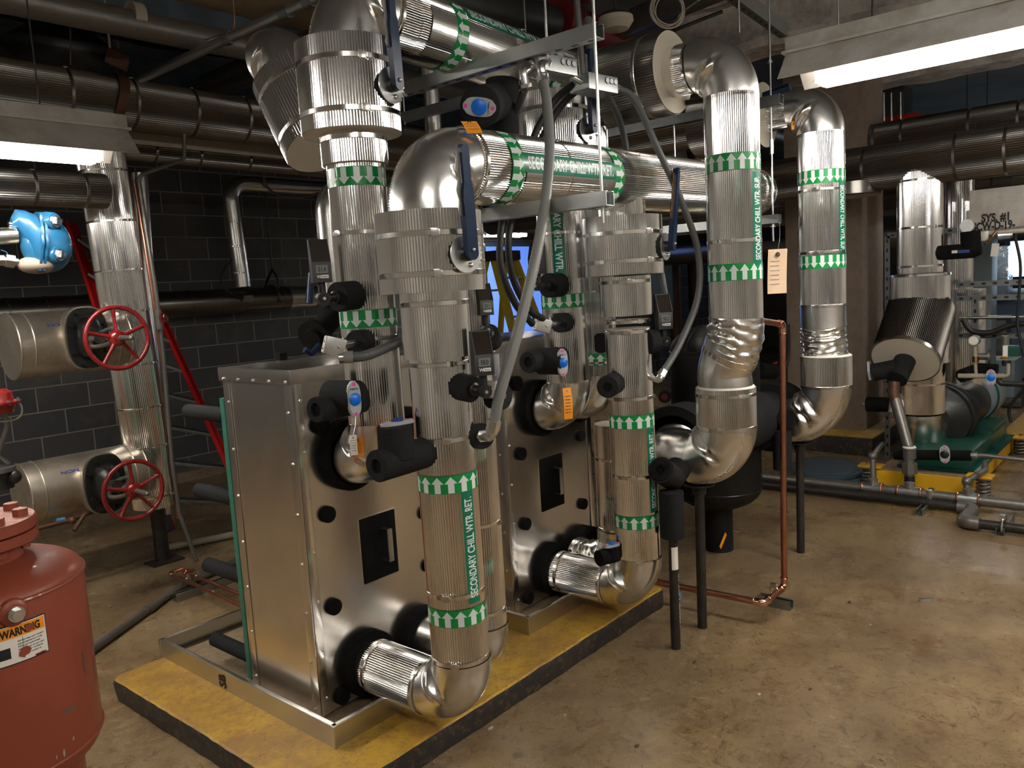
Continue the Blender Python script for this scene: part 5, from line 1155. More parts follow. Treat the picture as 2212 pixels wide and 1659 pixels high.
# ---- red control valve actuator at the left edge
t = thing('control_valve', 'control valve with red round actuator cut by the left edge', 'valve', P(0, 1060, y=1.9)); c = P(-10, 870, y=1.9)
m = MB(); m.lathe(c, U3, [(.02, -.055), (.07, -.05), (.085, -.010), (.105, -.006), (.105, .002), (.080, .006), (.072, .045), (.05, .060), (.02, .062)], 'red_wheel', 48); kid(m, 'actuator', t, 'red diaphragm actuator')
for i in range(10): a = i * .628; m = MB(); m.cyl(c + V((.095 * math.cos(a), .095 * math.sin(a), -.012)), c + V((.095 * math.cos(a), .095 * math.sin(a), .012)), .007, 'steel_pipe', 6); kid(m, 'bolt', t)
m = MB(); lo = P(-6, 1010, y=1.9); m.tube([c + V((.03, 0, -.05)), c + V((.035, 0, -.12)), lo + V((.01, 0, .06)), lo + V((.05, 0, .01))], .012, 'steel_pipe', 10); m.cyl(lo + V((0, 0, -.02)), lo, .075, 'steel_pipe', 24); m.cyl(lo + V((0, 0, -.10)), lo + V((0, 0, -.02)), .06, 'black_iron', 24); m.sphere(lo + V((.05, -.04, -.05)), .035, 'black_iron', 14); kid(m, 'body', t)
m = MB(); m.tube(catmull([P(28, 862, y=1.86), P(45, 875, y=1.85), P(46, 895, y=1.85), P(30, 907, y=1.85), P(-10, 912, y=1.86)]), .004, 'cream', 8); kid(m, 'air_tube', t)
# ---- blue steam trap
yb2 = 2.05; t = thing('steam_trap', 'bright blue cast steam trap with two square plugs under the left pipe', 'steam trap', P(85, 590, y=yb2))
S = .00237
def tp(px, py, dy=0): return P(px, py, y=yb2 + dy)
m = MB(); c = tp(100, 528); m.sphere(c, 1, 'blue_enamel', 40, (.118, .085, .140)); kid(m, 'bowl', t)
m = MB(); rows = []
for (px, py, rx, rz, dy) in ((24, 482, .022, .026, 0), (34, 474, .045, .048, 0), (52, 492, .07, .085, 0), (66, 515, .085, .125, 0), (76, 525, .088, .140, 0)):
    cc = tp(px, py, dy); rows.append([cc + V((0, 1, 0)) * rx * math.cos(a) + V((.08, 0, 1)).normalized() * rz * math.sin(a) for a in [2 * PI * i / 32 for i in range(32)]])
m.grid(rows, 'blue_enamel', cap0=True, cap1=True); m.cyl(tp(24, 484), tp(20, 484) + V((-.004, 0, 0)), .014, 'zinc', 16); kid(m, 'cover', t)
for k, (px, dy) in enumerate(((77, 0), (86, 0))):
    m = MB(); cc = tp(px, 524); F = frame(V((1, -.08, -.12)), U3); m.prism([((.100 + (.012 if i % 8 in (0, 1) else 0)) * math.cos(2 * PI * i / 48), (.152 + (.012 if i % 8 in (0, 1) else 0)) * math.sin(2 * PI * i / 48)) for i in range(48)], cc, F, .011, 'blue_enamel'); kid(m, 'flange', t)
for px, py in ((118, 478), (127, 550)):
    m = MB(); n_ = V((.45, -.88, -.1)).normalized(); cc = tp(px, py, -.075); m.lathe(cc - n_ * .05, n_, [(.046, 0), (.044, .045), (.040, .052), (.034, .053)], 'blue_enamel', 32, capa=False); pg = kid(m, 'boss', t)
    m = MB(); m.cyl(cc, cc + n_ * .012, .031, 'zinc', 8); m.box(cc + n_ * .020, (.034, .034, .022), 'zinc', frame(n_, V((.3, 0, 1))), .003); kid(m, 'square_plug', pg, 'bare metal square plug')
m = MB(); m.sphere(tp(80, 572), 1, 'cream', 24, (.092, .07, .045)); kid(m, 'lower_cup', t, 'cream lower cup')
m = MB(); m.cyl(tp(38, 566), tp(-10, 560), .020, 'zinc', 16); m.cyl(tp(30, 566), tp(10, 563), .034, 'zinc', 6); m.cyl(tp(-4, 563), tp(8, 563), .028, 'zinc', 6); m.tube(catmull([tp(2, 540), tp(14, 545), tp(18, 558), tp(10, 570), tp(0, 572)]), .002, 'blue_enamel', 6); kid(m, 'fittings', t, 'bright hexagon fittings')
m = MB(); m.cyl(tp(-30, 512), tp(34, 508), .040, 'smooth_jacket', 28); kid(m, 'inlet_pipe', t)
# ---- overhead pipes on the left
def hpipe(label, a, b, r, mm='dull_jacket', flut=True, bands=(), name='insulated_pipe', group=None, capm='dull_jacket', bw=.02):
    a, b = V(a), V(b); t = thing(name, label, 'pipe', a, group); m = MB()
    if flut: fluted(m, a, b, r, mm, pitch=.013, amp=.0022, cap=capm)
    else: m.cyl(a, b, r, mm, 40)
    kid(m, 'pipe_jacket', t)
    for u in bands: bpart(t, a.lerp(b, u), b - a, r, bw, 2.0, 'dull_band')
    return t
gp = 'pipes under the ceiling at left'
zh = P(200, 200, y=2.65).z
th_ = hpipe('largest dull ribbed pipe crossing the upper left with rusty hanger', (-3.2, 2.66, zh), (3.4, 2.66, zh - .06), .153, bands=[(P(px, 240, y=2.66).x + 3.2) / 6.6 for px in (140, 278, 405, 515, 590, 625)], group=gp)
m = MB(); hx = P(268, 200, y=2.5).x; rows = []
for i in range(17):
    a = -PI / 2 - .5 + (PI + 1.4) * i / 16 + PI; rows.append([V((hx + s * .03 + .04 * math.sin(a), 2.66 + q_ * math.cos(a), zh - .03 + q_ * math.sin(a))) for s, q_ in ((-1, .158), (1, .158), (1, .166), (-1, .166))])
m.grid(rows, 'rusty', cap0=True, cap1=True, smooth=False); m.box((hx - .02, 2.5, zh + .17), (.13, .02, .09), 'rusty', Matrix.Rotation(.3, 3, 'Y'), .004); m.cyl((hx - .03, 2.55, zh + .14), (hx - .03, 2.55, CZ), .008, 'zinc', 8); tag(m.build('pipe_hanger'), 'rusty brown strap hanger round the largest upper left pipe', 'hanger')
zl2 = P(480, 335, y=3.1).z
hpipe('thinner dull ribbed pipe running just below the largest upper left pipe', (-2.5, 3.1, zl2), (4.2, 3.1, zl2 - .03), .075, bands=[(P(px, 335, y=3.1).x + 2.5) / 6.7 for px in (330, 425, 530, 640)], group=gp)
a = P(245, 288, y=2.9); m = MB(); m.box(((a.x + 3.6) / 2 - .2, 2.9, a.z - .02), (3.6 - a.x + .6, .012, .075), 'cream', Matrix.Rotation(.004, 3, 'Y')); m.box(((a.x + 3.6) / 2 - .2, 2.93, a.z + .015), (3.6 - a.x + .6, .06, .008), 'rusty'); [m.box((x_, 2.9, (a.z + CZ) / 2), (.02, .006, CZ - a.z), 'rusty') for x_ in (.9, 2.9)]; tag(m.build('steel_angle'), 'long cream painted steel angle between the two upper left pipes', 'steel angle')
zl3 = P(120, 408, y=2.32).z
t = hpipe('ribbed pipe at left edge above the blue trap, butting against the thick riser', (-2.4, 2.32, zl3), (P(212, 410, y=2.4).x, 2.32, zl3), .093, bands=(), group=gp)
m = MB(); e = P(206, 410, y=2.32); e.z = zl3; fluted(m, V((e.x - .3, 2.32, zl3)), V((e.x + .04, 2.34, zl3)), .0935, 'dull_jacket', pitch=.013); m.sphere((e.x + .04, 2.345, zl3), .092, 'dull_jacket', 32, (.55, 1, 1)); kid(m, 'saddle_end', t)
for px in (78, 188): bpart(t, (P(px, 408, y=2.25).x, 2.32, zl3), XP, .094, .018, 2, 'dull_band')
hpipe('bare dark pipe along the very top left', (-3.5, 2.0, P(100, 20, y=2.0).z), (3.2, 2.0, P(290, 45, y=2.0).z - .01), .072, 'steel_pipe', False, group=gp)
m = MB(); a = P(292, 38, y=2.0); m.cyl(a - XP * .03, a + XP * .03, .078, 'cream', 32); tag(m.build('pipe_collar'), 'pale collar round the bare dark pipe at top left', 'collar')
px_ = P(560, 70, x=.86)
t = thing('steel_conduit', 'bare galvanized pipe with couplings slanting across the top left', 'pipe', (.86, 1, 2.7)); a = P(712, -8, x=.86); b = P(300, 165, x=.86); b = a + (b - a) * 1.0; a.z = (a.z + b.z) / 2; b.z = a.z
m = MB(); m.cyl(a, b, .026, 'galvanized', 20); kid(m, 'pipe_run', t)
for px in (618, 490, 672): q_ = P(px, 40, x=.86); m = MB(); m.cyl((.86, q_.y - .03, a.z), (.86, q_.y + .03, a.z), .033, 'dark_galvanized', 20); kid(m, 'coupling', t)
m = MB(); q0 = P(505, 0, x=.80); m.tube(catmull([P(502, -20, y=1.5), P(506, 40, y=1.55), P(498, 66, y=1.6), P(450, 84, y=1.9), P(380, 110, y=2.6)]), .004, 'copper', 8); tag(m.build('copper_tube'), 'thin copper tube clipped along the slanting galvanized pipe', 'tube')
t = thing('insulated_pipe', 'dull ribbed pipe slanting behind the top left valve drum', 'pipe', P(450, 190, x=1.6)); a = P(452, 190, x=1.75); b = P(640, 110, x=1.75); b.z = a.z = (a.z + b.z) / 2
m = MB(); fluted(m, a, b - V((0, .35, 0)), .095, 'dull_jacket', pitch=.013); kid(m, 'pipe_jacket', t)
# inclined drum behind the nearer supply valve
a, b = P(640, 178, y=.35), P(668, 300, y=.22); d_ = (b - a).normalized(); d_ = (d_ + V((.25, -.1, -.15))).normalized()
t = thing('butterfly_valve', 'tilted ribbed drum peeking out behind the topmost left valve drum', 'valve', b); m = MB(); fluted(m, a - d_ * .02, a + d_ * .30, .165, 'jacket', pitch=.0115, amp=.0021); kid(m, 'valve_jacket', t)
for s in (.05, .24): bpart(t, a + d_ * s, d_, .165, .018, 2)
m = MB(); elbow(m, a - d_ * .12, YM, d_, .12, .14, 'smooth_jacket'); kid(m, 'elbow_jacket', t)
# large dark duct bend
m = MB(); m.tube(route([P(20, 150, y=3.3), P(120, 92, y=3.3), P(215, 150, y=3.25)], .35, 12), .17, 'duct_dark', 40); m.cyl(P(150, 100, y=3.3), P(175, 20, y=3.3), .14, 'duct_dark', 32); tag(m.build('duct_bend'), 'large dark crumpled duct bend above the biggest left pipe', 'duct')
m = MB(); m.box((-.9, 4.2, 2.55), (2.2, .5, .35), 'duct_dark', None, .01); tag(m.build('duct'), 'dark duct behind the left shop light', 'duct')
rod('threaded_rod', 'thin bright rod hanging behind the dark duct bend', P(152, 0, y=2.9), P(152, 140, y=2.9))
# ---- pipe along the block wall
zw = P(500, 650, y=4.55).z; t = hpipe('long ribbed pipe running along the dark block wall', (-3.5, 4.55, zw), (P(678, 640, y=4.55).x, 4.55, zw), .115, 'dull_jacket', False, group=None)
for px in (15, 100, 193, 412, 475, 530, 612): bpart(t, (P(px, 650, y=4.5).x, 4.55, zw), XP, .116, .02, 0, 'dull_band')
m = MB(); x_e = P(618, 640, y=4.55).x; m.cyl((x_e, 4.55, zw), (x_e + .30, 4.55, zw), .118, 'smooth_jacket', 40); kid(m, 'end_sleeve', t, 'brighter smooth end sleeve')
t = thing('wall_pipe', 'slim shiny pipe dropping down the block wall from a crumpled bend', 'pipe', (2.5, 4.6, 1.9)); xv = P(507, 500, y=4.5).x; zt2 = P(500, 395, y=4.5).z
m = MB(); m.tube(route([(P(700, 385, y=4.5).x, 4.5, zt2), (xv - .02, 4.5, zt2), (xv + .03, 4.5, P(510, 620, y=4.5).z)], .16, 10), .075, 'smooth_jacket', 32); kid(m, 'pipe_jacket', t)
for py in (480, 533, 590): bpart(t, (xv, 4.5, P(505, py, y=4.5).z), U3, .076, .014)
t = thing('pipe_hanger', 'black clevis hanger holding the block wall pipe on a long thin rod', 'hanger', P(597, 600, y=4.5)); c = P(600, 640, y=4.45); m = MB(); m.torus((c.x, 4.55, zw), XP, .125, .012, 'black_iron', 36, 6, PI / 2 - 1.9, PI / 2 + 1.9); m.tube([V((c.x, 4.42, zw + .1)), V((c.x - .02, 4.40, zw + .20)), V((c.x + .0, 4.5, zw + .28)), V((c.x + .02, 4.62, zw + .20)), V((c.x, 4.66, zw + .1))], .013, 'black_iron', 8); kid(m, 'clevis', t); m = MB(); m.cyl((c.x, 4.5, zw + .27), (c.x, 4.5, CZ), .007, 'black_iron', 8); kid(m, 'rod', t)
m = MB(); m.tube(catmull([P(500, 560, y=4.4), P(482, 590, y=4.4), P(480, 615, y=4.4), P(500, 635, y=4.4), P(530, 645, y=4.4)]), .010, 'cable_black', 8); m.box(P(535, 645, y=4.4), (.09, .04, .06), 'steel_pipe'); tag(m.build('wall_cable'), 'black cable looping to a small grey sensor on the block wall pipe', 'cable')
m = MB(); m.tube(catmull([P(568, 370, y=4.4), P(575, 400, y=4.4), P(600, 420, y=4.4), P(650, 425, y=4.4), P(700, 415, y=4.4)]), .012, 'conduit_grey', 8); tag(m.build('wall_cable'), 'grey cable sagging under the upper pipes near the block wall', 'cable')
# black valve cluster seen between box and supply riser
t = thing('strainer', 'matt black angled strainer with blue lever behind the nearer supply riser', 'strainer', P(700, 730, y=1.2)); a, b = P(745, 655, y=1.3), P(683, 722, y=1.15); m = MB(); m.cyl(a, b, .062, 'grey_foam', 32); kid(m, 'body', t); d_ = (b - a).normalized(); m = MB(); m.cyl(b, b + d_ * .03, .088, 'tank_black', 32); m.cyl(b + d_ * .03, b + d_ * .06, .05, 'tank_black', 24); kid(m, 'end_flange', t)
m = MB(); m.tube([P(690, 745, y=1.1), P(672, 765, y=1.1), P(658, 755, y=1.1)], .016, 'lever_blue', 10); kid(m, 'lever', t, 'dark blue lever')
m = MB(); u_ = P(716, 640, y=1.3); m.tube(route([u_, (u_.x, 1.3, P(705, 400, y=1.3).z), (u_.x + .9, 1.3, P(705, 400, y=1.3).z)], .16, 10), .052, 'smooth_jacket', 28); m.cyl((u_.x + .88, 1.3, P(705, 400, y=1.3).z), (u_.x + .88, 1.3, CZ), .052, 'smooth_jacket', 28); kid(m, 'upper_pipe', t, 'shiny pipe rising out of the strainer')
m = MB(); m.cyl(P(668, 655, y=1.25), P(672, 590, y=1.25), .02, 'lever_blue', 12); kid(m, 'upper_lever', t, 'dark blue upright lever')

# ---- ladders
def ladder(label, f0, f1, t0, t1, col, n, rw, name='step_ladder', words=None, foot=True, group=None):
    t = thing(name, label, 'ladder', f0, group); f0, f1, t0, t1 = V(f0), V(f1), V(t0), V(t1)
    for a, b in ((f0, t0), (f1, t1)):
        d = (b - a).normalized(); s = (f1 - f0).normalized(); s = (s - d * s.dot(d)).normalized(); R = Matrix((s, d.cross(s), d)).transposed(); m = MB(); mid = (a + b) / 2; L = (b - a).length
        m.box(mid, (.006, rw, L), col, R); m.box(mid + R @ V((.012, rw / 2, 0)), (.026, .006, L), col, R); m.box(mid + R @ V((.012, -rw / 2, 0)), (.026, .006, L), col, R); r_ = kid(m, 'rail', t)
        if foot: m = MB(); m.box(a + d * .05, (.045, rw * 1.15, .13), 'foot_black', R, .004); kid(m, 'foot', r_, 'black rubber foot')
        if words and a == f0: m = MB(); FF = Matrix((d * -1, R.col[1] * 1, (d * -1).cross(R.col[1]))).transposed(); flat_text(m, words, a + d * (L * .80) - R.col[1] * .01 - R.col[0] * .006, FF, .14, .02, 'label_white', .002); kid(m, 'lettering', r_)
    for i in range(n):
        u = (i + .8) / (n + .3); a, b = f0.lerp(t0, u), f1.lerp(t1, u); d = (b - a).normalized(); m = MB(); R = frame(d, U3); m.box((a + b) / 2, (.075, .022, (b - a).length), 'dark_galvanized', R, .002); kid(m, 'step', t)
    return t
L0 = P(366, 1146, z=0); L1 = P(556, 1150, z=0); A0 = P(170, 548, y=4.35); A1 = P(330, 660, y=4.30)
A0 = P(150, 480, y=4.45); A1 = L1 + (P(352, 700, y=4.1) - L1) * 1.28
ladder('red fibreglass ladder leaning by the block wall behind the thick left riser', L0, L1, A0, A1, 'red_plain', 8, .085, words='WERNER')
yt = P(1082, 560, y=2.6); zt_l = yt.z; yl0 = P(1000, 900, y=2.2)
b_ = V((yt.x, 2.6, zt_l))
ladder('yellow step ladder front seen through the gap above the farther cabinet', (b_.x - .28, 1.95, 0), (b_.x + .34, 1.95, 0), (b_.x - .16, 2.55, zt_l), (b_.x + .12, 2.55, zt_l), 'ladder_yellow', 5, .075, group='yellow step ladder frames')
ladder('yellow rear frame of the step ladder in the gap above the farther cabinet', (b_.x - .34, 3.2, 0), (b_.x + .38, 3.2, 0), (b_.x - .14, 2.66, zt_l), (b_.x + .12, 2.66, zt_l), 'ladder_yellow', 3, .05, group='yellow step ladder frames')
m = MB(); m.box(b_ + V((-.01, .0, .03)), (.36, .20, .09), 'foot_black', None, .01); tag(m.build('ladder_top'), 'black top cap of the yellow step ladder', 'ladder top')

# ---- things on the floor at left
t = thing('floor_conduit', 'grey conduit lying on the floor behind the red tank', 'conduit', P(200, 1395, z=0)); a = P(120, 1460, z=.022); b = P(388, 1268, z=.022); c = P(560, 1190, z=.022); m = MB(); m.tube([a, b, c], .021, 'steel_pipe', 16); kid(m, 'pipe_run', t); m = MB(); q_ = a.lerp(b, .72); d_ = (b - a).normalized(); m.cyl(q_ - d_ * .04, q_ + d_ * .04, .026, 'steel_pipe', 16); kid(m, 'coupling', t)
def copper_run(label, pts, r=.011, elbs=()):
    t = thing('copper_pipe', label, 'pipe', pts[0], None); m = MB(); m.tube(route(pts, .03, 8), r, 'copper', 16); kid(m, 'pipe_run', t)
    for q_ in elbs: m = MB(); i = q_; a, b, c = V(pts[i - 1]), V(pts[i]), V(pts[i + 1]); d0 = (a - b).normalized(); d1 = (c - b).normalized(); m.tube(route([b + d0 * .045, b, b + d1 * .045], .03, 8), r * 1.22, 'bright_copper', 16); m.torus(b + d0 * .045, d0, r * 1.1, .003, 'bright_copper', 16, 6); m.torus(b + d1 * .045, d1, r * 1.1, .003, 'bright_copper', 16, 6); kid(m, 'elbow', t, 'shiny soldered elbow')
    return t
zcp = .075
copper_run('nearer of two copper pipes on the floor behind the drip tray', [P(398, 1228, z=zcp + .02), P(366, 1238, z=zcp), P(455, 1278, z=zcp), P(540, 1318, z=zcp)], elbs=(1,))
copper_run('farther of two copper pipes on the floor behind the drip tray', [P(418, 1232, z=zcp + .02), P(394, 1236, z=zcp), P(460, 1260, z=zcp), P(545, 1296, z=zcp)], elbs=(1,))
a = P(377, 1292, z=.021); channel('strut_channel', 'short galvanized strut on the floor carrying the two copper pipes', a, a + V((.62, 0, 0)), .041, .041, 'galvanized', group=None)
for px, py in ((406, 1250), (427, 1243)): c = P(px, py, z=zcp + .01); m = MB(); m.torus(c - V((0, 0, .01)), V((.1, 1, 0)), .014, .003, 'zinc', 20, 6); m.box(c + V((0, 0, .015)), (.012, .014, .022), 'zinc', None, .002); tag(m.build('pipe_clamp'), 'small bright clamp on %s copper pipe behind the tray' % ('the nearer' if px < 410 else 'the farther'), 'clamp')
m = MB(); m.cyl(P(365, 1182, z=.025), P(520, 1152, z=.025), .024, 'cream', 14); tag(m.build('floor_pipe'), 'pale pipe on the floor behind the left riser post', 'pipe')
for i, (px, py) in enumerate(((350, 1304), (395, 1305), (486, 1318), (268, 1265), (237, 1310))): c = P(px, py, z=.004); m = MB(); m.sphere(c, .008, 'cream', 6, (1.4, .8, .5)); tag(m.build('debris_crumb'), 'pale crumb of debris on the brown floor left of the tray', 'crumb', 'pale crumbs on the floor at left')
# ================================================================ right side of the room
def zbands(t, x, y, r, pys, px, w=.016):
    for py in pys: bpart(t, (x, y, P(px, py, y=y).z), U3, r, w, -2.2)
# ---- pump station
FX, FY = 4.9, -.78
zH = P(2100, 335, x=4.9).z
t = jacketed('insulated_riser', 'riser over the far pump, widening to a drum above the angled diffuser', 'pipe', None, (FX, FY, .5))
jpart(t, (FX, FY, P(1985, 590, y=FY).z), (FX, FY, zH - .05), .150); zbands(t, FX, FY, .150, (390, 492, 575), 1985)
jpart(t, (FX, FY, P(1985, 680, y=FY).z - .35), (FX, FY, P(1985, 592, y=FY).z), .200); bpart(t, (FX, FY, P(1985, 594, y=FY).z), U3, .2, .02, -2)
jpart(t, (FX + .03, FY, P(1990, 888, y=FY).z), (FX + .02, FY, P(1985, 700, y=FY).z), .162); zbands(t, FX + .03, FY, .163, (828,), 1985)
ze = P(1990, 890, y=FY).z
m = MB(); elbow(m, (FX + .03, FY, ze - .20), V((0, 0, -1)), XP, .145, .19, creases=(.5,), depth=.05); kid(m, 'elbow_jacket', t)
t = thing('suction_diffuser', 'dark ribbed cylinder tilted forward under the far riser with pale end disc', 'diffuser', (4.5, FY, .9))
a, b = P(1955, 778, x=4.55), V((FX + .02, FY, P(1985, 672, y=FY).z)); d_ = (b - a).normalized(); L_ = (b - a).length + .02
m = MB(); fluted(m, a, a + d_ * L_, .228, 'dark_jacket', pitch=.012, amp=.002); kid(m, 'jacket', t); band(a + d_ * .01, d_, .228, .03, m := MB()); kid(m, 'rim_band', t)
m = MB(); m.cyl(a - d_ * .003, a - d_ * .001, .222, 'endcap', 48); kid(m, 'end_disc', t, 'pale cloth end disc')
m = MB(); e0 = a - d_ * .0; e1 = P(1938, 815, x=4.42); m.cyl(a, e1 - (e1 - a).normalized() * -.02, .072, 'grey_foam', 28); m.cyl(P(1935, 795, x=4.45), P(1885, 805, x=4.42), .062, 'grey_foam', 28); kid(m, 'drain_cover', t, 'black foam covered outlet')
m = MB(); c = P(1881, 800, x=4.42); m.cyl(c, c + (c - P(1935, 795, x=4.45)).normalized() * .015, .075, 'handle_grey', 6); kid(m, 'cap', t, 'grey hexagon cap')
t = thing('drain_line', 'bare pipe from the tilted diffuser down past a union to the floor pipe', 'pipe', P(1965, 1060, x=4.25)); q1 = P(1932, 825, x=4.40)
m = MB(); m.tube(route([q1, P(1930, 850, x=4.38), P(1950, 920, x=4.34)], .06), .038, 'rusty', 16); kid(m, 'rusty_elbow', t)
m = MB(); m.cyl(P(1934, 862, x=4.37), P(1963, 968, x=4.27), .034, 'steel_pipe', 18); m.cyl(P(1963, 962, x=4.27), P(1965, 1050, x=4.25), .032, 'steel_pipe', 18); kid(m, 'pipe_run', t)
m = MB(); m.cyl(P(1965, 1000, x=4.26), P(1965, 1022, x=4.26), .050, 'steel_pipe', 8); m.cyl(P(1965, 970, x=4.27), P(1965, 990, x=4.27), .042, 'steel_pipe', 16); m.torus(P(1964, 966, x=4.27), U3, .034, .010, 'paper', 20, 6); kid(m, 'union', t)
m = MB(); m.cyl(P(1965, 1028, x=4.255), P(1965, 1050, x=4.25), .034, 'black_paint', 18); kid(m, 'painted_section', t)
m = MB(); a = P(1873, 873, x=4.7); b = P(1920, 874, x=4.7); m.cyl(a, b, .055, 'foam', 24); m.cyl(a - (b - a).normalized() * .03, a, .012, 'zinc', 8); m.cyl(b, P(1945, 878, x=4.75), .056, 'paper', 24); tag(m.build('gauge_port'), 'short black foam stub with torn white end left of the far pump riser', 'foam cover')
# pump
AX, AZ = -.92, .43
t = thing('pump', 'green and black pump with motor on the yellow spring mounted frame', 'pump', (5.2, AX, .25))
m = MB(); m.lathe((5.10, FY - .04, AZ - .02), XP, [(.12, 0), (.16, .02), (.25, .06), (.27, .12), (.27, .24), (.22, .30), (.12, .33)], 'black_paint', 48); m.torus((5.22, FY - .04, AZ - .02), XP, .26, .02, 'black_paint', 48, 8); kid(m, 'volute_cover', t, 'black insulated pump casing')
m = MB(); m.lathe((5.42, AX, AZ + .02), XP, [(.10, 0), (.16, .04), (.17, .08), (.17, .42), (.15, .45), (.05, .47)], 'black_iron', 40); kid(m, 'bearing_frame', t)
m = MB(); m.lathe((5.85, AX, AZ + .06), XP, [(.16, 0), (.215, .02), (.22, .06), (.22, .34), (.20, .37), (.05, .40)], 'ahu_grey', 48); m.torus((5.87, AX, AZ + .06), XP, .216, .008, 'pump_green', 48, 8); kid(m, 'motor', t, 'grey green motor with round shroud')
m = MB(); m.box((5.30, -.97, .212), (1.35, .42, .12), 'pump_green', None, .01); m.box((5.30, -.97, .150), (1.46, .52, .02), 'pump_green', None, .004); m.box((5.72, -1.0, .285), (.50, .34, .05), 'pump_green', None, .006); kid(m, 'base_plate', t, 'dark green steel base')
y0_, y1_ = P(1890, 1030, x=4.45).y, P(2085, 1050, x=4.45).y; yc_ = (y0_ + y1_) / 2 - .02; zt_ = .125
t = thing('inertia_frame', 'yellow concrete filled steel frame on springs under the far pump', 'pump frame', (5.2, yc_, .03)); w_ = abs(y1_ - y0_) + .02
m = MB(); m.box((5.28, yc_, .075), (1.66, w_, .115), 'yellow_paint', None, .004); kid(m, 'frame', t)
m = MB(); m.box((5.28, yc_, .135), (1.62, w_ - .03, .008), 'pad_bare', None, .002); kid(m, 'concrete_fill', t, 'dusty brown concrete fill')
for (x_, s) in ((4.50, 1), (4.50, -1), (6.0, 1), (6.0, -1)):
    yy = yc_ + s * (w_ / 2 + .07); m = MB(); m.box((x_, yy - s * .02, .150), (.12, .16, .016), 'yellow_paint', None, .003); m.cyl((x_, yy, .158), (x_, yy, .172), .016, 'brass', 6); br_ = kid(m, 'bracket', t)
    m = MB(); pts = [V((x_ + .038 * math.cos(a), yy + .038 * math.sin(a), .012 + .115 * a / (2 * PI * 4.5))) for a in [2 * PI * 4.5 * i / 90 for i in range(91)]]; m.tube(pts, .009, 'steel_pipe', 8); kid(m, 'spring', t, 'grey coil spring')
    m = MB(); m.box((x_, yy, .006), (.13, .11, .010), 'steel_pipe', None, .002); kid(m, 'spring_plate', t); m = MB(); m.box((x_, yy, .136), (.11, .10, .010), 'steel_pipe', None, .002); kid(m, 'spring_plate', t)
t = thing('drain_valve', 'long black foam covered pipe with grey red-dotted handle in front of the green pump base', 'valve', P(2030, 985, x=4.42)); a, b = P(1932, 982, x=4.42), P(2098, 984, x=4.42); m = MB(); m.cyl(a, b, .036, 'foam', 28); kid(m, 'pipe_cover', t)
hc = P(2041, 981, x=4.375); oval_handle(t, hc, (-1, -.1, 0), (0, .05, 1), 'black_plastic', L=.062, W=.032)
m = MB(); m.tube(route([b, P(2125, 984, x=4.42), P(2300, 1003, x=4.42)], .01), .014, 'steel_pipe', 12); m.cyl(b, P(2112, 983, x=4.42), .022, 'zinc', 8); kid(m, 'outlet_pipe', t)
# copper or steel drops to the floor header
def drop(label, pts, r=.020, mm='steel_pipe'):
    t = thing('drain_line', label, 'pipe', pts[-1]); m = MB(); m.tube(route(pts, .03), r, mm, 14); kid(m, 'pipe_run', t)
    m = MB(); b = V(pts[-2]); m.sphere(b, r * 1.55, 'steel_pipe', 12); kid(m, 'elbow', t)
drop('left drain drop from pump base down to the floor pipe', [P(1905, 960, x=4.7), P(1885, 985, x=4.27), P(1887, 1058, x=4.24)])
drop('right drain drop from pump base down to the floor pipe', [P(2128, 1000, x=4.6), P(2128, 1016, x=4.5), P(2088, 1040, x=4.24), P(2090, 1085, x=4.22)])
# floor pipes along y
z1 = .085; y_a, y_b = P(1648, 1035, z=z1).y + .3, -3.2
t = thing('floor_pipe', 'grey drain header with tees running along the floor past the yellow frame', 'pipe', (4.22, -1, 0), 'drain pipes on the floor'); xa = P(1960, 1064, z=z1).x
m = MB(); m.cyl((xa, y_a, z1), (xa, y_b, z1), .034, 'steel_pipe', 20); kid(m, 'pipe_run', t)
for px, L2 in ((1885, .06), (1965, .07), (2092, .06)): yy = P(px, 1065, x=xa).y; m = MB(); m.cyl((xa, yy - L2, z1), (xa, yy + L2, z1), .045, 'galvanized', 20); m.cyl((xa, yy, z1), (xa, yy, z1 + .07), .034, 'galvanized', 16); m.torus((xa, yy - L2, z1), YP, .042, .006, 'copper', 20, 6); m.torus((xa, yy + L2, z1), YP, .042, .006, 'copper', 20, 6); kid(m, 'tee', t)
m = MB(); yy = P(2010, 1078, x=xa).y; m.box((xa, yy, z1), (.085, .035, .085), 'zinc', None, .01); kid(m, 'clamp', t, 'bright pipe clamp')
z2 = .045; xb = P(1900, 1075, z=z2).x; ye = P(2092, 1112, z=z2).y
t = thing('floor_pipe', 'dark floor pipe in front of the grey drain header, ending in a dropped elbow', 'pipe', (xb, -1, 0), 'drain pipes on the floor'); xc_ = P(2120, 1132, z=z2).x
m = MB(); m.tube(route([(xb, y_a, z2), (xb, ye, z2), (xc_, ye, z2), (xc_, y_b, z2)], .06), .030, 'black_iron', 20); kid(m, 'pipe_run', t)
m = MB(); m.tube(route([(xb, ye + .09, z2), (xb, ye, z2), (xc_, ye, z2), (xc_, ye - .09, z2)], .06), .040, 'steel_pipe', 20); kid(m, 'elbow', t)
for px, py, lab in ((1985, 1108, 'left of the dropped elbow'), (2160, 1150, 'right of the dropped elbow')): a = P(px, py, z=.021); channel('strut_channel', 'short galvanized strut under the floor pipes ' + lab, a, a + V((.35, 0, 0)), group=None)
m = MB(); c = P(2166, 1135, z=.06); m.torus(c, YP, .038, .006, 'zinc', 24, 6); m.box(c + V((0, 0, .05)), (.02, .03, .03), 'zinc', None, .003); tag(m.build('pipe_clamp'), 'bright clamp on the floor pipe at the right edge', 'clamp')
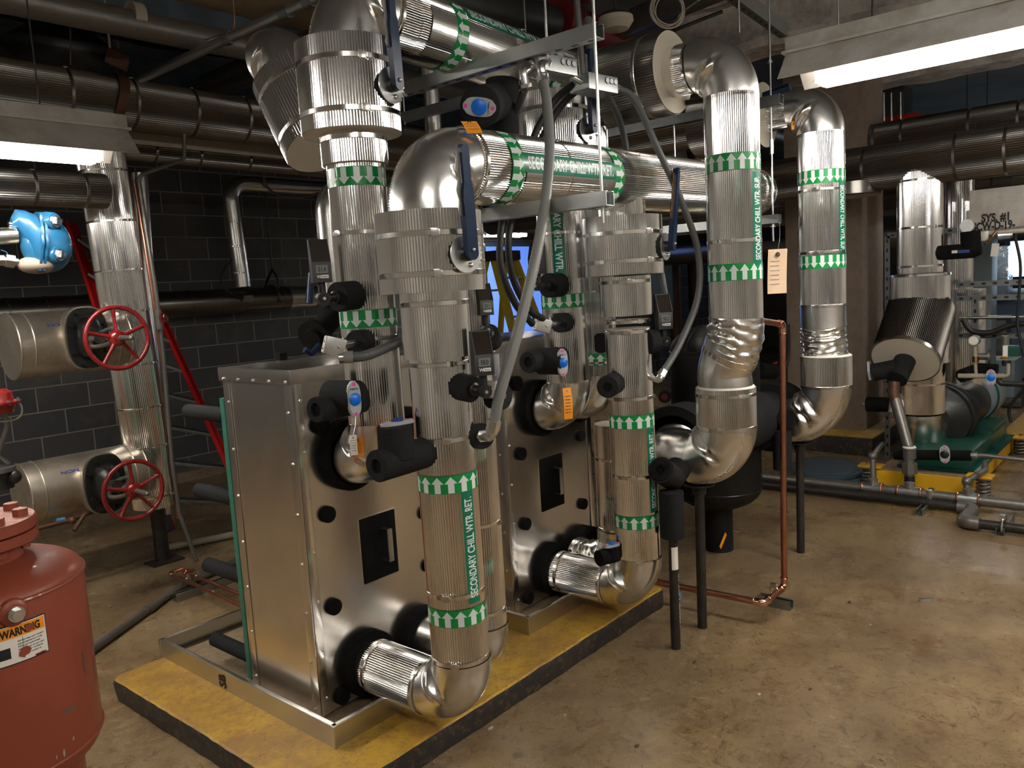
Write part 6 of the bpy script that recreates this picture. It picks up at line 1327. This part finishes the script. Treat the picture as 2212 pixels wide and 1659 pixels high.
# ---- copper riser in front of the separator
zc_ = .10; e1 = P(1694, 1268, z=zc_); e2 = P(1650, 1303, z=zc_); cx_ = e1
tpz = P(1690, 700, y=e1.y); 
copper_run('tall copper pipe dropping beside the black separator and running along the floor', [P(1640, 693, y=e1.y), tpz, e1 + V((0, 0, .0)), e2, P(1440, 1262, z=zc_), P(1395, 1252, z=zc_)], r=.0145, elbs=(1, 2, 3))
m = MB(); a = P(1640, 1292, z=.021); b = P(1710, 1308, z=.021); channel('strut_channel', 'short galvanized strut on the floor under the tall copper pipe', a, b, group=None)
c = P(1672, 1276, z=.105); m = MB(); m.torus(c, (e2 - e1), .020, .004, 'zinc', 24, 6); m.box(c + V((0, 0, .025)), (.014, .03, .024), 'zinc', None, .003); tag(m.build('pipe_clamp'), 'bright clamp holding the tall copper pipe to its floor strut', 'clamp')
m = MB(); a = P(2000, 1296, z=.008); m.box(a, (.06, .018, .016), 'zinc', Matrix.Rotation(-.9, 3, 'Z'), .002); tag(m.build('metal_offcut'), 'small grey metal offcut lying on the open floor at right', 'offcut')
m = MB(); c = P(1466, 1294, z=.01); m.cyl(c, c + V((0, 0, .03)), .014, 'bluecap', 12); tag(m.build('bottle_cap'), 'small blue cap on the floor behind the scuffed black drain leg', 'cap')
for i, (px, py) in enumerate(((1220, 1545), (1376, 1611), (1060, 1573), (1750, 1488), (1640, 1500), (1835, 1300), (1880, 1350), (1500, 1430))): c = P(px, py, z=.003); m = MB(); m.sphere(c, .007 + .002 * (i % 3), 'rusty' if i % 2 else 'cream', 6, (1.5, .7, .4)); tag(m.build('debris_crumb'), 'tiny crumb of debris on the open floor at right', 'crumb', 'crumbs on the open floor')
# ---- blue grey lids
for px, py, z, lb in ((1800, 1025, .02, 'lower blue grey drum lid, mostly covered, beside the brown column'), (1788, 1006, .075, 'upper blue grey drum lid lying tilted beside the brown column')):
    c = P(px, py, z=z); n_ = V((-.05, -.04, 1)) if z > .05 else U3; m = MB(); m.lathe(c - n_ * .03, n_, [(.262, -.01), (.270, .0), (.270, .022), (.255, .030), (.225, .026), (.215, .034), (.05, .036), (.01, .036)], 'lid_blue', 56); tag(m.build('drum_lid'), lb, 'lid', None)
# ---- overhead headers on the right
def yheader(label, x, z, r, y0, y1, pys, group='pipes under the ceiling at right', mm='dull_jacket', flut=True):
    t = thing('insulated_pipe', label, 'pipe', (x, y0, z), group); m = MB()
    fluted(m, (x, y0, z), (x, y1, z), r, mm, pitch=.015, amp=.0026) if flut else m.cyl((x, y0, z), (x, y1, z), r, mm, 32); kid(m, 'pipe_jacket', t)
    for px in pys: bpart(t, (x, P(px, 300, x=x).y, z), YP, r, .022, 2.4, 'dull_band')
    return t
yheader('large ribbed pipe under the right shop light with the pump riser below', 4.9, zH, .165, -3.6, 3.4, (1875, 2070, 2178))
yheader('upper ribbed pipe behind the large one at right', 6.0, P(2030, 285, x=6).z, .15, -4.2, .05, (1895, 1955, 2098, 2203))
yheader('dark lower pipe behind the hanging sign at right', 7.2, P(2150, 410, x=7.2).z, .14, -4.5, 4.0, (2148,))
yheader('thick dull pipe seen low behind the tall risers toward the far wall', 9.5, P(1950, 500, x=9.5).z, .22, -1.5, 4.6, (), flut=False)
t = thing('insulated_riser', 'second ribbed riser just right of the far pump riser', 'pipe', (5.9, -1.1, 0)); r2x = P(2072, 500, x=5.9); m = MB(); fluted(m, (5.9, r2x.y, P(2072, 625, x=5.9).z), (5.9, r2x.y, 2.5), .105, 'jacket', pitch=.013); kid(m, 'pipe_jacket', t)
m = MB(); q_ = P(2087, 720, x=5.9); fluted(m, (5.9, q_.y, P(2087, 850, x=5.9).z), (5.9, q_.y, P(2087, 625, x=5.9).z), .14, 'jacket', pitch=.013); kid(m, 'lower_jacket', t)
m = MB(); c = P(1842, 425, x=4.9); m.lathe(c, U3, [(.19, 0), (.20, .01), (.20, .10), (.10, .14), (.10, zH - c.z + .1)], 'dull_jacket', 40, capa=False); m.cyl(c, c + V((0, 0, .001)), .19, 'white_enamel', 40); tag(m.build('pipe_drum'), 'shallow drum with pale underside hanging below the large right pipe', 'drum')
t = thing('junction_shelf', 'clutter of dark boxes and white cable bundles on a high shelf under the shop light', 'boxes', P(1900, 250, x=7)); m = MB()
m.box(P(1868, 262, x=7), (.3, .30, .25), 'duct_dark', None, .01); m.box(P(1866, 243, x=6.8), (.2, .22, .10), 'cream', None, .01); kid(m, 'boxes', t); m = MB(); [m.cyl(P(px, 255, x=7.1), V((7.1, P(px, 255, x=7.1).y, CZ)), .008, 'black_iron', 6) for px in (1868, 1925)]; kid(m, 'hangers', t); m = MB(); m.box(P(1925, 245, x=7.2), (.3, .32, .45), 'duct_dark', None, .01); m.box(P(1950, 262, x=7.1), (.2, .30, .10), 'red_plain', None, .01); kid(m, 'crates', t)
m = MB()
for px in (1893, 1909, 1925, 1945): m.cyl(P(px, 200, x=6.9), P(px + 1, 262, x=6.9), .012, 'zinc', 8)
kid(m, 'bars', t)
# ---- sign
a, b = P(2096, 412, x=5.0), P(2300, 392, x=5.0); zb_s = P(2100, 497, x=5.0).z
t = thing('hanging_sign', 'white board lettered SYS. #1 SCW-D-19- hanging at right edge', 'sign', ((a.x), (a.y + b.y) / 2, zb_s)); hS = a.z - zb_s; LS = a.y - b.y
m = MB(); m.box((5.0, a.y - LS / 2, zb_s + hS / 2), (.008, LS, hS), 'white_enamel', None, .002); kid(m, 'board', t)
F = Matrix((V((0, -1, 0)), U3, V((-1, 0, 0)))).transposed()
m = MB(); q_ = P(2120, 483, x=5.0); flat_text(m, 'SYS. #1', V((4.995, q_.y, P(2120, 480, x=5).z)), F, P(2120, 480, x=5).y - P(2180, 480, x=5).y, P(2120, 463, x=5).z - P(2120, 480, x=5).z, 'ink', .001)
flat_text(m, 'SCW-D-19-', V((4.995, P(2101, 500, x=5).y, P(2101, 499, x=5).z)), F, P(2101, 499, x=5).y - P(2193, 499, x=5).y, P(2120, 482, x=5).z - P(2120, 499, x=5).z, 'ink', .001); kid(m, 'lettering', t, 'bold black lettering')
for px in (2105, 2190): q_ = P(px, 415, x=5); m = MB(); m.tube(catmull([q_, q_ + V((0, .01, .06)), V((5.0, q_.y, 2.55))], 4), .004, 'black_iron', 6); kid(m, 'chain', t)
# ---- valve and gauge cluster under the sign
t = thing('drain_valve', 'black foam covered tee with blue and white label below the hanging sign', 'valve', P(2060, 545, x=4.9)); m = MB(); a, b = P(2022, 547, x=4.85), P(2120, 540, x=4.85); m.tube([a, a.lerp(b, .05), a.lerp(b, .85), b], .055, 'foam', 28, rfun=lambda i: (.03, .052, .052, .03)[i]); m.cyl(P(2098, 540, x=4.85), P(2096, 500, x=4.85), .062, 'foam', 28); kid(m, 'body_cover', t)
m = MB(); m.box(P(2062, 544, x=4.79), (.004, .035, .02), 'paper'); m.box(P(2082, 543, x=4.79), (.004, .07, .022), 'blue_ink'); kid(m, 'label', t, 'small white and blue label')
m = MB(); c = P(2090, 488, x=4.85); m.cyl(c + V((.02, 0, 0)), c - V((.02, 0, 0)), .045, 'zinc', 28); tag(m.build('pressure_gauge'), 'round bright gauge at the lower left corner of the hanging sign', 'gauge')
m = MB(); m.cyl(P(2105, 500, x=5.1), P(2300, 488, x=5.1), .03, 'paper', 16); m.cyl(P(2125, 500, x=5.05), P(2125, 520, x=5.05), .03, 'paper', 16); tag(m.build('white_pipe'), 'white pipe running along the bottom of the hanging sign', 'pipe')
m = MB(); m.tube([P(2128, 527, x=5.0), P(2140, 515, x=5.03), P(2152, 500, x=5.07)], .010, 'brass', 8); m.box(P(2149, 540, x=4.95), (.004, .045, .09), 'paper', Matrix.Rotation(.1, 3, 'X')); tag(m.build('brass_cock'), 'small brass cock with white tag below the hanging sign', 'valve')
# ---- slotted angle rack
t = thing('slotted_rack', 'grey slotted steel angle rack with hanging cables beside the far pump', 'rack', (5.44, -1.6, 0), None); RX_ = 5.44
def slot_bar(a, b, nm, w=.042, holes=True):
    a, b = V(a), V(b); d = (b - a).normalized(); m = MB(); L = (b - a).length; R = frame(d, XP); mid = (a + b) / 2
    m.box(mid, (w, .003, L), 'dark_galvanized', R); m.box(mid + V((w / 2, 0, 0)), (w, .003, L), 'dark_galvanized', R @ Matrix.Rotation(PI / 2, 3, 'Z')); r_ = kid(m, nm, t)
    if holes:
        m = MB(); n = int(L / .075)
        for i in range(n): q_ = a + d * (L * (i + .5) / n) - V((.004, 0, 0)); s = d.cross(XP); Rr = Matrix((d, s, d.cross(s))).transposed(); m.prism([(.017 * math.cos(k * .63), .009 * math.sin(k * .63)) for k in range(10)], q_, Rr, .0008, 'black_paint')
        h = kid(m, 'slots', r_); h['kind'] = 'stuff' if False else 'structure'; del h['kind']
yy0 = P(2065, 620, x=RX_).y; yend = -3.4
for py in (612, 643, 725): z = P(2140, py, x=RX_).z; slot_bar((RX_, yy0, z), (RX_, yend, z), 'rail')
slot_bar((RX_ - .01, P(2107, 680, x=RX_).y, P(2107, 725, x=RX_).z), (RX_ - .01, P(2107, 680, x=RX_).y, P(2107, 640, x=RX_).z), 'upright')
yl = P(1917, 900, x=RX_).y; slot_bar((RX_, yl, 0), (RX_, yl, P(1917, 510, x=RX_).z), 'upright'); slot_bar((RX_, yl, P(1930, 508, x=RX_).z), (RX_, yl - .5, P(1930, 508, x=RX_).z), 'rail')
slot_bar((RX_, -2.9, 0), (RX_, -2.9, 1.6), 'upright')
m = MB(); z = P(2140, 685, x=RX_).z; m.cyl((RX_ - .03, yy0 - .03, z), (RX_ - .03, yend, z), .014, 'zinc', 12); kid(m, 'cross_tube', t)
m = MB(); m.tube(catmull([P(2080, 690, x=5.3), P(2100, 715, x=5.3), P(2140, 718, x=5.3), P(2180, 703, x=5.3), P(2230, 697, x=5.3)]), .022, 'cable_black', 12); tag(m.build('black_hose'), 'thick black hose sagging along the slotted rack', 'hose')
m = MB(); m.tube(catmull([P(2190, 500, x=5.2), P(2204, 570, x=5.2), P(2201, 640, x=5.2), P(2198, 700, x=5.2), P(2212, 770, x=5.2)]), .010, 'cable_black', 8); tag(m.build('black_cable'), 'thin dark cable hanging down in front of the bright window', 'cable')
m = MB(); m.tube(catmull([P(2230, 820, x=5.2), P(2195, 860, x=5.2), P(2180, 885, x=5.2), P(2184, 912, x=5.2)]), .012, 'cable_black', 8); tag(m.build('black_cable'), 'loose black cable end dangling low at the right edge', 'cable')
# ---- gauge, trap and switch piping
t = thing('pressure_gauge', 'round steel gauge on a pale threaded pipe in front of the rack', 'gauge', P(2108, 800, x=4.85)); c = P(2105, 735, x=4.85); m = MB(); m.cyl(c + V((.03, 0, 0)), c - V((.03, .0, 0)), .036, 'zinc', 24); m.cyl(c - V((.031, 0, 0)), c - V((.032, 0, 0)), .030, 'paper', 24); kid(m, 'case', t); m = MB(); m.cyl(P(2106, 748, x=4.85), P(2108, 808, x=4.85), .012, 'cream', 10); m.cyl(P(2107, 770, x=4.85), P(2107, 782, x=4.85), .022, 'brass', 8); kid(m, 'stem', t)
m = MB(); m.cyl(P(2110, 770, x=4.9), P(2138, 770, x=4.9), .024, 'steel_pipe', 14); m.cyl(P(2136, 770, x=4.9), P(2141, 770, x=4.9), .055, 'dark_galvanized', 24); tag(m.build('flanged_spool'), 'short grey flanged pipe right of the round steel gauge', 'pipe')
t = thing('drain_valve', 'black foam ring, pale pipe and blue knobbed grey handle in front of the rack', 'valve', P(2142, 815, x=4.8)); m = MB(); m.cyl(P(2078, 812, x=4.8), P(2110, 800, x=4.95), .048, 'foam', 28); m.cyl(P(2110, 797, x=5.0), P(2155, 800, x=5.0), .045, 'foam', 24); kid(m, 'pipe_cover', t)
m = MB(); m.cyl(P(2070, 812, x=4.78), P(2170, 812, x=4.78), .017, 'cream', 14); m.tube(route([P(2160, 812, x=4.78), P(2178, 812, x=4.78), P(2178, 785, x=4.78)], .02), .012, 'cream', 10); m.tube(route([P(2158, 812, x=4.8), P(2158, 828, x=4.8), P(2300, 833, x=4.8)], .03), .020, 'black_iron', 14); kid(m, 'pipe_run', t)
oval_handle(t, P(2141, 815, x=4.74), (-1, -.1, 0), (0, .05, 1), L=.056, W=.030)
t = thing('flow_switch', 'small open switch box with brass bits on a pale pipe at right', 'switch', P(2176, 785, x=4.8)); m = MB(); m.box(P(2184, 758, x=4.82), (.05, .10, .075), 'pump_green', None, .004); m.box(P(2172, 757, x=4.8), (.03, .03, .08), 'white_plastic', None, .004); m.box(P(2170, 772, x=4.78), (.03, .05, .02), 'brass', None, .004); m.cyl(P(2174, 778, x=4.8), P(2174, 790, x=4.8), .028, 'black_iron', 16); m.cyl(P(2172, 745, x=4.8), P(2172, 725, x=4.8), .025, 'steel_pipe', 12); kid(m, 'switch_body', t)
# ---- far machinery
t = thing('air_handler', 'large blue grey air handler cabinet in the far bay under the bright window', 'air handler', (10.5, -1.6, 0)); m = MB(); m.box((10.6, -2.05, .66), (2.0, 3.4, 1.05), 'ahu_grey', None, .02); m.box((10.6, -2.05, .10), (2.1, 3.5, .16), 'black_iron', None, .01); kid(m, 'cabinet', t)
for k in range(3): m = MB(); m.box((9.59, -.75 - k * .95, .68), (.012, .88, .90), 'ahu_blue', None, .006); kid(m, 'panel', t)
m = MB(); m.box((9.58, -1.05, .80), (.006, .20, .08), 'red_dusty'); kid(m, 'sticker', t, 'pale red sticker')
a = P(2143, 552, x=9.3); m = MB(); m.box((9.3, a.y, P(2143, 600, x=9.3).z + .05), (.35, .38, .62), 'foil', None, .01); m.box((9.3, a.y, .45), (.34, .36, .9), 'duct_dark', None, .01); tag(m.build('foil_duct'), 'upright duct wrapped in crinkled shiny foil before the bright window', 'duct')
m = MB(); a = P(2100, 570, x=8.2); m.box((8.2, a.y, .95), (.30, .42, 1.9), 'ahu_grey', None, .01); tag(m.build('grey_cabinet'), 'tall narrow grey cabinet behind the slotted rack', 'cabinet')
m = MB(); a = P(2075, 800, x=8.6); m.box((8.7, a.y - .2, .30), (.5, .7, .42), 'ahu_grey', None, .02); m.box((8.7, a.y - .2, .06), (.6, .85, .10), 'duct_dark', None, .01); tag(m.build('grey_unit'), 'low grey equipment box on a dark stand behind the gauge', 'equipment')
t = thing('yellow_edged_pad', 'black concrete block with yellow painted rim at the right edge', 'equipment pad', (6.9, -1.9, 0)); a = P(2135, 935, z=.14); m = MB(); m.box((a.x + .75, a.y - .95, .07), (1.5, 1.7, .14), 'pad_black', None, .01); m.box((a.x + .75, a.y - .95, .145), (1.5, 1.7, .012), 'pad_yellow', None, .003); kid(m, 'block', t)
# ---- behind the separator
m = MB()
for px, rr in ((1462, .10), (1500, .09)): 
    q_ = P(px, 700, y=4.5); mm_ = MB(); mm_.cyl((q_.x, 4.5, 0), (q_.x, 4.5, CZ), rr, 'rusty', 20); tag(mm_.build('wall_riser'), 'rusty brown upright pipe on the far block wall, %s of a pair' % ('left' if px < 1480 else 'right'), 'pipe')
m = MB(); a = P(1420, 600, y=4.6); m.box((a.x, 4.6, P(1420, 590, y=4.6).z), (.7, .22, 1.3), 'ahu_grey', None, .02); tag(m.build('wall_cabinet'), 'flat grey electrical cabinet on the far wall behind the farther front riser', 'cabinet')
t = thing('cart', 'low wooden cart with red centred wheel behind the separator', 'cart', P(1432, 890, z=0)); c = P(1436, 856, x=6.0); m = MB(); m.torus(c, V((-.9, -.43, 0)), .055, .018, 'rubber', 28, 10); m.cyl(c + V((.02, .01, 0)), c - V((.02, .01, 0)), .038, 'dark_red', 20); kid(m, 'wheel', t, 'black tyre with red hub'); m = MB(); a = P(1440, 880, x=6.0); m.box((6.3, a.y, a.z + .0), (.9, .8, .06), 'wood', None, .01); m.box((6.3, a.y, a.z / 2 - .02), (.8, .7, max(.05, a.z - .05)), 'duct_dark'); kid(m, 'platform', t)
def sheet_pile(label, c, sx, sy, h, mm):
    m = MB(); n = 18; rows = []
    for i in range(n + 1):
        row = []
        for j in range(n + 1):
            u, v = i / n * 2 - 1, j / n * 2 - 1; e = max(0, 1 - (u * u * .9 + v * v * .9)) ** .5; row.append(V((c.x + sx * u, c.y + sy * v, max(.003, h * e * (.75 + .5 * noise.noise(V((u * 2.6 + c.x, v * 2.6, 1))))))))
        rows.append(row)
    m.grid(rows, mm, closed=False); return tag(m.build('plastic_sheet'), label, 'sheet')
sheet_pile('crumpled clear plastic sheet piled on the floor left of the brown column', P(1672, 880, z=.0), .35, .45, .34, 'plastic_sheet')
m = MB(); a = P(1690, 900, z=0); m.box((a.x, a.y + .2, .12), (.6, .8, .06), 'yellow_paint', None, .01); tag(m.build('yellow_platform'), 'low yellow edge showing under the plastic sheet', 'platform')
m = MB(); m.tube(catmull([P(1704, 700, x=5.70), P(1702, 780, x=5.68), P(1680, 830, x=5.5), P(1668, 865, x=5.4)]), .012, 'cable_black', 8); tag(m.build('black_cable'), 'black cable slanting down left of the brown column', 'cable')
# clutter high behind the return header
for px, py, r_, mm_, lb in ((1380, 300, .13, 'cream', 'pale wrapped bundle in the gloom above the return header'), (1450, 330, .15, 'duct_dark', 'dark wrapped fitting in the gloom above the return header'), (1520, 320, .12, 'beige_board', 'brown wrapped fitting just left of the tall bent riser')):
    c = P(px, py, y=.85); c.z = min(c.z, 2.5); m = MB(); n_ = 20; m.sphere(c, r_, mm_, n_, (1, .8, 1.3)); [setattr(m.v[k], 'z', m.v[k].z + .03 * noise.noise(m.v[k] * 8)) for k in range(len(m.v))]; tag(m.build('pipe_wrap'), lb, 'pipe fitting')
for px0, py0, px1, py1, y, r_, mm_, lb in ((1450, 235, 1620, 330, 1.0, .12, 'dull_jacket', 'dull pipe drooping behind the tall bent riser'),):
    pass
hpipe('ribbed pipe passing behind both tall risers high up', (3.0, .95, 2.40), (6.5, .95, 2.38), .13, 'dull_jacket', True, bands=(.2, .5, .8), group=None)
m = MB(); m.cyl((2.4, .75, 2.95), (14.95, 1.2, 2.95), .10, 'duct_dark', 32); [m.cyl((x_, y_h, 3.0), (x_, y_h, CZ), .008, 'black_iron', 6) for x_, y_h in ((3.0, .77), (5.0, .84))]; tag(m.build('dark_pipe'), 'dark pipe high behind the coil of cream cable', 'pipe')
t = thing('pipe_coupling', 'dark red bolted pipe coupling at top centre behind the strut', 'coupling', P(1215, 50, y=1.0)); c = P(1215, 50, y=1.0); m = MB(); m.cyl(c - XP * .08 , c + XP * .10, .15, 'dark_red', 32); kid(m, 'housing', t)
for dx in (-.04, .06):
    for dz in (-.10, .12): m = MB(); m.cyl(c + V((dx, -.13, dz)), c + V((dx, -.19, dz)), .022, 'dark_red', 8); m.cyl(c + V((dx, -.19, dz)), c + V((dx, -.20, dz)), .012, 'zinc', 6); kid(m, 'bolt', t)
m = MB(); m.cyl(c + XP * .25, c + XP * .7 , .13, 'dark_red', 32); tag(m.build('red_pipe'), 'dark red pipe near the ceiling right of the bolted coupling', 'pipe')
a, b = P(1010, 5, y=1.0), P(1190, 50, y=1.0); m = MB(); m.cyl(a - (b - a) * .5, b, .11, 'duct_dark', 32); m.cyl(a, (a.x, a.y, CZ), .008, 'black_iron', 6); tag(m.build('dark_pipe'), 'dark bare pipe leading to the red coupling at top centre', 'pipe')
a, b = P(1340, 60, y=.9), P(1480, 0, y=.2); m = MB(); m.cyl(a - (b - a) * .3, b + (b - a) * .6, .09, 'steel_pipe', 28); tag(m.build('bare_pipe'), 'grey bare pipe near the ceiling behind the cable coil', 'pipe')
m = MB(); m.cyl(P(1380, 95, y=.5), P(1560, 25, y=.1), .012, 'cable_black', 8); tag(m.build('black_cable'), 'straight black cable under the cable coil', 'cable')
# conduit and box above the right shop light
m = MB(); m.cyl(P(2020, -20, x=2.9), P(2052, 26, x=2.75), .016, 'zinc', 14); m.box(P(2070, 22, x=2.7), (.09, .11, .05), 'zinc', Matrix.Rotation(.25, 3, 'Z'), .008); tag(m.build('conduit_box'), 'conduit ending in a small metal box above the right shop light', 'junction box')
rod('threaded_rod', 'thin rod above the left end of the right shop light', P(1810, 0, x=2.5), P(1811, 88, x=2.5))
m = MB(); a = P(1712, 272, x=2.75); m.box(a, (.05, .012, .045), 'orange_tag', Matrix.Rotation(.4, 3, 'Z'), .002); tag(m.build('orange_tag'), 'small orange tag under the bend below the right shop light', 'tag')
